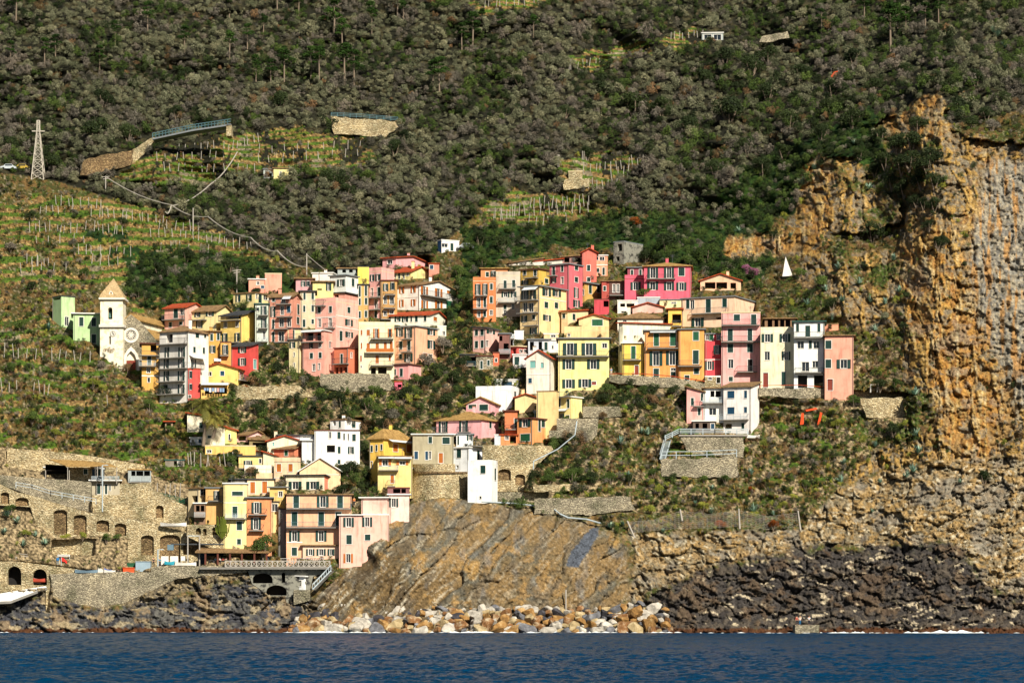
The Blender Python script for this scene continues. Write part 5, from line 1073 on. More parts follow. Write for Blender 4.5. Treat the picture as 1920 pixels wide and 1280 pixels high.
def leafmesh(name, seed, lumps, n, ls, mt, squash=1.0, drop=0.0):
    rs = np.random.RandomState(seed); L = np.array(lumps, float)      # x y z r
    wgt = L[:, 3] ** 2; k = rs.choice(len(L), n, p=wgt / wgt.sum())
    d = rs.normal(size=(n, 3)); d /= np.linalg.norm(d, axis=1)[:, None]; d[:, 2] = np.where(d[:, 2] < -.35, -d[:, 2], d[:, 2])
    c = L[k, :3] + d * L[k, 3:4] * rs.uniform(.66, 1.14, (n, 1)) * [1, 1, squash]
    nn = d + rs.normal(size=(n, 3)) * .55; nn /= np.linalg.norm(nn, axis=1)[:, None]
    t = np.cross(nn, rs.normal(size=(n, 3))); t /= np.linalg.norm(t, axis=1)[:, None]; b = np.cross(nn, t)
    s = ls * rs.uniform(.6, 1.3, (n, 1))
    v = np.stack([c - t * s, c - b * s * .6, c + t * s, c + b * s * .6], 1).reshape(-1, 3)
    me = bpy.data.meshes.new(name); me.vertices.add(4 * n); me.vertices.foreach_set('co', v.astype(np.float32).ravel())
    me.loops.add(4 * n); me.loops.foreach_set('vertex_index', np.arange(4 * n, dtype=np.int32)); me.polygons.add(n)
    me.polygons.foreach_set('loop_start', np.arange(0, 4 * n, 4, dtype=np.int32)); me.polygons.foreach_set('loop_total', np.full(n, 4, np.int32)); me.update()
    a = me.attributes.new('tint', 'FLOAT', 'FACE'); lt = rs.uniform(0, 1, len(L))
    a.data.foreach_set('value', np.clip(lt[k] * .5 + rs.uniform(0, .7, n), 0, 1).astype(np.float32)); me.materials.append(mt); return me
def blob(seed, n=7, w=1.0, h=.8, r=(.25, .42)):
    q = random.Random(seed); out = []
    for i in range(n):
        a = q.uniform(0, 6.28); d = q.uniform(0, .62) * w; out.append((d * math.cos(a), d * math.sin(a), q.uniform(.25, .85) * h, q.uniform(*r)))
    return out
def pine_lumps(seed):
    q = random.Random(seed); out = []
    for i in range(11):
        z = q.uniform(1.5, 3.0); s = (3.3 - z) / 1.8; a = q.uniform(0, 6.28); d = q.uniform(.1, .75) * s
        out.append((d * math.cos(a), d * math.sin(a), z, q.uniform(.22, .4)))
    return out
SH = {}
for k_ in ('grey', 'mauve', 'green', 'dark', 'olive', 'brown', 'rust', 'pink', 'straw'):
    SH[k_] = [leafmesh('foliage', 11 + i * 7 + len(k_), blob(i * 5 + len(k_), 14, 1.0, 1.05, (.10, .34)), 640, .052, LEAF[k_]) for i in range(3)]
BIG = {k_: [leafmesh('foliage', 51 + i, blob(i * 3 + 9, 16, 1.0, 1.0, (.2, .34)), 2600, .040, LEAF[k_]) for i in range(2)] for k_ in ('green', 'dark', 'olive', 'mauve', 'rust', 'brown', 'pink', 'grey')}
PINE = [leafmesh('foliage', 81 + i, pine_lumps(i + 2), 1500, .06, LEAF['pine'], .6) for i in range(3)]
def blades(name, n, L, wd, mt, seed, up=(.2, 1.0), curve=.35, taper=True):
    q = random.Random(seed); m = MB(); tt = []
    for i in range(n):
        a = q.uniform(0, 6.28); e = q.uniform(*up); l = L * q.uniform(.7, 1.1); dx, dy = math.cos(a), math.sin(a); px_, py_ = -dy, dx
        p0 = Vector((0, 0, .02)); p1 = Vector((dx * l * .55 * math.cos(e), dy * l * .55 * math.cos(e), l * .55 * math.sin(e))); p2 = p1 + Vector((dx * l * .5 * math.cos(e - curve), dy * l * .5 * math.cos(e - curve), l * .5 * math.sin(e - curve)))
        s = Vector((px_, py_, 0)) * wd
        m.poly([p0 - s * .8, p0 + s * .8, p1 + s, p1 - s], mt); m.poly([p1 - s, p1 + s, p2], mt); t = q.random(); tt += [t, t]
    o = m.build(name); me = o.data; bpy.data.objects.remove(o); at = me.attributes.new('tint', 'FLOAT', 'FACE'); at.data.foreach_set('value', tt); return me
AGAVE = [blades('blades', 34, 1.0, .07, LEAF['agave'], i, (.1, 1.45), .1) for i in range(3)]
TUFT = [blades('blades', 40, .8, .035, LEAF['grass'], 10 + i, (.5, 1.5), .6) for i in range(3)]
REED = [blades('blades', 60, 1.0, .02, LEAF['straw'], 20 + i, (.9, 1.55), .4) for i in range(3)]
TWIG = [blades('blades', 46, 1.0, .018, LEAF['brown'], 30 + i, (.3, 1.5), -.1) for i in range(2)]
lib = []
def lib_obj(me):
    o = bpy.data.objects.new('proto', me); return o
def scatter(name, meshes, pts, label=None):
    """one mass of plants nobody could count: points carrying instances"""
    col = bpy.data.collections.new(name + '_kinds')
    for i, me in enumerate(meshes): o = bpy.data.objects.new('%s_kind_%02d' % (name, i), me); col.objects.link(o)
    arr = np.array(pts, float); me = bpy.data.meshes.new(name); me.vertices.add(len(arr)); me.vertices.foreach_set('co', arr[:, :3].astype(np.float32).ravel())
    arr = np.concatenate([arr, arr[:, 3:4] * np.random.RandomState(2).uniform(.7, 1.5, (len(arr), 1))], 1)
    for an, ci, ty in (('sc', 3, 'FLOAT'), ('sz', 6, 'FLOAT'), ('rz', 4, 'FLOAT'), ('ix', 5, 'INT')):
        a = me.attributes.new(an, ty, 'POINT'); a.data.foreach_set('value', arr[:, ci].astype(np.int32 if ty == 'INT' else np.float32))
    o = bpy.data.objects.new(name, me); sc.collection.objects.link(o)
    ng = bpy.data.node_groups.new(name, 'GeometryNodeTree'); ng.interface.new_socket('Geometry', in_out='INPUT', socket_type='NodeSocketGeometry'); ng.interface.new_socket('Geometry', in_out='OUTPUT', socket_type='NodeSocketGeometry')
    n = ng.nodes; gi = n.new('NodeGroupInput'); go = n.new('NodeGroupOutput'); ip = n.new('GeometryNodeInstanceOnPoints'); ci = n.new('GeometryNodeCollectionInfo')
    ci.inputs['Collection'].default_value = col; ci.inputs['Separate Children'].default_value = True; ci.inputs['Reset Children'].default_value = True; ip.inputs['Pick Instance'].default_value = True
    def named(nm, ty):
        q = n.new('GeometryNodeInputNamedAttribute'); q.data_type = ty; q.inputs['Name'].default_value = nm; return q.outputs[0]
    cb = n.new('ShaderNodeCombineXYZ'); lk = ng.links
    lk.new(gi.outputs[0], ip.inputs['Points']); lk.new(ci.outputs[0], ip.inputs['Instance']); lk.new(named('ix', 'INT'), ip.inputs['Instance Index']); lk.new(named('rz', 'FLOAT'), cb.inputs[2])
    lk.new(cb.outputs[0], ip.inputs['Rotation']); cs = n.new('ShaderNodeCombineXYZ'); s0 = named('sc', 'FLOAT'); lk.new(s0, cs.inputs[0]); lk.new(s0, cs.inputs[1]); lk.new(named('sz', 'FLOAT'), cs.inputs[2]); lk.new(cs.outputs[0], ip.inputs['Scale']); lk.new(ip.outputs[0], go.inputs[0])
    md = o.modifiers.new('scatter', 'NODES'); md.node_group = ng
    return tag(o, kind='stuff')
# which zone a picture point lies in
def zi(a, px, py):
    return a[int(np.clip(np.interp(py, ys, np.arange(len(ys))), 0, len(ys) - 1)), int(np.clip((px - xs[0]) / (xs[1] - xs[0]), 0, len(xs) - 1))]
q = random.Random(5)
dens = fbm(GX / 46, GY / 34, 3); dens2 = fbm(GX / 120 + 8, GY / 80, 3)
wood, scrub, tufts, greens = [], [], [], []
INVIEW = lambda x, y: -160 < x < 2080 and -70 < y < 1180
y = -68.0
while y < 1120:
    x = -160.0
    while x < 2080:
        px_, py_ = x + q.uniform(-6, 6), y + q.uniform(-4, 4); x += 10.5
        if zi(inside, px_, py_) or zi(WALLMASK, px_, py_) or zi(WALLMASK, px_, py_ - 5): continue
        Yg = ground(px_, py_); u = q.random()
        rk = zi(rock, px_, py_); gr = zi(z_green, px_, py_); te = zi(z_terr, px_, py_); wd = zi(z_wood, px_, py_); d1 = zi(dens, px_, py_); d2 = zi(dens2, px_, py_)
        bare = zi(inside, px_, py_ - 14) and py_ > 560
        rot = q.uniform(0, 6.28)
        if rk:
            if zi(mc, px_, py_) and not zi(z_or, px_, py_) and not zi(z_grey, px_, py_) and u < .16: scrub.append((*P(px_, py_, Yg - .2), q.uniform(.5, 1.3), rot, q.choice([0, 1, 4, 5, 6, 9, 12, 3])))
            elif zi(z_or, px_, py_) and u < .03: scrub.append((*P(px_, py_, Yg), q.uniform(.4, .8), rot, q.choice([0, 3])))
            continue
        if wd and not te and not gr:
            if d2 > .10 + (px_ > 1280) * -.30 and u < .7: k = q.choice([2, 3, 3, 2, 4, 5]) ; k = 6 + q.randrange(6) if u < .62 else q.randrange(6)
            else: k = q.randrange(3) if d1 > -.16 else 3 + q.randrange(3)
            if u < .02: k = 12 + q.randrange(3)
            wood.append((*P(px_, py_, Yg - .2), (q.uniform(.9, 1.7) if q.random() < .8 else q.uniform(1.7, 2.9)), rot, k))
        elif te:
            if u < (.22 if d1 > -.1 else .5): scrub.append((*P(px_, py_, Yg - .3), q.uniform(.5, 1.2), rot, q.choice([0, 0, 1, 3, 6, 9, 12, 4])))
            tufts.append((*P(px_, py_, Yg - .2), q.uniform(.4, .7), rot, q.randrange(6)))
        elif gr:
            wood.append((*P(px_, py_, Yg - .2), q.uniform(1.0, 1.8), rot, 6 + q.randrange(6) if u < .85 else q.randrange(6)))
        elif zi(z_stone, px_, py_):
            if u < .13: scrub.append((*P(px_, py_, Yg - .3), q.uniform(.4, .8), rot, q.choice([0, 1, 3, 6])))
        elif 430 < px_ < 1110 and 560 < py_ < 960 or 1110 <= px_ < 1240 and 700 < py_ < 780:
            if u < (.85 if not bare else .4): scrub.append((*P(px_, py_, Yg - .3), q.uniform(.7, 1.9 if not bare else .8), rot, q.choice([0, 1, 2, 3, 4, 5, 3, 4, 5, 7, 12, 9])))
        else:
            if u < (.62 if not bare else .3): scrub.append((*P(px_, py_, Yg - .3), q.uniform(.45, 1.25 if not bare else .7), rot, q.choice([0, 0, 1, 2, 0, 3, 4, 5, 6, 7, 9, 10, 12, 13, 14] if d1 > 0 else [2, 3, 4, 5, 12, 13, 9, 10, 7])))
            if u > .4: tufts.append((*P(px_, py_ + 3, Yg - .25), q.uniform(.4, .9), rot, q.randrange(8)))
    y += 7.4
scatter('hillside_scrub', SH['grey'] + SH['mauve'] + SH['green'] + SH['dark'] + SH['brown'], wood)
scatter('slope_undergrowth', SH['green'] + SH['dark'] + SH['olive'] + SH['brown'] + SH['mauve'], scrub)
scatter('grass_tufts', TUFT + REED + TWIG, tufts)
# ---- labels that single plants out by what stands nearest
STOP = {'with', 'beside', 'left', 'right', 'above', 'below', 'between', 'in', 'on', 'at', 'under', 'joined', 'behind', 'next', 'wedged', 'built', 'standing', 'squeezed', 'alone', 'peeping', 'projecting', 'rising', 'carrying', 'across', 'over', 'of'}
def short(l):
    o = []
    for w_ in l.replace(',', '').split():
        if w_ in STOP and len(o) >= 2: break
        o.append(w_)
    return ' '.join(o[:6])
_used = {}
def where(px_, py_, base):
    best = sorted(LANDMARKS, key=lambda l: (max(l[2] - px_, 0, px_ - l[3])) ** 2 + (max(l[4] - py_, 0, py_ - l[5])) ** 2)[:14]
    for l in best:
        dx = px_ - l[0]; dy = py_ - l[1]; hw = (l[3] - l[2]) / 2; hh = (l[5] - l[4]) / 2
        hor = 'left of' if dx < -hw else 'right of' if dx > hw else ''; ver = 'above' if dy < -hh else 'below' if dy > hh else ''
        if hor and ver and abs(dx) - hw > 2 * (abs(dy) - hh): ver = ''
        elif hor and ver and abs(dy) - hh > 2 * (abs(dx) - hw): hor = ''
        dist = math.hypot(max(abs(dx) - hw, 0), max(abs(dy) - hh, 0)); far = '' if dist < 45 else 'far ' if dist > 130 else 'well '
        rel = {('', ''): 'in front of', ('left of', ''): far + 'left of', ('right of', ''): far + 'right of', ('', 'above'): far + 'above', ('', 'below'): far + 'below'}.get((hor, ver), far + ver + ' and ' + hor)
        lab = '%s %s the %s' % (base, rel, short(l[6]))
        if lab not in _used and 4 <= len(lab.split()) <= 16: _used[lab] = 1; return lab
    _used[lab] = _used.get(lab, 0) + 1
    return lab
proto = {}
def plant(kind, px_, py_, size, label, cat, group, tr=True, Y=None, rz=None):
    """a bush or tree standing on the ground: trunk and crown are its parts"""
    Yg = (Y or ground(px_, py_)) - .3; loc = P(px_, py_, Yg); rz = q.uniform(0, 6.28) if rz is None else rz
    if kind not in proto:
        if kind.startswith('pine'):
            r = empty('pine_tree', (0, 0, 0)); c = bpy.data.objects.new('crown', PINE[int(kind[-1])]); sc.collection.objects.link(c); c.parent = r
            t = MB(); t.bar((0, 0, -.2), (.04, 0, 1.6), .07, LEAF['bark'], 6, .05); t.bar((.04, 0, 1.6), (0, .03, 2.7), .05, LEAF['bark'], 6, .02)
            for a in range(4): t.bar((.03, 0, 1.5 + a * .3), (.5 * math.cos(a * 2.1), .5 * math.sin(a * 2.1), 1.75 + a * .3), .025, LEAF['bark'], 5, .01)
            t.build('trunk', r)
        else:
            k, i = kind.split('_')[0], int(kind.split('_')[1])
            r = empty('bush' if k != 'dark' else 'evergreen_tree', (0, 0, 0)); c = bpy.data.objects.new('foliage' if k != 'dark' else 'crown', BIG[k][i]); sc.collection.objects.link(c); c.parent = r
            t = MB()
            for a in range(4): t.bar((0, 0, -.3), (.35 * math.cos(a * 1.7), .35 * math.sin(a * 1.7), .6), .05, LEAF['bark'], 5, .02)
            t.build('stem' if k != 'dark' else 'trunk', r)
        proto[kind] = r; r.location = loc; r.rotation_euler = (0, 0, rz); r.scale = size if hasattr(size, '__len__') else (size,) * 3; tag(r, label, cat, group); return r
    o = copy_tree(proto[kind], loc, rz, size, label, group); o['category'] = cat; return o
plant2 = plant
# pines on the hill (crown centre in the photo, height in photo pixels)
for (x_, y_, h_) in [(84, 122, 52), (104, 110, 46), (187, 130, 46), (216, 82, 44), (277, 58, 56), (346, 98, 50), (430, 110, 54), (464, 90, 46), (30, 36, 60), (430, 30, 50), (494, 66, 40), (697, 62, 60), (626, 78, 84),
                     (642, 94, 60), (533, 152, 66), (583, 146, 60), (599, 148, 62), (646, 156, 76), (664, 158, 66), (745, 34, 56), (886, 92, 70), (824, 172, 66), (812, 172, 60), (756, 40, 40), (904, 60, 44), (938, 70, 48),
                     (520, 20, 50), (560, 28, 44), (20, 120, 44), (1670, 96, 92), (1683, 66, 60), (1698, 68, 56), (1735, 58, 54), (1760, 42, 50), (1540, 60, 44), (1620, 40, 50), (1000, 70, 44), (480, 152, 50), (508, 158, 48), (866, 92, 50)]:
    hm = h_ / F * ground(x_, y_) / 3.1
    plant2('pine_%d' % q.randrange(3), x_, y_, (hm * 1.15, hm * 1.15, hm), where(x_, y_, q.choice(['tall dark green pine', 'dark pine with a bare trunk', 'slim dark pine'])), 'tree', 'pines standing above the hillside scrub')
# broad evergreens and bushes: kind, x, base y, width in photo pixels
BUSHES = [('dark', 194, 200, 56), ('dark', 247, 170, 34), ('dark', 96, 318, 60), ('dark', 180, 262, 70), ('dark', 240, 262, 50), ('dark', 525, 205, 56), ('dark', 1191, 218, 84), ('dark', 1360, 120, 54), ('dark', 1366, 228, 90), ('dark', 1410, 140, 60),
          ('dark', 973, 160, 40), ('dark', 1560, 180, 60), ('dark', 1600, 120, 50), ('dark', 1500, 150, 54), ('dark', 1440, 190, 60), ('dark', 1710, 282, 64), ('dark', 1738, 320, 56), ('dark', 1752, 352, 50), ('dark', 1690, 322, 52), ('dark', 1672, 352, 44),
          ('dark', 1635, 452, 62), ('dark', 1758, 465, 40), ('dark', 1797, 215, 60), ('dark', 1822, 240, 46), ('dark', 1732, 392, 40), ('dark', 1720, 245, 50), ('dark', 1845, 905, 42), ('dark', 1600, 240, 60), ('dark', 1540, 262, 54),
          ('dark', 655, 892, 56), ('dark', 640, 930, 46), ('green', 632, 905, 44), ('green', 1072, 902, 44), ('green', 1138, 742, 44), ('green', 1325, 490, 54), ('green', 1290, 500, 40), ('dark', 1250, 470, 60), ('dark', 1210, 490, 46),
          ('green', 856, 392, 28), ('dark', 652, 726, 28), ('dark', 520, 700, 34), ('green', 540, 690, 28), ('dark', 505, 740, 26), ('dark', 474, 720, 30), ('dark', 360, 770, 40), ('dark', 310, 745, 40), ('green', 490, 800, 34), ('green', 460, 806, 30),
          ('dark', 480, 775, 34), ('dark', 820, 706, 50), ('dark', 800, 730, 44), ('dark', 850, 720, 50), ('green', 780, 720, 34), ('dark', 870, 690, 40), ('dark', 760, 750, 44), ('dark', 840, 760, 50), ('green', 880, 740, 40), ('mauve', 800, 690, 46), ('mauve', 830, 655, 40),
          ('green', 690, 770, 44), ('dark', 640, 760, 40), ('green', 600, 748, 36), ('dark', 560, 742, 34), ('green', 700, 740, 36), ('dark', 720, 800, 36), ('green', 960, 712, 34), ('dark', 900, 712, 34), ('mauve', 735, 790, 40), ('mauve', 650, 800, 36),
          ('green', 905, 500, 40), ('dark', 940, 470, 50), ('dark', 900, 460, 44), ('green', 860, 520, 40), ('dark', 845, 560, 36), ('green', 1420, 545, 36), ('olive', 1360, 522, 24), ('pink', 1412, 520, 34), ('pink', 1400, 512, 28),
          ('olive', 1447, 782, 24), ('olive', 1570, 802, 30), ('olive', 1560, 778, 26), ('green', 1500, 818, 26), ('olive', 1534, 833, 16), ('dark', 1675, 815, 44), ('olive', 1698, 800, 22), ('green', 1600, 760, 40), ('dark', 1650, 730, 40), ('green', 1680, 728, 36),
          ('olive', 1625, 635, 26), ('mauve', 1650, 650, 36), ('dark', 1696, 620, 30), ('dark', 1700, 560, 26), ('olive', 1222, 912, 24), ('olive', 1236, 925, 26), ('olive', 1284, 905, 22), ('olive', 1218, 962, 32), ('olive', 1317, 958, 34), ('olive', 1470, 950, 22),
          ('olive', 1487, 935, 20), ('green', 1225, 892, 30), ('green', 1145, 905, 34), ('dark', 1110, 905, 36), ('green', 1030, 905, 36), ('dark', 1180, 905, 30), ('green', 1360, 905, 30), ('olive', 1378, 945, 24), ('rust', 1408, 925, 22), ('rust', 1350, 990, 30), ('rust', 1450, 990, 30),
          ('olive', 1530, 925, 18), ('green', 1510, 915, 30), ('rust', 1192, 425, 34), ('dark', 880, 655, 34), ('olive', 174, 725, 34), ('olive', 192, 735, 26), ('olive', 104, 818, 26), ('green', 60, 790, 40), ('dark', 95, 800, 40), ('green', 280, 770, 40),
          ('brown', 240, 700, 34), ('brown', 205, 665, 30), ('mauve', 190, 690, 26), ('olive', 155, 838, 30), ('green', 320, 815, 34), ('brown', 300, 840, 34), ('brown', 470, 890, 30), ('green', 330, 900, 24), ('green', 425, 870, 36), ('dark', 440, 860, 30), ('brown', 410, 890, 30),
          ('olive', 118, 1015, 20), ('olive', 125, 1013, 22), ('olive', 155, 1010, 22), ('green', 200, 1015, 26), ('green', 220, 1012, 24), ('olive', 48, 1005, 24), ('green', 20, 960, 30), ('green', 350, 980, 26), ('rust', 460, 735, 26), ('mauve', 500, 331, 30),
          ('dark', 1450, 450, 34), ('green', 1540, 540, 40), ('dark', 1560, 580, 44), ('dark', 1520, 560, 36), ('green', 1500, 520, 34), ('grey', 1660, 600, 26), ('dark', 30, 650, 24), ('green', 40, 620, 40), ('mauve', 125, 500, 22), ('grey', 140, 475, 20), ('green', 20, 700, 40),
          ('dark', 760, 270, 44), ('dark', 740, 290, 50), ('dark', 620, 350, 60), ('dark', 650, 370, 50), ('green', 690, 340, 40), ('dark', 350, 150, 40), ('dark', 330, 220, 44), ('dark', 1060, 220, 44), ('dark', 1100, 300, 50), ('dark', 990, 330, 50), ('dark', 950, 300, 40), ('dark', 20, 280, 50), ('dark', 40, 235, 40)]
BUSHES += [('green', 1250, 858, 22), ('olive', 1290, 856, 20), ('green', 1330, 862, 26), ('brown', 1365, 858, 22), ('dark', 1300, 815, 22), ('green', 1352, 838, 30), ('dark', 1262, 900, 26), ('green', 1320, 903, 22), ('olive', 1045, 938, 22), ('green', 1110, 934, 26), ('dark', 1160, 932, 22), ('green', 1020, 965, 20), ('dark', 1090, 800, 20), ('green', 1062, 790, 18), ('dark', 1150, 770, 26), ('brown', 1130, 785, 22), ('green', 1290, 735, 26), ('dark', 1265, 740, 30), ('green', 1180, 735, 26), ('brown', 1225, 760, 34), ('straw', 1560, 770, 36)]
BUSHES += [('dark', 1650, 268, 52), ('dark', 1682, 285, 60), ('dark', 1660, 315, 54), ('dark', 1705, 315, 62), ('dark', 1728, 352, 60), ('dark', 1752, 395, 46), ('dark', 1640, 330, 44), ('dark', 1745, 310, 56), ('dark', 1695, 365, 50), ('dark', 1718, 385, 44), ('dark', 1612, 300, 40), ('dark', 1770, 460, 34), ('dark', 1742, 430, 34), ('dark', 1850, 225, 44), ('dark', 1880, 200, 50), ('dark', 1780, 170, 44), ('dark', 1830, 160, 50), ('mauve', 1860, 245, 36), ('dark', 1470, 300, 60), ('dark', 1430, 330, 60), ('dark', 1400, 290, 56), ('dark', 1340, 330, 50), ('dark', 1290, 250, 60), ('dark', 1240, 215, 60), ('dark', 1480, 240, 64), ('dark', 1560, 210, 56), ('dark', 1130, 180, 56), ('dark', 1440, 120, 60), ('dark', 1320, 160, 60), ('dark', 1640, 170, 50), ('dark', 1700, 140, 44), ('mauve', 140, 405, 24), ('mauve', 138, 462, 24), ('mauve', 20, 470, 30), ('dark', 60, 415, 34), ('dark', 230, 422, 30), ('green', 160, 522, 34), ('straw', 0, 0, 1), ('dark', 60, 545, 34), ('mauve', 95, 520, 26), ('dark', 300, 520, 50), ('dark', 380, 545, 50), ('dark', 430, 510, 46), ('dark', 350, 490, 44), ('dark', 480, 560, 40), ('dark', 260, 560, 34)]
BUSHES = [b for b in BUSHES if b[0] != 'straw']
CATN = {'dark': ('dark evergreen tree', 'tree'), 'green': ('bright green bush', 'bush'), 'olive': ('round yellow-green bush', 'bush'), 'mauve': ('leafless mauve-grey bush', 'bush'), 'rust': ('rusty brown bush', 'bush'),
        'brown': ('brown dry bush', 'bush'), 'pink': ('pink blossoming bush', 'bush'), 'grey': ('silver-grey bush', 'bush')}
for (k_, x_, y_, w_) in BUSHES:
    s_ = w_ / F * ground(x_, y_) / 1.75; b_, c_ = CATN[k_]; sz = 'big ' if w_ >= 50 else 'small ' if w_ < 28 else ''
    plant2(k_ + '_%d' % q.randrange(2), x_, y_, (s_, s_, s_ * q.uniform(.85, 1.1)), where(x_, y_, sz + b_), c_, {'dark': 'dark evergreens on the slopes'}.get(k_, 'bushes scattered over the slopes'))
# the round glossy bush by the harbour
plant2('green_1', 494, 1040, (3.1, 3.0, 4.1), 'big round glossy bush in front of the narrow orange house', 'bush', 'bushes scattered over the slopes', Y=562)
plant2('green_0', 1210, 556, (3.0, 2.6, 1.9), 'flowering hedge on the roof in front of the hot pink villa', 'hedge', 'bushes scattered over the slopes', Y=640)
# agaves
ag = None
for (x_, y_, w_) in [(92, 620, 28), (14, 968, 30), (32, 980, 26), (43, 1024, 28), (85, 1020, 26), (8, 1000, 22), (66, 1005, 20), (1303, 945, 16), (1413, 960, 32), (1334, 962, 22), (1243, 998, 18), (1145, 990, 24), (1168, 985, 18), (1335, 918, 20), (1407, 890, 26), (1178, 892, 20), (1163, 832, 28),
                     (1718, 818, 32), (1722, 850, 32), (1712, 885, 32), (1700, 895, 24), (1576, 905, 30), (1582, 870, 24), (1641, 838, 22), (1715, 740, 32), (1686, 548, 26), (1659, 570, 24), (1632, 566, 26), (1579, 566, 26), (1513, 572, 24), (1611, 532, 24), (1526, 318, 22), (1504, 348, 32),
                     (1629, 356, 26), (1601, 270, 18), (1482, 445, 22), (1576, 290, 18), (1676, 488, 24), (1572, 505, 28), (1594, 550, 18), (1660, 600, 22), (1215, 815, 26), (1203, 812, 22), (1385, 436, 24), (1870, 70, 34), (1885, 90, 26), (1560, 600, 24), (1640, 620, 24), (1450, 965, 16), (1650, 905, 18), (1800, 905, 18), (1635, 960, 16), (1860, 60, 24), (1548, 545, 22)]:
    s_ = w_ / F * ground(x_, y_) / 1.7; lab = where(x_, y_, 'spiky blue-green agave')
    if ag is None:
        ag = []
        for i in range(3):
            o = bpy.data.objects.new('agave', AGAVE[i]); ag.append(o)
    o = ag[q.randrange(3)].copy(); sc.collection.objects.link(o); o.location = P(x_, y_, ground(x_, y_) - .4); o.scale = (s_,) * 3; o.rotation_euler = (0, 0, q.uniform(0, 6.28))
    tag(o, lab, 'agave', 'agaves growing on the slopes')
# the two palms
def palm(cx_, cy_, bx, by, L, label):
    Y = 586.5; b = P(bx, by, Y); t = P(cx_, cy_, Y); r = empty('palm_tree', b, label, 'palm'); m = MB(); n = 6
    for i in range(n):
        f0, f1 = i / n, (i + 1) / n; w0 = .42 - .1 * f0; pts = [b.lerp(t, f) + Vector((math.sin(f * 3) * .3, 0, 0)) for f in (f0, f1)]
        m.bar(pts[0], pts[1], .36 - .08 * f0, LEAF['bark'], 8, .36 - .08 * f1)
    m.build('trunk', r, b)
    fm = MB(); qq = random.Random(int(cx_)); tt = []
    for i in range(58):
        a = qq.uniform(0, 6.28); e = qq.uniform(-.3, 1.25); d = Vector((math.cos(a), math.sin(a), 0)); prev = t.copy(); ang = e
        side = Vector((-d.y, d.x, 0)); l = L * qq.uniform(.8, 1.1); n = 7; pt = [prev]
        for j in range(n): prev = prev + (d * math.cos(ang) + Vector((0, 0, math.sin(ang)))) * l / n; ang -= .24; pt.append(prev)
        tv = qq.random()
        for j in range(n):
            p, p2 = pt[j], pt[j + 1]
            for s_ in (-1, 1):
                wl = l * .24 * math.sin(math.pi * (j + 1.2) / (n + 1.6)); o_ = side * s_ * wl + (p2 - p) * 1.1 - Vector((0, 0, wl * .45))
                for h_ in (0, .5):
                    pp = p.lerp(p2, h_); fm.poly([pp, pp + (p2 - p) * .28, pp + o_], LEAF['palm'] ); tt.append(tv)
    o = fm.build('fronds', r, b); at = o.data.attributes.new('tint', 'FLOAT', 'FACE'); at.data.foreach_set('value', tt)
LEAF['palm'] = mat('palm_fronds', hexc('525620', .8), .7, 'leaf', hexc('9c9448', .8), spec=.2)
palm(381.5, 762, 381, 836, 4.6, 'taller palm tree with a full drooping crown in the lower village')
palm(403.5, 786, 398, 822, 3.6, 'shorter palm tree leaning beside the taller palm')
# candelabra shrub by the cream-yellow house
m = MB(); b = P(416, 1010, 563.5)
for i in range(26):
    a = q.uniform(0, 6.28); w_ = q.uniform(.3, 1.5); t = b + Vector((math.cos(a) * w_, math.sin(a) * w_ * .5, q.uniform(2.2, 4.6))); mid = b + Vector((math.cos(a) * w_ * .9, math.sin(a) * .4, 1.4)); m.bar(b, mid, .09, LEAF['olive'], 5); m.bar(mid, t, .14, LEAF['olive'], 5, .1)
o = m.build('succulent_tree', None, b); o.location = b; tag(o, 'tall candelabra succulent beside the cream-yellow house wall', 'plant')
# ------------------------------------------------------------------ church and bell tower (built where the slope carries them)
def fx_(c): cx, cy, s = CROPS[c]; return (lambda v: cx + v / s), (lambda v: cy + v / s)
ax, ay = fx_('A')
M_CREAM = mat('old_cream_plaster', hexc('f4ecd2', .85), .9, 'old_plaster', hexc('d8caa6', .85))
M_TRIM = mat('pale_stone_trim', hexc('e9e2d2', .85), .9, 'plain')
M_SPIRE = mat('sand_spire_tiles', hexc('cdb184', .8), .9, 'tile', hexc('a58c64', .8))
YT_ = 616.0
def solid(mb, pts, Y0, Y1, mt, holes=()):      # pts in crop A units
    slab_poly(mb, pts, list(holes), Y0, Y1, mt, ax, ay)
t0 = P(ax(590), ay(935), YT_); tower = empty('bell_tower', t0, 'cream church bell tower with a pointed tiled spire and a clock', 'bell tower')
def part(mb, name, par, smooth=False): return mb.build(name, par, t0 if par is tower else None or t0, smooth)
yo = 5.2
m = MB(); bell_arch = [(598, 495), (560, 495)] + [(579 - 19 * math.cos(math.pi * i / 8), 412 - 19 * math.sin(math.pi * i / 8)) for i in range(9)]
solid(m, [(492, 560), (690, 560), (690, 1000), (492, 1000)], YT_, YT_ + yo, M_CREAM, [[(570, 640), (585, 640), (585, 710), (570, 710)]])
solid(m, [(494, 325), (686, 325), (686, 545), (494, 545)], YT_ + .05, YT_ + yo, M_CREAM, [bell_arch])
part(m, 'shaft', tower)
for (ya, yb, ex, pr) in ((540, 562, 12, .5), (562, 572, 4, .2), (310, 325, 14, .5)):
    m = MB(); solid(m, [(494 - ex, ya), (688 + ex, ya), (688 + ex, yb), (494 - ex, yb)], YT_ - pr, YT_ + yo + pr, M_TRIM); part(m, 'cornice', tower)
m = MB(); hw = (690 - 492) / 2 / 4.572 / F * YT_; cx_ = t0.x; zc = P(0, ay(312), YT_).z; za = P(0, ay(133), YT_).z
b4 = [Vector((cx_ - hw - .2, YT_ - .2, zc)), Vector((cx_ + hw + .2, YT_ - .2, zc)), Vector((cx_ + hw + .2, YT_ + yo + .2, zc)), Vector((cx_ - hw - .2, YT_ + yo + .2, zc))]
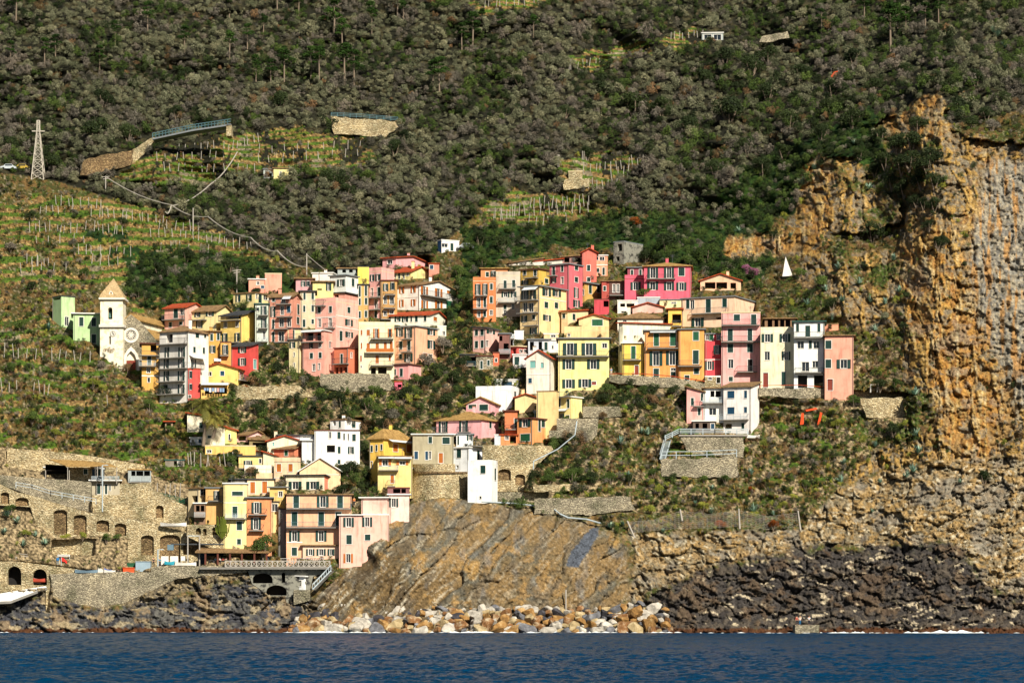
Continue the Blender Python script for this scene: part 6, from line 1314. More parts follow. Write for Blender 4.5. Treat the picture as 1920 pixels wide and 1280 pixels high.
apx = Vector((cx_ + .1, YT_ + yo / 2, za)); zm = zc + (za - zc) * .18
mid = [v.lerp(Vector((apx.x, apx.y, zc)), .12) + Vector((0, 0, zm - zc)) for v in b4]
for i in range(4):
    m.poly([b4[i], b4[(i + 1) % 4], mid[(i + 1) % 4], mid[i]], M_SPIRE); m.poly([mid[i], mid[(i + 1) % 4], apx], M_SPIRE)
m.poly(b4[::-1], M_SPIRE); spire = part(m, 'spire', tower)
m = MB(); solid(m, [(568, 300), (568, 268), (584, 250), (602, 268), (602, 300)], YT_ + .1, YT_ + 2, M_TRIM, [arch(577, 262, 593, 292)]); part(m, 'dormer', spire)
m = MB(); solid(m, [(655, 300), (655, 262), (664, 250), (674, 262), (674, 300)], YT_ + 1, YT_ + 2, M_SPIRE); part(m, 'dormer', spire)
def disc(mb, cx, cy, r, Y, th, mt, n=28, holes=()): slab_poly(mb, [(cx + r * math.cos(6.2832 * i / n), cy + r * math.sin(6.2832 * i / n)) for i in range(n)], list(holes), Y - th, Y, mt, ax, ay)
m = MB(); disc(m, 602, 618, 27, YT_, .08, M_TRIM); ck = part(m, 'clock', tower)
m = MB()
for i in range(12):
    a = 6.2832 * i / 12; m.bar(P(ax(602 + 19 * math.cos(a)), ay(618 + 19 * math.sin(a)), YT_ - .1), P(ax(602 + 24 * math.cos(a)), ay(618 + 24 * math.sin(a)), YT_ - .1), .06, M_RAIL)
m.bar(P(ax(602), ay(618), YT_ - .12), P(ax(602), ay(600), YT_ - .12), .06, M_RAIL); m.bar(P(ax(602), ay(618), YT_ - .12), P(ax(612), ay(626), YT_ - .12), .07, M_RAIL); part(m, 'clock_hands', ck)
m = MB(); c = P(ax(579), ay(462), YT_ + 1.6); prof = [(.0, .9), (.25, .85), (.42, .5), (.5, .0), (.75, -.45), (.85, -.6)]
for i in range(len(prof) - 1):
    for k in range(12):
        a, b = 6.2832 * k / 12, 6.2832 * (k + 1) / 12; (r1, z1), (r2, z2) = prof[i], prof[i + 1]
        m.poly([c + Vector((r1 * math.cos(a), r1 * math.sin(a), z1)), c + Vector((r1 * math.cos(b), r1 * math.sin(b), z1)), c + Vector((r2 * math.cos(b), r2 * math.sin(b), z2)), c + Vector((r2 * math.cos(a), r2 * math.sin(a), z2))], mat('bronze_bell', (.05, .12, .10), .5, 'plain'))
tag(m.build('bell', None, c), 'green bronze bell hanging in the arched opening of the tower', 'bell').location = c
m = MB(); solid(m, [(555, 392), (605, 392), (605, 500), (555, 500)], YT_ + 3.4, YT_ + 3.6, M_DARK); part(m, 'belfry_lining', tower)
# church front, nave and apse roofs
Yc = YT_ + 2.2; c0 = P(ax(757), ay(935), Yc); church = empty('church', c0, 'grey stone church front with a white rose window and a pointed portal', 'church')
port = arch(710, 748, 805, 935, 9, 1.0)
m = MB(); slab_poly(m, [(690, 1000), (690, 505), (755, 452), (830, 510), (900, 590), (968, 668), (975, 1000)], [port, [(757 + 44 * math.cos(6.2832 * i / 24), 632 + 44 * math.sin(6.2832 * i / 24)) for i in range(24)]], Yc, Yc + 1.0, M_STONE2, ax, ay)
m.build('stone_front', church, c0)
m = MB(); disc(m, 757, 632, 66, Yc, .14, M_TRIM, 36, [[(757 + 46 * math.cos(6.2832 * i / 28), 632 + 46 * math.sin(6.2832 * i / 28)) for i in range(28)]]); rw = m.build('rose_window', church, c0)
m = MB()
for i in range(12):
    a = 6.2832 * i / 12; c_, s_ = math.cos(a), math.sin(a); m.bar(P(ax(757 + 12 * c_), ay(632 + 12 * s_), Yc + .1), P(ax(757 + 36 * c_), ay(632 + 36 * s_), Yc + .1), .09, M_TRIM)
    for k in range(5):
        b0 = a + .2618 + (k / 5 - .5) * .6; b1 = a + .2618 + ((k + 1) / 5 - .5) * .6; r0 = 35 + 8 * math.sin(math.pi * k / 5); r1 = 35 + 8 * math.sin(math.pi * (k + 1) / 5)
        m.bar(P(ax(757 + r0 * math.cos(b0)), ay(632 + r0 * math.sin(b0)), Yc + .1), P(ax(757 + r1 * math.cos(b1)), ay(632 + r1 * math.sin(b1)), Yc + .1), .08, M_TRIM)
disc(m, 757, 632, 11, Yc + .2, .2, M_TRIM, 16); m.build('tracery', rw, c0)
m = MB(); slab_poly(m, [(700, 580), (815, 580), (815, 690), (700, 690)], [], Yc + .5, Yc + .6, M_GLASS, ax, ay); m.build('rose_glass', rw, c0)
m = MB(); o_ = [(690, 935), (690, 845), (702, 800), (724, 760), (757, 728), (790, 760), (815, 800), (828, 845), (828, 935), (806, 935), (806, 845), (790, 800), (757, 765), (726, 800), (712, 845), (712, 935)]
slab_poly(m, o_, [], Yc - .3, Yc, M_TRIM, ax, ay); pt = m.build('portal', church, c0)
m = MB(); slab_poly(m, arch(706, 744, 810, 940, 9), [], Yc + .45, Yc + .55, M_CREAM, ax, ay); m.build('tympanum', pt, c0)
m = MB(); slab_poly(m, [(720, 848), (797, 848), (797, 937), (720, 937)], [], Yc + .3, Yc + .44, M_REDW, ax, ay); m.build('door', pt, c0)
# nave: a real volume running back from the front
f1 = P(ax(690), ay(505), Yc + 1); f2 = P(ax(757), ay(456), Yc + 1); f3 = P(ax(835), ay(512), Yc + 1); back = Vector((4.6, 17, 0)); m = MB(); oh = Vector((0, 0, .3))
for (a_, b_) in ((f1, f2), (f2, f3)): m.hexa([a_, b_, b_ + back, a_ + back, a_ + oh, b_ + oh, b_ + back + oh, a_ + back + oh], ROOF['o']())
fl_ = P(ax(968), ay(672), Yc + 1); fe = P(ax(880), ay(585), Yc + 1); m.hexa([fe, fl_, fl_ + back, fe + back, fe + oh, fl_ + oh, fl_ + back + oh, fe + back + oh], ROOF['o'](),)
m.build('roof', church, c0)
m = MB(); d_ = Vector((0, 0, -6)); e3 = f3 - Vector((.5, 0, .02)); m.poly([e3, e3 + back, e3 + back + d_, e3 + d_], M_CREAM); l2 = fl_ - Vector((.5, 0, .02)); m.poly([l2, l2 + back, l2 + back + d_, l2 + d_], M_CREAM); bb = f1 + back
m.poly([bb, f2 + back, f3 + back, f3 + back + d_ * 2, bb + d_ * 2], M_CREAM); m.build('nave_wall', church, c0)
# ------------------------------------------------------------------ lattice pylon, poles, cables
def at(px, py, dy=0, up=0.0): Yq = ground(px, py) + dy; p = P(px, py, Yq); p.z += up; return p
M_STEEL = mat('pale_steel', hexc('c8bfae', .8), .6, 'plain')
b = at(72, 339); Yp = b.y; top = P(72, 226, Yp); m = MB(); hb, ht = 1.55, .32; nl = 9
def ring(i): f = i / nl; w_ = hb + (ht - hb) * min(1, f * 1.18); z = b.z + (top.z - b.z) * f; return [Vector((b.x + sx * w_, Yp + sy_ * w_, z)) for sx, sy_ in ((-1, -1), (1, -1), (1, 1), (-1, 1))]
for i in range(nl):
    A1, A2 = ring(i), ring(i + 1)
    for k in range(4):
        m.bar(A1[k], A2[k], .09, M_STEEL); m.bar(A1[k], A2[(k + 1) % 4], .05, M_STEEL); m.bar(A1[(k + 1) % 4], A2[k], .05, M_STEEL); m.bar(A2[k], A2[(k + 1) % 4], .05, M_STEEL)
py_ = m.build('pylon', None, b); py_.location = b; tag(py_, 'tall steel lattice pylon on the green slope at the far left', 'pylon')
m = MB(); zz_ = P(72, 246, Yp).z; m.bar((b.x - 1.6, Yp, zz_), (b.x + 1.6, Yp, zz_), .12, M_STEEL); m.build('cross_arm', py_, b)
polz = []
for (x_, y0, y1, lab, arm) in [(444, 547, 505, 'white double-armed utility pole left of the blank salmon cube', 1), (575, 514, 475, 'slim utility pole behind the white roof terrace', 0), (198, 356, 330, 'short wooden pole under the hill road wall', 1),
                           (362, 432, 390, 'tall plain pole in the middle of the vineyard terraces', 0), (321, 395, 385, 'short cable post where two cables cross', 0), (192, 955, 872, 'tall white lamp post in front of the bar house', 2), (1048, 312, 290, 'white steel mast above the middle terraces', 0),
                           (1046, 312, 290, 'second thin mast beside the white steel mast', 0), (1061, 1140, 1105, 'thin white signal post behind the boulders', 0), (296, 1072, 1030, 'street lamp beside the blind arches on the quay', 2), (352, 1062, 1003, 'white gate post of the boat crane', 0), (374, 1062, 1003, 'second white gate post of the boat crane', 0)]:
    Yq = 571 if lab.startswith('tall white lamp') else 562 if y0 in (1072, 1062) else ground(x_, y0) - .4; a = P(x_, y0 + 4, Yq); t = P(x_, y1, Yq); m = MB(); m.bar(a, t, .14 if y0 - y1 > 20 else .1, M_WOODG if arm < 2 else M_RAILW, 6)
    if arm == 1:
        for k in (0, 1): m.bar(t + Vector((-1.0 + .3 * k, 0, -.3 - .5 * k)), t + Vector((1.0 - .3 * k, 0, -.1 - .5 * k)), .07, M_WOODG)
    if arm == 2: m.bar(t, t + Vector((.9, -.2, .1)), .06, M_RAILW); m.box((t.x + .5, t.y - .4, t.z - .05), (t.x + 1.2, t.y, t.z + .12), M_RAILW)
    o = m.build('utility_pole' if arm < 2 else 'street_lamp', None, a); o.location = a; tag(o, lab, 'pole' if arm < 2 else 'lamp post')
def cable(pts, lab, r=.09, sag=1.0):
    m = MB(); V = [at(x, y, -9) for x, y in pts]
    for i in range(len(V) - 1):
        n = 8
        for k in range(n):
            f0, f1 = k / n, (k + 1) / n; s0, s1 = (-sag * 4 * f * (1 - f) for f in (f0, f1))
            m.bar(V[i].lerp(V[i + 1], f0) + Vector((0, 0, s0)), V[i].lerp(V[i + 1], f1) + Vector((0, 0, s1)), r, M_WOODG)
    o = m.build('cable', None, V[0]); o.location = V[0]; tag(o, lab, 'cable')
cable([(198, 331), (321, 384), (390, 406), (470, 445), (520, 470), (575, 500)], 'long cable running down from the short pole to the village roofs')
cable([(445, 285), (395, 345), (321, 386), (310, 397)], 'thinner cable crossing the long cable above the terraces')
cable([(575, 477), (612, 508)], 'short wire from the slim pole to a chimney', .06, .1)
# ------------------------------------------------------------------ road bridges and railings
def rail_run(pts, h, lab, mt, name='railing', step=2.0, bars=2, cat='railing', r=.06, Y=None):
    m = MB(); V = [P(x, y, Y) if Y else at(x, y, -.4, .1) for x, y in pts]
    for i in range(len(V) - 1):
        a, b = V[i], V[i + 1]; n = max(1, int((b - a).length / step)); up = Vector((0, 0, h))
        for k in range(n + 1): p = a.lerp(b, k / n); m.bar(p, p + up, r, mt)
        for j in range(bars): u = up * ((j + 1) / bars); m.bar(a + u, b + u, r * .9, mt)
    o = m.build(name, None, V[0]); o.location = V[0]; return tag(o, lab, cat)
rb = MB(); A1, A2, A3 = P(286, 259, 716), P(360, 243, 716), P(433, 232, 716)
for a, b_ in ((A1, A2), (A2, A3)): rb.hexa([a + Vector((0, 0, -.4)), b_ + Vector((0, 0, -.4)), b_ + Vector((0, 5, -.4)), a + Vector((0, 5, -.4)), a, b_, b_ + Vector((0, 5, 0)), a + Vector((0, 5, 0))], ROOF['g']())
o = rb.build('road_bridge', None, A1); o.location = A1; tag(o, 'curved hill road bridge with a pale blue railing', 'bridge')
m = MB()
for a, b_ in ((A1, A2), (A2, A3)):
    for k in range(12): p = a.lerp(b_, k / 12); m.bar(p, p + Vector((0, 0, 1.2)), .07, M_TEAL)
    for u in (.6, 1.2): m.bar(a + Vector((0, 0, u)), b_ + Vector((0, 0, u)), .07, M_TEAL)
m.build('railing', o, A1)
m = MB(); q_ = P(428, 240, 716); m.box((q_.x - .5, q_.y, q_.z - 2), (q_.x + .8, q_.y + 4, q_.z + .8), M_STONE); m.build('pier', o, A1)
rr_ = d0(680, 254) - .3
rail_run([(621, 219), (680, 222), (746, 228)], 1.1, 'pale blue railing along the top of the ochre road wall', M_TEAL, Y=rr_ + .4, step=1.6, bars=3)
rail_run([(30, 914), (60, 919), (95, 930), (180, 945)], 1.1, 'grey railing of the path above the stone ramp wall', M_RAILW, Y=569)
rail_run([(30, 1048), (100, 1056), (180, 1064)], 1.2, 'wire fence along the quay left of the red flag', M_WOODG, Y=562, step=3, bars=3)
rail_run([(240, 925), (300, 935), (372, 952)], 1.2, 'green mesh fence of the ramp beside the pale ochre house', M_LGREEN, Y=572, step=3, bars=4)
rail_run([(1425, 727), (1500, 726), (1620, 736), (1700, 736)], .5, 'terracotta coping on the parapet of the end houses', ROOF['t'](), Y=d0(1520, 745) - .2, step=40, bars=1, r=.07, cat='coping', name='wall_coping')
rail_run([(1143, 702), (1200, 702), (1262, 707), (1352, 721)], .2, 'terracotta coping on the curved parapet wall', ROOF['t'](), Y=d0(1250, 727) - .2, step=60, bars=1, r=.09, cat='coping', name='wall_coping')
nx, ny = fx_('N')
Yn = d0(1330, 855) - .6
rail_run([(nx(495), ny(835)), (nx(945), ny(835)), (nx(1362), ny(835))], 1.1, 'grey-blue deck railing in front of the pink and white villa', M_RAILW, Y=Yn, bars=3, step=2.0, r=.08)
rail_run([(nx(320), ny(920)), (nx(495), ny(835))], 1.1, 'sloping grey-blue rail of the villa stairway', M_RAILW, Y=Yn, bars=3, step=1.2, r=.08)
rail_run([(nx(275), ny(1145)), (nx(640), ny(1145)), (nx(1050), ny(1130)), (nx(1220), ny(1120))], 1.5, 'low garden fence with pale posts below the villa', M_RAILW, Y=d0(1300, 893) - .2, bars=2, step=2.8, r=.07)
m = MB(); a = P(nx(250), ny(1150), Yn - 1.5); b_ = P(nx(320), ny(905), Yn + 1); n = 22
for k in range(n):
    p = a.lerp(b_, k / n); m.box((p.x - .1, p.y, p.z), (p.x + 1.1, p.y + .35, p.z + .06), M_RAILW)
m.bar(a, b_, .08, M_RAILW); m.bar(a + Vector((1.1, 0, 0)), b_ + Vector((1.1, 0, 0)), .08, M_RAILW); m.bar(a + Vector((0, 0, 1)), b_ + Vector((0, 0, 1)), .05, M_RAILW)
o = m.build('stairway', None, a); o.location = a; tag(o, 'steep grey wooden stairway climbing to the villa deck', 'stairs')
m = MB(); a, b_ = P(nx(490), ny(840), Yn), P(nx(1365), ny(840), Yn); m.hexa([a + Vector((0, 0, -.25)), b_ + Vector((0, 0, -.25)), b_ + Vector((0, 3, -.25)), a + Vector((0, 3, -.25)), a, b_, b_ + Vector((0, 3, 0)), a + Vector((0, 3, 0))], M_WOODG)
o = m.build('deck', None, a); o.location = a; tag(o, 'narrow wooden deck along the foot of the pink and white villa', 'deck')
lx, ly = fx_('L')
for (x0_, y0_, x1_, y1_, x2_, y2_, lb) in [(895, 1275, 898, 1180, 1190, 1035, 'white water pipe climbing the pale retaining wall'), (1190, 1035, 1395, 865, 1418, 700, 'white water pipe below the yellow garden extension')]:
    m = MB(); Yq = 577; a, b_, c_ = P(lx(x0_), ly(y0_), Yq), P(lx(x1_), ly(y1_), Yq), P(lx(x2_), ly(y2_), Yq + 1); m.bar(a, b_, .12, M_RAILW, 6); m.bar(b_, c_, .12, M_RAILW, 6); o = m.build('water_pipe', None, a); o.location = a; tag(o, lb, 'pipe')
m = MB(); pl = [(903, 942), (960, 945), (1035, 953), (1050, 965), (1065, 972), (1100, 975), (1128, 983)]; V = [at(x, y - 2, -1.6) for x, y in pl]
for i in range(len(V) - 1): m.bar(V[i], V[i + 1], .16, M_RAILW, 6)
o = m.build('water_pipe', None, V[0]); o.location = V[0]; tag(o, 'grey pipe along the top edge of the rock slab', 'pipe')
# ------------------------------------------------------------------ harbour terrace: X railing, pavilion, seats, kiosk stairs
hx, hy = fx_('H'); Yh = 558.8
m = MB(); n = 20; x0_, x1_ = hx(480), hx(1620)
for i in range(n + 1):
    xx = x0_ + (x1_ - x0_) * i / n; a, b_ = P(xx, hy(1235), Yh), P(xx, hy(1170), Yh); m.bar(a, b_, .10, M_WOODG)
    if i < n:
        x2 = x0_ + (x1_ - x0_) * (i + 1) / n; m.bar(a, P(x2, hy(1170), Yh), .05, M_WOODG); m.bar(P(x2, hy(1235), Yh), b_, .05, M_WOODG)
m.bar(P(x0_, hy(1170), Yh), P(x1_, hy(1170), Yh), .08, M_WOODG); m.bar(P(x0_, hy(1235), Yh), P(x1_, hy(1235), Yh), .08, M_WOODG)
o = m.build('railing', None, P(x0_, hy(1235), Yh)); o.location = P(x0_, hy(1235), Yh); tag(o, 'pale wooden cross-braced railing along the harbour terrace', 'railing')
m = MB(); a = P(hx(200), hy(1238), Yh); b_ = P(hx(1640), hy(1238), Yh); m.hexa([a + Vector((0, 0, -.4)), b_ + Vector((0, 0, -.4)), b_ + Vector((0, 8, -.4)), a + Vector((0, 8, -.4)), a, b_, b_ + Vector((0, 8, 0)), a + Vector((0, 8, 0))], M_SLAB)
o = m.build('terrace', None, a); o.location = a; tag(o, kind='structure')
pv0 = P(hx(550), hy(1195), Yh + 2.4); pv = empty('pavilion', pv0, 'long restaurant pavilion with red-brown posts and a tiled roof', 'pavilion')
m = MB(); a, b_ = P(hx(150), hy(1082), Yh + 1.6), P(hx(962), hy(1085), Yh + 1.6); c_, d_ = P(hx(200), hy(1040), Yh + 5.5), P(hx(880), hy(1062), Yh + 5.5); u = Vector((0, 0, .3)); m.hexa([a, b_, d_, c_, a + u, b_ + u, d_ + u, c_ + u], ROOF['b']()); m.build('roof', pv, pv0)
for xx in (262, 397, 530, 660, 797, 930): m = MB(); p = P(hx(xx), hy(1198), Yh + 1.8); t = P(hx(xx), hy(1086), Yh + 1.8); m.box((p.x - .17, p.y, p.z - .2), (p.x + .17, p.y + .3, t.z + .1), ROOF['m']()); m.build('post', pv, pv0)
m = MB(); a = P(hx(180), hy(1198), Yh + 6.5); b_ = P(hx(955), hy(1075), Yh + 6.5); m.box((a.x, a.y, a.z), (b_.x, a.y + .2, b_.z), mat('blue_grey_interior', (.015, .03, .05), .8, 'plain')); m.build('rear_wall', pv, pv0)
# ------------------------------------------------------------------ kiosk steps, quay things
def thing_box(name, lab, cat, px, py, w_, d__, h, mt, Y, group=None, top=None, legs=False):
    p = P(px, py, Y); m = MB()
    if legs:
        for sx in (-1, 1):
            for sy2 in (0, 1): m.box((p.x + sx * w_ / 2 - .04, p.y + sy2 * d__, p.z), (p.x + sx * w_ / 2 + .04, p.y + sy2 * d__ + .06, p.z + h - .06), mt)
        m.box((p.x - w_ / 2 - .1, p.y - .1, p.z + h - .06), (p.x + w_ / 2 + .1, p.y + d__ + .1, p.z + h), top or mt)
    else:
        m.box((p.x - w_ / 2, p.y, p.z), (p.x + w_ / 2, p.y + d__, p.z + h), mt); m.box((p.x - w_ / 2 - .08, p.y - .08, p.z + h + .002), (p.x + w_ / 2 + .08, p.y + d__ + .08, p.z + h + .12), top or mt)
    o = m.build(name, None, p); o.location = p; return tag(o, lab, cat, group)
thing_box('storage_hut', 'pale blue corrugated storage hut on the quay', 'hut', 268, 1071, 2.9, 2.2, 1.9, mat('blue_grey_metal', hexc('9fb4c0', .8), .5, 'plain'), 560.6)
thing_box('crate', 'orange crate heaped with nets left of the blue storage hut', 'crate', 241, 1073, 2.2, 1.4, .9, mat('orange_net', hexc('e0592c', .8), .9, 'plain'), 560.3)
thing_box('crate', 'green tarpaulin heap behind the orange crate', 'crate', 246, 1068, 1.8, 1.4, 1.3, M_LGREEN, 562)
def boat(px, py, L, lab, mt, Y, cover=None, rz=0.0):
    o0 = P(px, py, Y); r = empty('boat', o0, lab, 'boat', 'small boats laid up on the quay'); r.rotation_euler = (0, 0, rz); m = MB(); n = 10; ringp = []
    for i in range(n + 1):
        t = i / n; w_ = L * .17 * (math.sin(math.pi * min(1, .25 + t * .75)) ** .6 if t < 1 else 0) * (1 if t < .55 else (1 - ((t - .55) / .45) ** 2)); x = (t - .5) * L; sh = .25 * (2 * t - 1) ** 2
        ringp.append([Vector((x, -w_, .75 + sh)), Vector((x, -w_ * .75, .25)), Vector((x, 0, .02 + sh * .6)), Vector((x, w_ * .75, .25)), Vector((x, w_, .75 + sh))])
    for i in range(n):
        for k in range(4): m.poly([ringp[i][k], ringp[i + 1][k], ringp[i + 1][k + 1], ringp[i][k + 1]], mt)
    m.poly(ringp[0], mt); m.build('hull', r)
    m = MB()
    for i in range(n):
        h_ = .25 if cover else -.15
        A_, B_ = ringp[i], ringp[i + 1]; c1 = (A_[0] + A_[4]) / 2 + Vector((0, 0, h_)); c2 = (B_[0] + B_[4]) / 2 + Vector((0, 0, h_)); m.poly([A_[0], B_[0], c2, c1], cover or M_WOODG); m.poly([c1, c2, B_[4], A_[4]], cover or M_WOODG)
    m.build('cover' if cover else 'thwarts', r)
boat(165, 1076, 5.0, 'grey-blue dinghy lying left of the others on the quay', mat('blue_hull', hexc('7f98a8', .8), .4, 'plain'), 560.6)
boat(200, 1075, 3.6, 'white boat with a cream tarpaulin on the quay', M_WHITE, 561.2, mat('cream_cover', hexc('e8e0d0', .8), .8, 'plain'), .3)
boat(206, 1076, 2.2, 'blue-covered tender right of the white boat on the quay', M_WHITE, 560.4, mat('blue_cover', hexc('3257a8', .8), .8, 'plain'))
boat(348, 1062, 4.2, 'white boat parked beside the crane gate on the quay', M_WHITE, 562, None, .2)
boat(326, 988, 5.2, 'long white inflatable boat on the ramp wall', M_WHITE, 566.6, None, -.15); boat(318, 1060, 2.0, 'small turquoise rowing boat on the quay', mat('turquoise_hull', hexc('35a8c0', .8), .5, 'plain'), 561.8)
boat(75, 1092, 2.8, 'small red-striped boat stored in the second quay arch', mat('red_hull', hexc('c0503c', .8), .5, 'plain'), 561.6); boat(1500 - 88, 823, 3.0, 'white canoe lying upside down below the villa', M_WHITE, ground(1412, 823) - .8, None, .3)
# crane box, red flag, sign
m = MB(); a, b_ = P(320, 1020, 563), P(420, 1020, 563); m.bar(a, b_, .16, M_RAIL, 6); p = P(320, 1031, 563); m.box((p.x - .6, p.y - .5, p.z), (p.x + .6, p.y + .5, p.z + 1.1), mat('crane_blue', hexc('6d8794', .8), .5, 'plain')); m.bar(P(352, 1004, 562), P(374, 1004, 562), .08, M_RAILW)
o = m.build('boat_crane', None, a); o.location = a; tag(o, 'boat crane with a grey-blue motor box over the quay', 'crane')
m = MB(); a = P(115, 1060, 561.5); t = P(115, 1044, 561.5); m.bar(a, t, .05, M_RAILW); fl0 = MB()
o = m.build('flag_pole', None, a); o.location = a; tag(o, 'red warning flag on a short pole by the quay fence', 'flag'); c_ = P(125, 1052, 561.4)
fl0.poly([t, t + Vector((.5, -.05, -.2)), c_ + Vector((-.3, 0, -.1)), a + Vector((.1, -.04, .9))], mat('red_flag', hexc('e8352a', .8), .8, 'plain')); fl0.poly([t + Vector((.5, -.05, -.2)), c_ + Vector((.1, .05, 0)), c_ + Vector((.0, .08, -.5)), c_ + Vector((-.3, 0, -.1))], mat('red_flag', hexc('e8352a', .8), .8, 'plain')); fl0.build('flag', o, a)
def signboard(x0, y0, x1, y1, Y, lab, mt, legs=0, txt=None):
    a, b_ = P(x0, y1, Y), P(x1, y0, Y); m = MB(); m.box((a.x, Y, a.z), (b_.x, Y + .08, b_.z), mt)
    if legs:
        for xx in (a.x + .1, b_.x - .1): m.box((xx - .04, Y + .09, a.z - legs), (xx + .04, Y + .17, a.z), M_RAILW)
    o = m.build('sign', None, a); o.location = a; tag(o, lab, 'sign')
    if txt:      # dark marks standing for the lettering that cannot be read in the photograph
        k = MB(); n = txt; w_ = (b_.x - a.x) / (n + 1)
        for i in range(n): xx = a.x + w_ * (.6 + i); k.box((xx, Y - .03, a.z + .12), (xx + w_ * .62, Y, b_.z - .12), M_RAIL)
        k.build('lettering', o, a)
signboard(108, 1039, 131, 1043, 561.5, 'long white sign with dark lettering above the quay fence', M_WHITE, .8, 9); signboard(106, 1045, 111, 1050, 561.3, 'small blue sign beside the red flag', mat('sign_blue', hexc('2f7cb8', .8), .6, 'plain'), .8)
signboard(302, 1042, 316, 1058, 562.5, 'white notice board with a green poster under the blind arches', M_WHITE, .4); signboard(319, 1042, 334, 1060, 563, 'blank white notice board right of the green poster', M_WHITE, .3); signboard(339, 1042, 348, 1051, 563, 'small white notice board beside the crane gate', M_WHITE, .8)
signboard(152, 1055, 156, 1064, 561.4, 'yellow notice on the quay fence', mat('sign_yellow', hexc('d8d060', .8), .6, 'plain'), .4); signboard(170, 1055, 173, 1063, 561.4, 'green notice on the quay fence', M_LGREEN, .4)
signboard(194, 931, 208, 952, 571.5, 'white plaster panel beside the tall lamp post', M_WHITE, 0)
qx, qy = fx_('Q'); m = MB(); a = P(qx(1085), qy(500), 557.6); b_ = P(qx(1250), qy(330), 558.4)
for k in range(16):
    p = a.lerp(b_, k / 16); m.box((p.x, p.y, p.z - .1), (p.x + .75, p.y + 1.3, p.z), M_SLAB)
for yy in (0, 1.3): m.bar(a + Vector((0, yy, 1)), b_ + Vector((0, yy, 1)), .07, M_RAILW); m.bar(a + Vector((0, yy, 0)), b_ + Vector((0, yy, 0)), .1, M_RAILW)
for k in range(9): p = a.lerp(b_, k / 8); m.bar(p, p + Vector((0, 0, 1)), .05, M_RAILW)
o = m.build('stairway', None, a); o.location = a; tag(o, 'grey metal stairway from the harbour terrace down to the kiosk', 'stairs')
# slipway on the left
m = MB(); sl_ = [(-30, 1120), (0, 1112), (85, 1098), (88, 1100), (20, 1126), (-30, 1128)]; V = [P(x, y, 560 - (y - 1098) * .25) for x, y in sl_]; m.poly(V, ROOF['w']()); m.poly([v - Vector((0, 0, .5)) for v in V][::-1], M_SLAB)
for i in range(len(V)): a, b_ = V[i], V[(i + 1) % len(V)]; m.poly([a, b_, b_ - Vector((0, 0, .5)), a - Vector((0, 0, .5))], M_SLAB)
o = m.build('slipway', None); tag(o, kind='structure')
# ------------------------------------------------------------------ canvas roofs of the bar house
mx, my = fx_('M')
for (pts, lab, mt) in [([(450, 200), (745, 210), (935, 262), (625, 265)], 'wide tan canvas awning over the stone bar house', ROOF['o']()), ([(735, 208), (1000, 235), (1078, 268), (900, 262)], 'second tan canvas awning right of the wide one', ROOF['o']()), ([(418, 245), (600, 258), (640, 296), (420, 296)], 'pale grey canvas awning over the dark shelter', M_AWN)]:
    m = MB(); Yq = 574; V = [P(mx(x), my(y), Yq + (5 if y < 240 else 0)) for x, y in pts]; m.poly(V, mt); m.poly([v - Vector((0, 0, .12)) for v in V][::-1], mt)
    for i in range(4): a, b_ = V[i], V[(i + 1) % 4]; m.poly([a, b_, b_ - Vector((0, 0, .12)), a - Vector((0, 0, .12))], mt)
    for v_ in (V[2], V[3]): m.bar(v_ - Vector((0, 0, .1)), v_ - Vector((0, 0, 3.5)), .06, M_WOODG)
    o = m.build('awning', None, V[3]); o.location = V[3]; tag(o, lab, 'awning')
# ------------------------------------------------------------------ vine posts
ORD = 'first second third fourth fifth sixth seventh eighth ninth tenth eleventh twelfth thirteenth fourteenth fifteenth sixteenth seventeenth eighteenth nineteenth'.split()
TENS = ['', '', 'twenty', 'thirty', 'forty', 'fifty', 'sixty', 'seventy']
def ordn(n): return ORD[n - 1] if n < 20 else (TENS[n // 10] + ('ieth' if n % 10 == 0 else '-' + ORD[n % 10 - 1])).replace('yieth', 'ieth')
rowc = {}
vp = MB(); vp.bar((0, 0, -.4), (0.02, 0, 1.9), .085, M_WOODG, 5, .075); vpo = vp.build('vine_post'); first = [True]
def posts(x0, y0, x1, y1, n, zone, h=1.0):
    rowc[zone] = rowc.get(zone, 0) + 1; rw_ = rowc[zone]
    for i in range(n):
        x = x0 + (x1 - x0) * (i + .5) / n + q.uniform(-4, 4); y = y0 + (y1 - y0) * (i + .5) / n + q.uniform(-1.5, 1.5)
        if first[0]: o = vpo; first[0] = False
        else: o = vpo.copy(); sc.collection.objects.link(o)
        o.location = at(x, y, -.7); o.rotation_euler = (q.uniform(-.1, .1), q.uniform(-.14, .14), 0); o.scale = (1, 1, h * q.uniform(.8, 1.25)); tag(o, zone.replace('grey vine post', 'grey vine post %s from the left in the %s row' % (ordn(i + 1), ordn(rw_))), 'post', 'grey posts of the vineyard terraces')
Vq = 0.2708
for r_ in [(360, 228, 725, 250, 8), (265, 290, 520, 305, 6), (620, 300, 1140, 360, 13), (200, 410, 540, 425, 10), (590, 400, 870, 440, 8), (1030, 450, 1360, 470, 7), (1090, 390, 1400, 415, 6), (1360, 480, 1760, 545, 10), (220, 495, 620, 500, 5), (510, 565, 930, 580, 8), (160, 630, 360, 660, 6), (600, 635, 840, 650, 4), (1070, 545, 1480, 560, 6), (90, 690, 500, 690, 5)]:
    posts(r_[0] * Vq, 320 + r_[1] * Vq, r_[2] * Vq, 320 + r_[3] * Vq, r_[4], 'grey vine post on the left terraces')
for r_ in [(290, 300, 430, 292, 9), (300, 318, 425, 322, 9), (330, 282, 425, 275, 7), (425, 282, 490, 262, 7), (470, 305, 680, 290, 9), (470, 285, 690, 275, 9), (440, 320, 480, 322, 4)]: posts(*r_, 'grey vine post by the yellow vineyard house', .9)
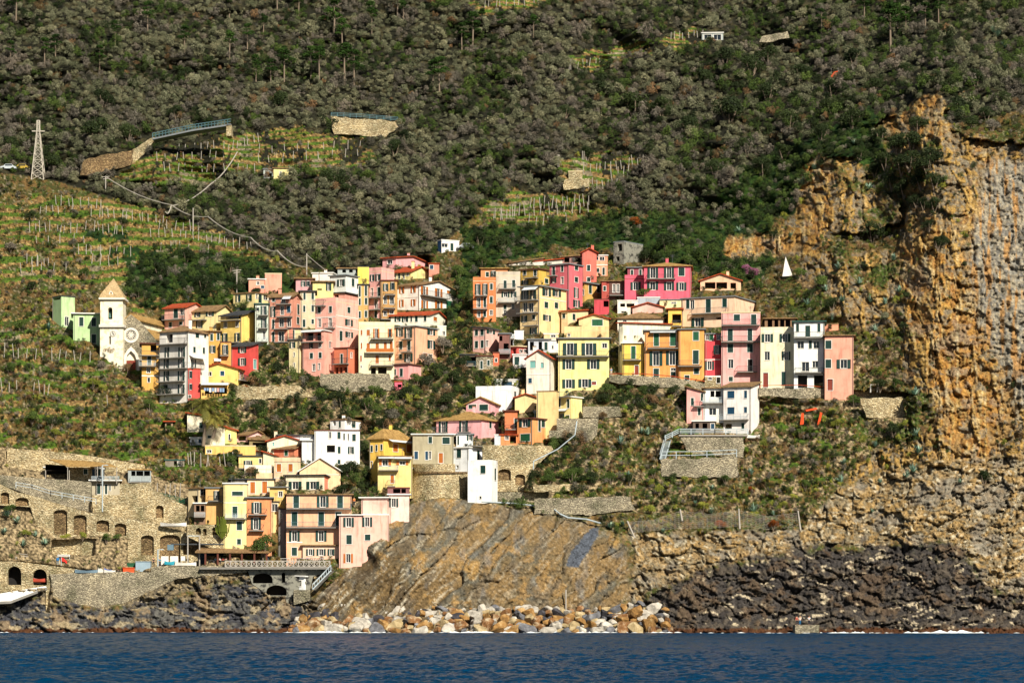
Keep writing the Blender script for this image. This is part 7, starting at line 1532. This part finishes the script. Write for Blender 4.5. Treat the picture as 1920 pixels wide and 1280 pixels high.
for r_ in [(920, 412, 980, 400, 9), (985, 388, 1112, 382, 12), (960, 402, 1110, 396, 10), (990, 418, 1030, 422, 4), (1060, 412, 1070, 414, 1)]: posts(*r_, 'grey vine post on the middle terraces', 1.15)
for r_ in [(1090, 322, 1210, 308, 12), (1100, 352, 1160, 350, 7), (1140, 330, 1180, 325, 4), (1088, 300, 1105, 298, 3)]: posts(*r_, 'grey vine post near the roofless vineyard hut', 1.1)
for r_ in [(1060, 130, 1130, 118, 8), (1250, 74, 1320, 66, 8), (900, 12, 1015, 8, 10), (1555, 142, 1605, 138, 5)]: posts(*r_, 'grey vine post high on the wooded hill', .9)
for r_ in [(0, 665, 175, 678, 12), (0, 728, 40, 732, 3), (58, 735, 92, 738, 4), (200, 762, 205, 765, 1), (290, 925, 345, 928, 5), (350, 868, 395, 870, 7), (410, 872, 440, 872, 4)]: posts(*r_, 'grey vine post on the scrub slope', 1.15)
# ------------------------------------------------------------------ boulders of the breakwater
BM = [mat('white_boulder', hexc('b8b0a2', .8), .9, 'rock', hexc('e4dccc', .8), .9), mat('ochre_boulder', hexc('9c7440', .8), .9, 'rock', hexc('ccac78', .8), .9), mat('grey_boulder', hexc('6e6e72', .8), .9, 'rock', hexc('98989a', .8), .9),
      mat('rust_boulder', hexc('8a6038', .8), .9, 'rock', hexc('cdbd9c', .8), 1.1), mat('dark_boulder', hexc('3c3a3e', .8), .9, 'rock', hexc('5c5a60', .8), .9), mat('tan_boulder', hexc('b09a70', .8), .9, 'rock', hexc('d8c8a4', .8), .9)]
BC = ['white', 'orange-brown', 'grey', 'rust-stained', 'dark grey', 'tan']
bmesh_lib = {}
def boulder_mesh(i, mi):
    if (i, mi) in bmesh_lib: return bmesh_lib[i, mi]
    bm = bmesh.new(); bmesh.ops.create_icosphere(bm, subdivisions=3, radius=1.0); qq = np.random.RandomState(i * 13 + 5)
    pl = qq.normal(size=(11, 3)); pl /= np.linalg.norm(pl, axis=1)[:, None]; dd = qq.uniform(.42, .74, 11)
    for v in bm.verts:
        c_ = np.array(v.co)
        for n_, d_ in zip(pl, dd):
            s_ = c_.dot(n_)
            if s_ > d_: c_ = c_ - n_ * (s_ - d_)
        c_ *= 1 + .05 * math.sin(7 * c_[0] + i) * math.sin(6 * c_[1]); v.co = Vector(c_)
    me = bpy.data.meshes.new('boulder'); bm.to_mesh(me); bm.free(); me.materials.append(BM[mi]); bmesh_lib[i, mi] = me; return me
nb = 0
for row in range(6):
    x = 545.0 + row * 3; bi = 0
    while x < 1262 - row * 4 and nb < 290:
        f_ = row / 5; yb_ = 1183 - f_ * 40 - (10 if x > 1180 else 0) * f_; s_ = q.choice([.9, 1.1, 1.3, 1.6, 2.1]) * q.uniform(.85, 1.15) * (1.0 if x > 575 else .7) * (1 - .2 * f_)
        if x < 600 and row > 3: x += 12; continue
        mi = q.choices(range(6), [4, 4, 1, 4, .6, 3] if row < 3 else [4, 2, 2.5, 1.5, 2, 2])[0]
        o = bpy.data.objects.new('boulder', boulder_mesh(q.randrange(5), mi)); sc.collection.objects.link(o)
        o.location = P(x + q.uniform(-4, 4), yb_ + q.uniform(-3, 3), 548.5 + f_ * 7.5); o.scale = (s_ * q.uniform(.85, 1.35), s_ * q.uniform(.8, 1.1), s_ * q.uniform(.65, .95)); o.rotation_euler = (q.uniform(-.5, .5), q.uniform(-.5, .5), q.uniform(0, 6.28))
        big = 'large' if s_ > 1.5 else 'small' if s_ < 1.0 else 'mid-sized'; lvl = ['bottom', 'second', 'third', 'fourth', 'fifth', 'top'][row]; bi += 1
        tag(o, '%s %s boulder, %s from the left in the %s row of the breakwater' % (big, BC[mi], ordn(bi), lvl), 'boulder', 'boulders heaped as a breakwater'); nb += 1; x += s_ * 9.5 * 1.22 * q.uniform(.85, 1.1)
# foam along the shore
fm = MB(); MF = mat('sea_foam', (.75, .78, .78), .9, 'plain')
for (x0_, x1_, dn, hh) in [(0, 560, .22, .3), (560, 1280, .35, .5), (1240, 1920, .25, .35), (1750, 1840, 1.8, 1.1), (1560, 1620, 1.2, .6), (1690, 1750, 1.0, .6), (540, 640, 1.2, .7), (830, 920, 1.2, .6)]:
    for k in range(int((x1_ - x0_) * dn / 4)):
        x = q.uniform(x0_, x1_); Yq = {0: 549}.get(int(x < 560) - 1, 545 if x < 1280 else 538) + q.uniform(-3, 4); p = P(x, 1186, Yq); p.z = .12
        l, w_ = q.uniform(.4, 1.8) * hh * 1.6, q.uniform(.3, .9) * hh
        n = 7; top = [Vector((p.x + l * math.cos(6.28 * i / n) * q.uniform(.7, 1), p.y + w_ * 2 * math.sin(6.28 * i / n), p.z + .05)) for i in range(n)]; pk = Vector((p.x, p.y, p.z + q.uniform(.15, .6) * hh))
        for i in range(n): fm.poly([top[i], top[(i + 1) % n], pk], MF)
tag(fm.build('sea_foam', None), kind='stuff')
# landing on the right
m = MB(); a = P(1490, 1186, 541); b_ = P(1535, 1171, 541); m.box((a.x, 540, -1), (b_.x, 545, b_.z), M_STONE2); o = m.build('stone_landing', None, (a.x, 541, 0)); o.location = (a.x, 541, 0); tag(o, 'low stone landing at the foot of the dark rock', 'landing')
# ------------------------------------------------------------------ rope net fence
fp = [(1176, 976, 1190, 1002), (1275, 954, 1279, 970), (1385, 953, 1387, 985), (1496, 957, 1501, 988)]; Yf = d0(1330, 990) - 1.2; m = MB(); o0 = P(1330, 985, Yf)
nf = empty('net_fence', o0, 'rope net safety fence sagging between four pale posts', 'fence')
for (x0_, y0_, x1_, y1_) in fp: k = MB(); k.bar(P(x0_, y0_, Yf), P(x1_, y1_ + 6, Yf), .16, M_WOODG, 6, .2); k.build('post', nf, o0)
tops = [(fp[0][0], 978), (1225, 974), (1275, 957), (1330, 963), (1385, 956), (1440, 967), (1497, 960)]; bots = [(1188, 1000), (1230, 994), (1280, 990), (1335, 990), (1386, 986), (1440, 992), (1500, 988)]
txs = [t[0] for t in tops]; N_ = 84
def tp(x): return np.interp(x, txs, [t[1] for t in tops])
def bt(x): return np.interp(x, txs, [t[1] for t in bots])
for j in range(9):
    for i in range(N_):
        xa, xb = 1178 + 319 * i / N_, 1178 + 319 * (i + 1) / N_; fa = ((j + .5 * (i % 2)) / 8.5); fb = ((j + .5 * ((i + 1) % 2)) / 8.5)
        if fa > 1 or fb > 1: continue
        m.bar(P(xa, tp(xa) * (1 - fa) + bt(xa) * fa, Yf + .1), P(xb, tp(xb) * (1 - fb) + bt(xb) * fb, Yf + .1), .022, M_WOODG, 3)
        if i % 2 and j < 8: f2_ = (j + 1) / 8.5; m.bar(P(xa, tp(xa) * (1 - fa) + bt(xa) * fa, Yf + .1), P(xa, tp(xa) * (1 - f2_) + bt(xa) * f2_, Yf + .1), .022, M_WOODG, 3)
m.build('net', nf, o0)
# orange netting, white triangle canopy, towers of the slope
m = MB(); MO = mat('orange_netting', hexc('e8501e', .85), .8, 'plain'); Yq = ground(1520, 800) - 1.6
for pts in ([(1503, 774), (1507, 774), (1507, 795), (1500, 796)], [(1538, 772), (1542, 774), (1537, 795), (1532, 797)], [(1510, 768), (1530, 764), (1533, 767), (1512, 771)]): slab_poly(m, pts, [], Yq, Yq + .25, MO, lambda v: v, lambda v: v)
a = P(1500, 796, Yq); o = m.build('orange_netting', None, a); o.location = a; tag(o, 'bright orange netting hung between bushes on the slope', 'netting')
m = MB(); Yq = ground(1478, 520) - .6; V = [P(1467, 518, Yq), P(1486, 517, Yq - .5), P(1473, 481, Yq + .8)]; m.poly(V, M_WHITE); m.poly([v + Vector((0, .5, 0)) for v in V][::-1], M_WHITE)
for i in range(3): a_, b_ = V[i], V[(i + 1) % 3]; m.poly([a_, b_, b_ + Vector((0, .5, 0)), a_ + Vector((0, .5, 0))], M_WHITE)
o = m.build('chapel_marker', None, V[0]); o.location = V[0]; tag(o, 'white triangular marker standing on the slope above the end houses', 'monument')
m = MB(); slab_poly(m, [(1558, 143), (1564, 135), (1575, 132), (1574, 141), (1562, 147)], [], ground(1565, 140) - 1.6, ground(1565, 140) - 1.3, MO, lambda v: v, lambda v: v); a = P(1565, 147, ground(1565, 140) - 1.6); o = m.build('tarpaulin', None, a); o.location = a; tag(o, 'red-orange tarpaulin among the dark trees high on the hill', 'tarpaulin')
m = MB(); a = P(1639, 735, d0(1640, 735) - .5)
for sx in (-.7, .7):
    for sy3 in (0, 1.0): m.box((a.x + sx - .07, a.y + sy3, a.z), (a.x + sx + .07, a.y + sy3 + .14, a.z + 1.5), M_WHITE)
m.box((a.x - .8, a.y - .1, a.z + 1.5), (a.x + .8, a.y + 1.3, a.z + 1.62), M_WHITE); o = m.build('golf_cart_frame', None, a); o.location = a; o.name = 'small_frame_shelter'; tag(o, 'small white open frame shelter on the path right of the end house', 'shelter')
for (x_, y_, w_, cl_, lb) in [(873, 467, 9, 'c9ced2', 'small silver car parked beside the white hut above the village'), (15, 318, 12, 'cfd8dc', 'white car parked on the road at the far left'), (40, 318, 10, 'c8a840', 'yellow van parked on the road at the far left')]:
    Yq = ground(x_, y_) - 1.5; a = P(x_, y_, Yq); r = empty('parked_car', a, lb, 'car'); m = MB(); L_ = 3.9; mt = mat('car_' + cl_, hexc(cl_, .8), .3, 'plain', spec=.6)
    pr = [(-1.95, .3), (-1.95, .8), (-1.2, .95), (-.7, 1.4), (.9, 1.4), (1.4, .95), (1.95, .8), (1.95, .3)]
    for i in range(8): (xa, za_), (xb, zb_) = pr[i], pr[(i + 1) % 8]; m.poly([(xa, 0, za_), (xb, 0, zb_), (xb, 1.7, zb_), (xa, 1.7, za_)], mt)
    m.poly([(x, 0, z) for x, z in pr][::-1], mt); m.poly([(x, 1.7, z) for x, z in pr], mt); m.build('body', r)
    m = MB(); m.box((-.75, -.02, .95), (1.0, 0, 1.3), M_GLASS); m.build('windows', r)
    for wx_ in (-1.2, 1.2): m = MB(); m.bar((wx_, -.05, .32), (wx_, .2, .32), .32, M_DARK, 12); m.build('wheel', r)
# ------------------------------------------------------------------ people
def limb(bm_pts, mt, name, parent):
    """one continuous skinned surface grown along a skeleton"""
    me = bpy.data.meshes.new(name); vs = [p[0] for p in bm_pts]; es = [(p[2], i) for i, p in enumerate(bm_pts) if p[2] is not None]
    me.from_pydata(vs, es, []); o = bpy.data.objects.new(name, me); sc.collection.objects.link(o)
    md = o.modifiers.new('s', 'SKIN'); lay = me.skin_vertices[0] if me.skin_vertices else None
    if lay is None: bm = bmesh.new(); bm.from_mesh(me); bm.verts.layers.skin.verify(); bm.to_mesh(me); bm.free(); lay = me.skin_vertices[0]
    for i, p in enumerate(bm_pts): lay.data[i].radius = (p[1][0], p[1][1]) if isinstance(p[1], tuple) else (p[1], p[1]); lay.data[i].use_root = (i == 0)
    md2 = o.modifiers.new('u', 'SUBSURF'); md2.levels = 1; md2.render_levels = 1
    dg = bpy.context.evaluated_depsgraph_get(); dg.update(); nm = bpy.data.meshes.new_from_object(o.evaluated_get(dg)); o.modifiers.clear(); o.data = nm; nm.materials.clear(); nm.materials.append(mt)
    o.parent = parent; return o
SKIN = mat('skin', hexc('d8a080', .8), .7, 'plain'); HAIRM = mat('dark_hair', (.02, .014, .01), .8, 'plain'); HAIRB = mat('fair_hair', (.25, .16, .07), .8, 'plain')
def person(px, py, Y, top, bottom, label, pose=0, hair=None, rz=0.0, sit=False):
    a = P(px, py, Y); r = empty('person', a, label, 'person', 'people standing about the harbour and village'); r.rotation_euler = (0, 0, rz); s = (.06, 0)[0]
    hz = .50 if sit else .92; kx = -.42 if sit else 0
    J = [((0, 0, hz), (.13, .10), None), ((0, 0, hz + .28), (.14, .10), 0), ((0, 0, hz + .50), (.15, .09), 1), ((0, 0, hz + .60), .055, 2), ((0, -.01, hz + .70), (.085, .095), 3), ((0, 0, hz + .80), (.075, .085), 4)]
    for sd_ in (-1, 1):
        b0 = len(J); J += [((.10 * sd_, kx * .1, hz - .08), .085, 0), ((.11 * sd_, kx, hz - .10 if sit else .48), .06, b0), ((.12 * sd_, kx, .08), .042, b0 + 1), ((.13 * sd_, kx - .14, .04), .035, b0 + 2)]
        b1 = len(J); el = {0: (.25 * sd_, .02, hz + .22), 1: (.26 * sd_, -.12, hz + .25), 2: (.30 * sd_, 0, hz + .28)}[pose]; ha = {0: (.26 * sd_, -.06, hz + .0), 1: (.14 * sd_, -.30, hz + .42), 2: (.12 * sd_, -.1, hz + .08)}[pose]
        J += [((.19 * sd_, 0, hz + .49), .055, 2), (el, .042, b1), (ha, .03, b1 + 1)]
        for f_ in range(5): J.append(((ha[0] + .012 * (f_ - 2), ha[1] - (.03 if f_ < 4 else .0) - .02, ha[2] - .09 + (.04 if f_ == 4 else 0)), .009, b1 + 2))
    limb(J, SKIN, 'body', r); K1 = [(p[0], tuple(x + .02 for x in p[1]) if isinstance(p[1], tuple) else p[1] + .018, p[2]) for p in J]
    sh = [K1[0], K1[1], K1[2]]; 
    for sd_ in (0, 1): i0 = 6 + sd_ * 12 + 4; n0 = len(sh); sh += [(K1[i0][0], K1[i0][1], 2), (K1[i0 + 1][0], K1[i0 + 1][1], n0)]
    limb(sh, mat('cloth_' + top, hexc(top, .8), .9, 'plain'), 'shirt', r); tr = [K1[0]]
    for sd_ in (0, 1): i0 = 6 + sd_ * 12; n0 = len(tr); tr += [(K1[i0][0], K1[i0][1], 0), (K1[i0 + 1][0], K1[i0 + 1][1], n0), (K1[i0 + 2][0], K1[i0 + 2][1], n0 + 1)]
    limb(tr, mat('cloth_' + bottom, hexc(bottom, .8), .9, 'plain'), 'trousers', r)
    bm = bmesh.new(); bmesh.ops.create_uvsphere(bm, u_segments=12, v_segments=8, radius=.105); me = bpy.data.meshes.new('hair')
    for v in bm.verts: v.co = Vector((v.co.x, v.co.y * 1.08 + .03, max(v.co.z, -.06 if hair != 'long' else -.10) + hz + .79))
    bm.to_mesh(me); bm.free(); me.materials.append(HAIRB if hair == 'long' else HAIRM); o = bpy.data.objects.new('hair', me); sc.collection.objects.link(o); o.parent = r
    bm = bmesh.new(); bmesh.ops.create_cone(bm, cap_ends=True, segments=6, radius1=.018, radius2=.006, depth=.05, matrix=Matrix.Translation((0, -.10, hz + .72)) @ Matrix.Rotation(R(90), 4, 'X'))
    for ex in (-.035, .035): bmesh.ops.create_icosphere(bm, subdivisions=1, radius=.012, matrix=Matrix.Translation((ex, -.092, hz + .75)))
    me = bpy.data.meshes.new('face'); bm.to_mesh(me); bm.free(); me.materials.append(SKIN); o = bpy.data.objects.new('face', me); sc.collection.objects.link(o); o.parent = r; return r
person(1494, 1171, 542, 'b84a44', '2c2c34', 'person in a red top standing left of a companion on the stone landing', 0); person(1500, 1171, 542.4, 'e8e4dc', '2f6f9c', 'person in a white top and blue trousers on the stone landing', 2, 'long'); person(1517, 1171, 542.6, 'e6e6e6', '26262e', 'person in white raising both hands on the stone landing', 1)
person(229, 1072, 560.8, '3a5a78', '22242c', 'person in dark blue standing left of the orange crate', 0); person(235, 1072, 561.2, '8a2c3c', '22242c', 'person in a dark red jacket beside the orange crate', 2); person(288, 1061, 562, '22242c', '22242c', 'person in black standing right of the blue storage hut', 0)
person(300, 1061, 562, '2c9ab8', '30303a', 'person in a turquoise jacket on the quay', 0, 'long'); person(222, 1074, 560.6, '2a3c48', '2c2c34', 'person in dark clothes crouched beside the boats', 1, sit=True)
for i, (x_, t_, l_) in enumerate([(413, 'd8c8c0', 'person in a cream top'), (418, 'b83a3a', 'person in a red top'), (425, 'e8b8b0', 'person in a pink top'), (436, 'd84848', 'person in a bright red top'), (440, '404858', 'person in a grey-blue top'), (404, '50a8c0', 'person in a turquoise top')]):
    person(x_, 1056, 561.8, t_, '2c2c34', l_ + ' seated at a table inside the pavilion', 2, None, q.uniform(-1, 1), sit=True)
person(1187, 712, d0(1187, 714) - 1.5, '383c44', '2c3448', 'person leaning on the wall below the plain orange house', 2); person(664, 948, 572, 'e8883c', '30303a', 'person in an orange shirt on the roof terrace of the salmon house', 0)
person(1146, 704, d0(1146, 705) - 1.5, '6f9cc8', 'd8d0c0', 'person in light blue at the end of the alley by the yellow villa', 0, 'long')
# tables in the pavilion and on the terrace
for i, x_ in enumerate((396, 410, 422, 431, 445, 460, 475, 490)): thing_box('table', 'dark cafe table %s in the pavilion' % ['at the left end', 'behind the second post', 'below the third post', 'near the middle', 'right of the middle', 'by the fifth post', 'near the last post', 'at the right end'][i], 'table', x_, 1057, .8, .7, .75, M_RAIL, 561.2, 'cafe tables in the harbour pavilion', None, True)
for i, (x_, c_) in enumerate([(532, 'f0ece4'), (545, 'f0ece4'), (551, '3c5ec0'), (556, '3c5ec0'), (566, 'd8d8dc'), (580, '3c5ec0'), (587, 'a8c8e0'), (594, 'e8e0d8'), (601, 'd0d0d8')]):
    thing_box('parasol_table', '%s-topped table %s on the harbour terrace' % ({'f0ece4': 'white', '3c5ec0': 'blue', 'd8d8dc': 'pale grey', 'a8c8e0': 'pale blue', 'e8e0d8': 'cream', 'd0d0d8': 'light grey'}[c_], ['far left', 'second from the left', 'third from the left', 'fourth from the left', 'in the middle', 'sixth from the left', 'third from the right', 'second from the right', 'at the right end'][i]), 'table', x_, 1055, 1.1, .9, .95, M_WOODG, 560.5, 'tables on the harbour terrace', mat('cloth_' + c_, hexc(c_, .8), .8, 'plain'), True)
# hut on the stone landing, ladder, satellite dishes and aerials
m = MB(); ex, ey = fx_('E'); Yl = 631; a, b_ = P(ex(905), ey(690), Yl), P(ex(890), ey(575), Yl)
for k in (0, 1): m.bar(a + Vector((k * 1.2 - .2, 0, 0)), b_ + Vector((k * .6 - .2, 0, 0)), .06, M_WHITE)
for k in range(9): t = k / 9; p = a.lerp(b_, t); m.bar(p + Vector((-.2, 0, 0)), p + Vector((-.2 + 1.2 - .6 * t, 0, 0)), .05, M_WHITE)
o = m.build('ladder', None, a); o.location = a; tag(o, 'white folding ladder leaning on the balcony of the wide peach house', 'ladder')
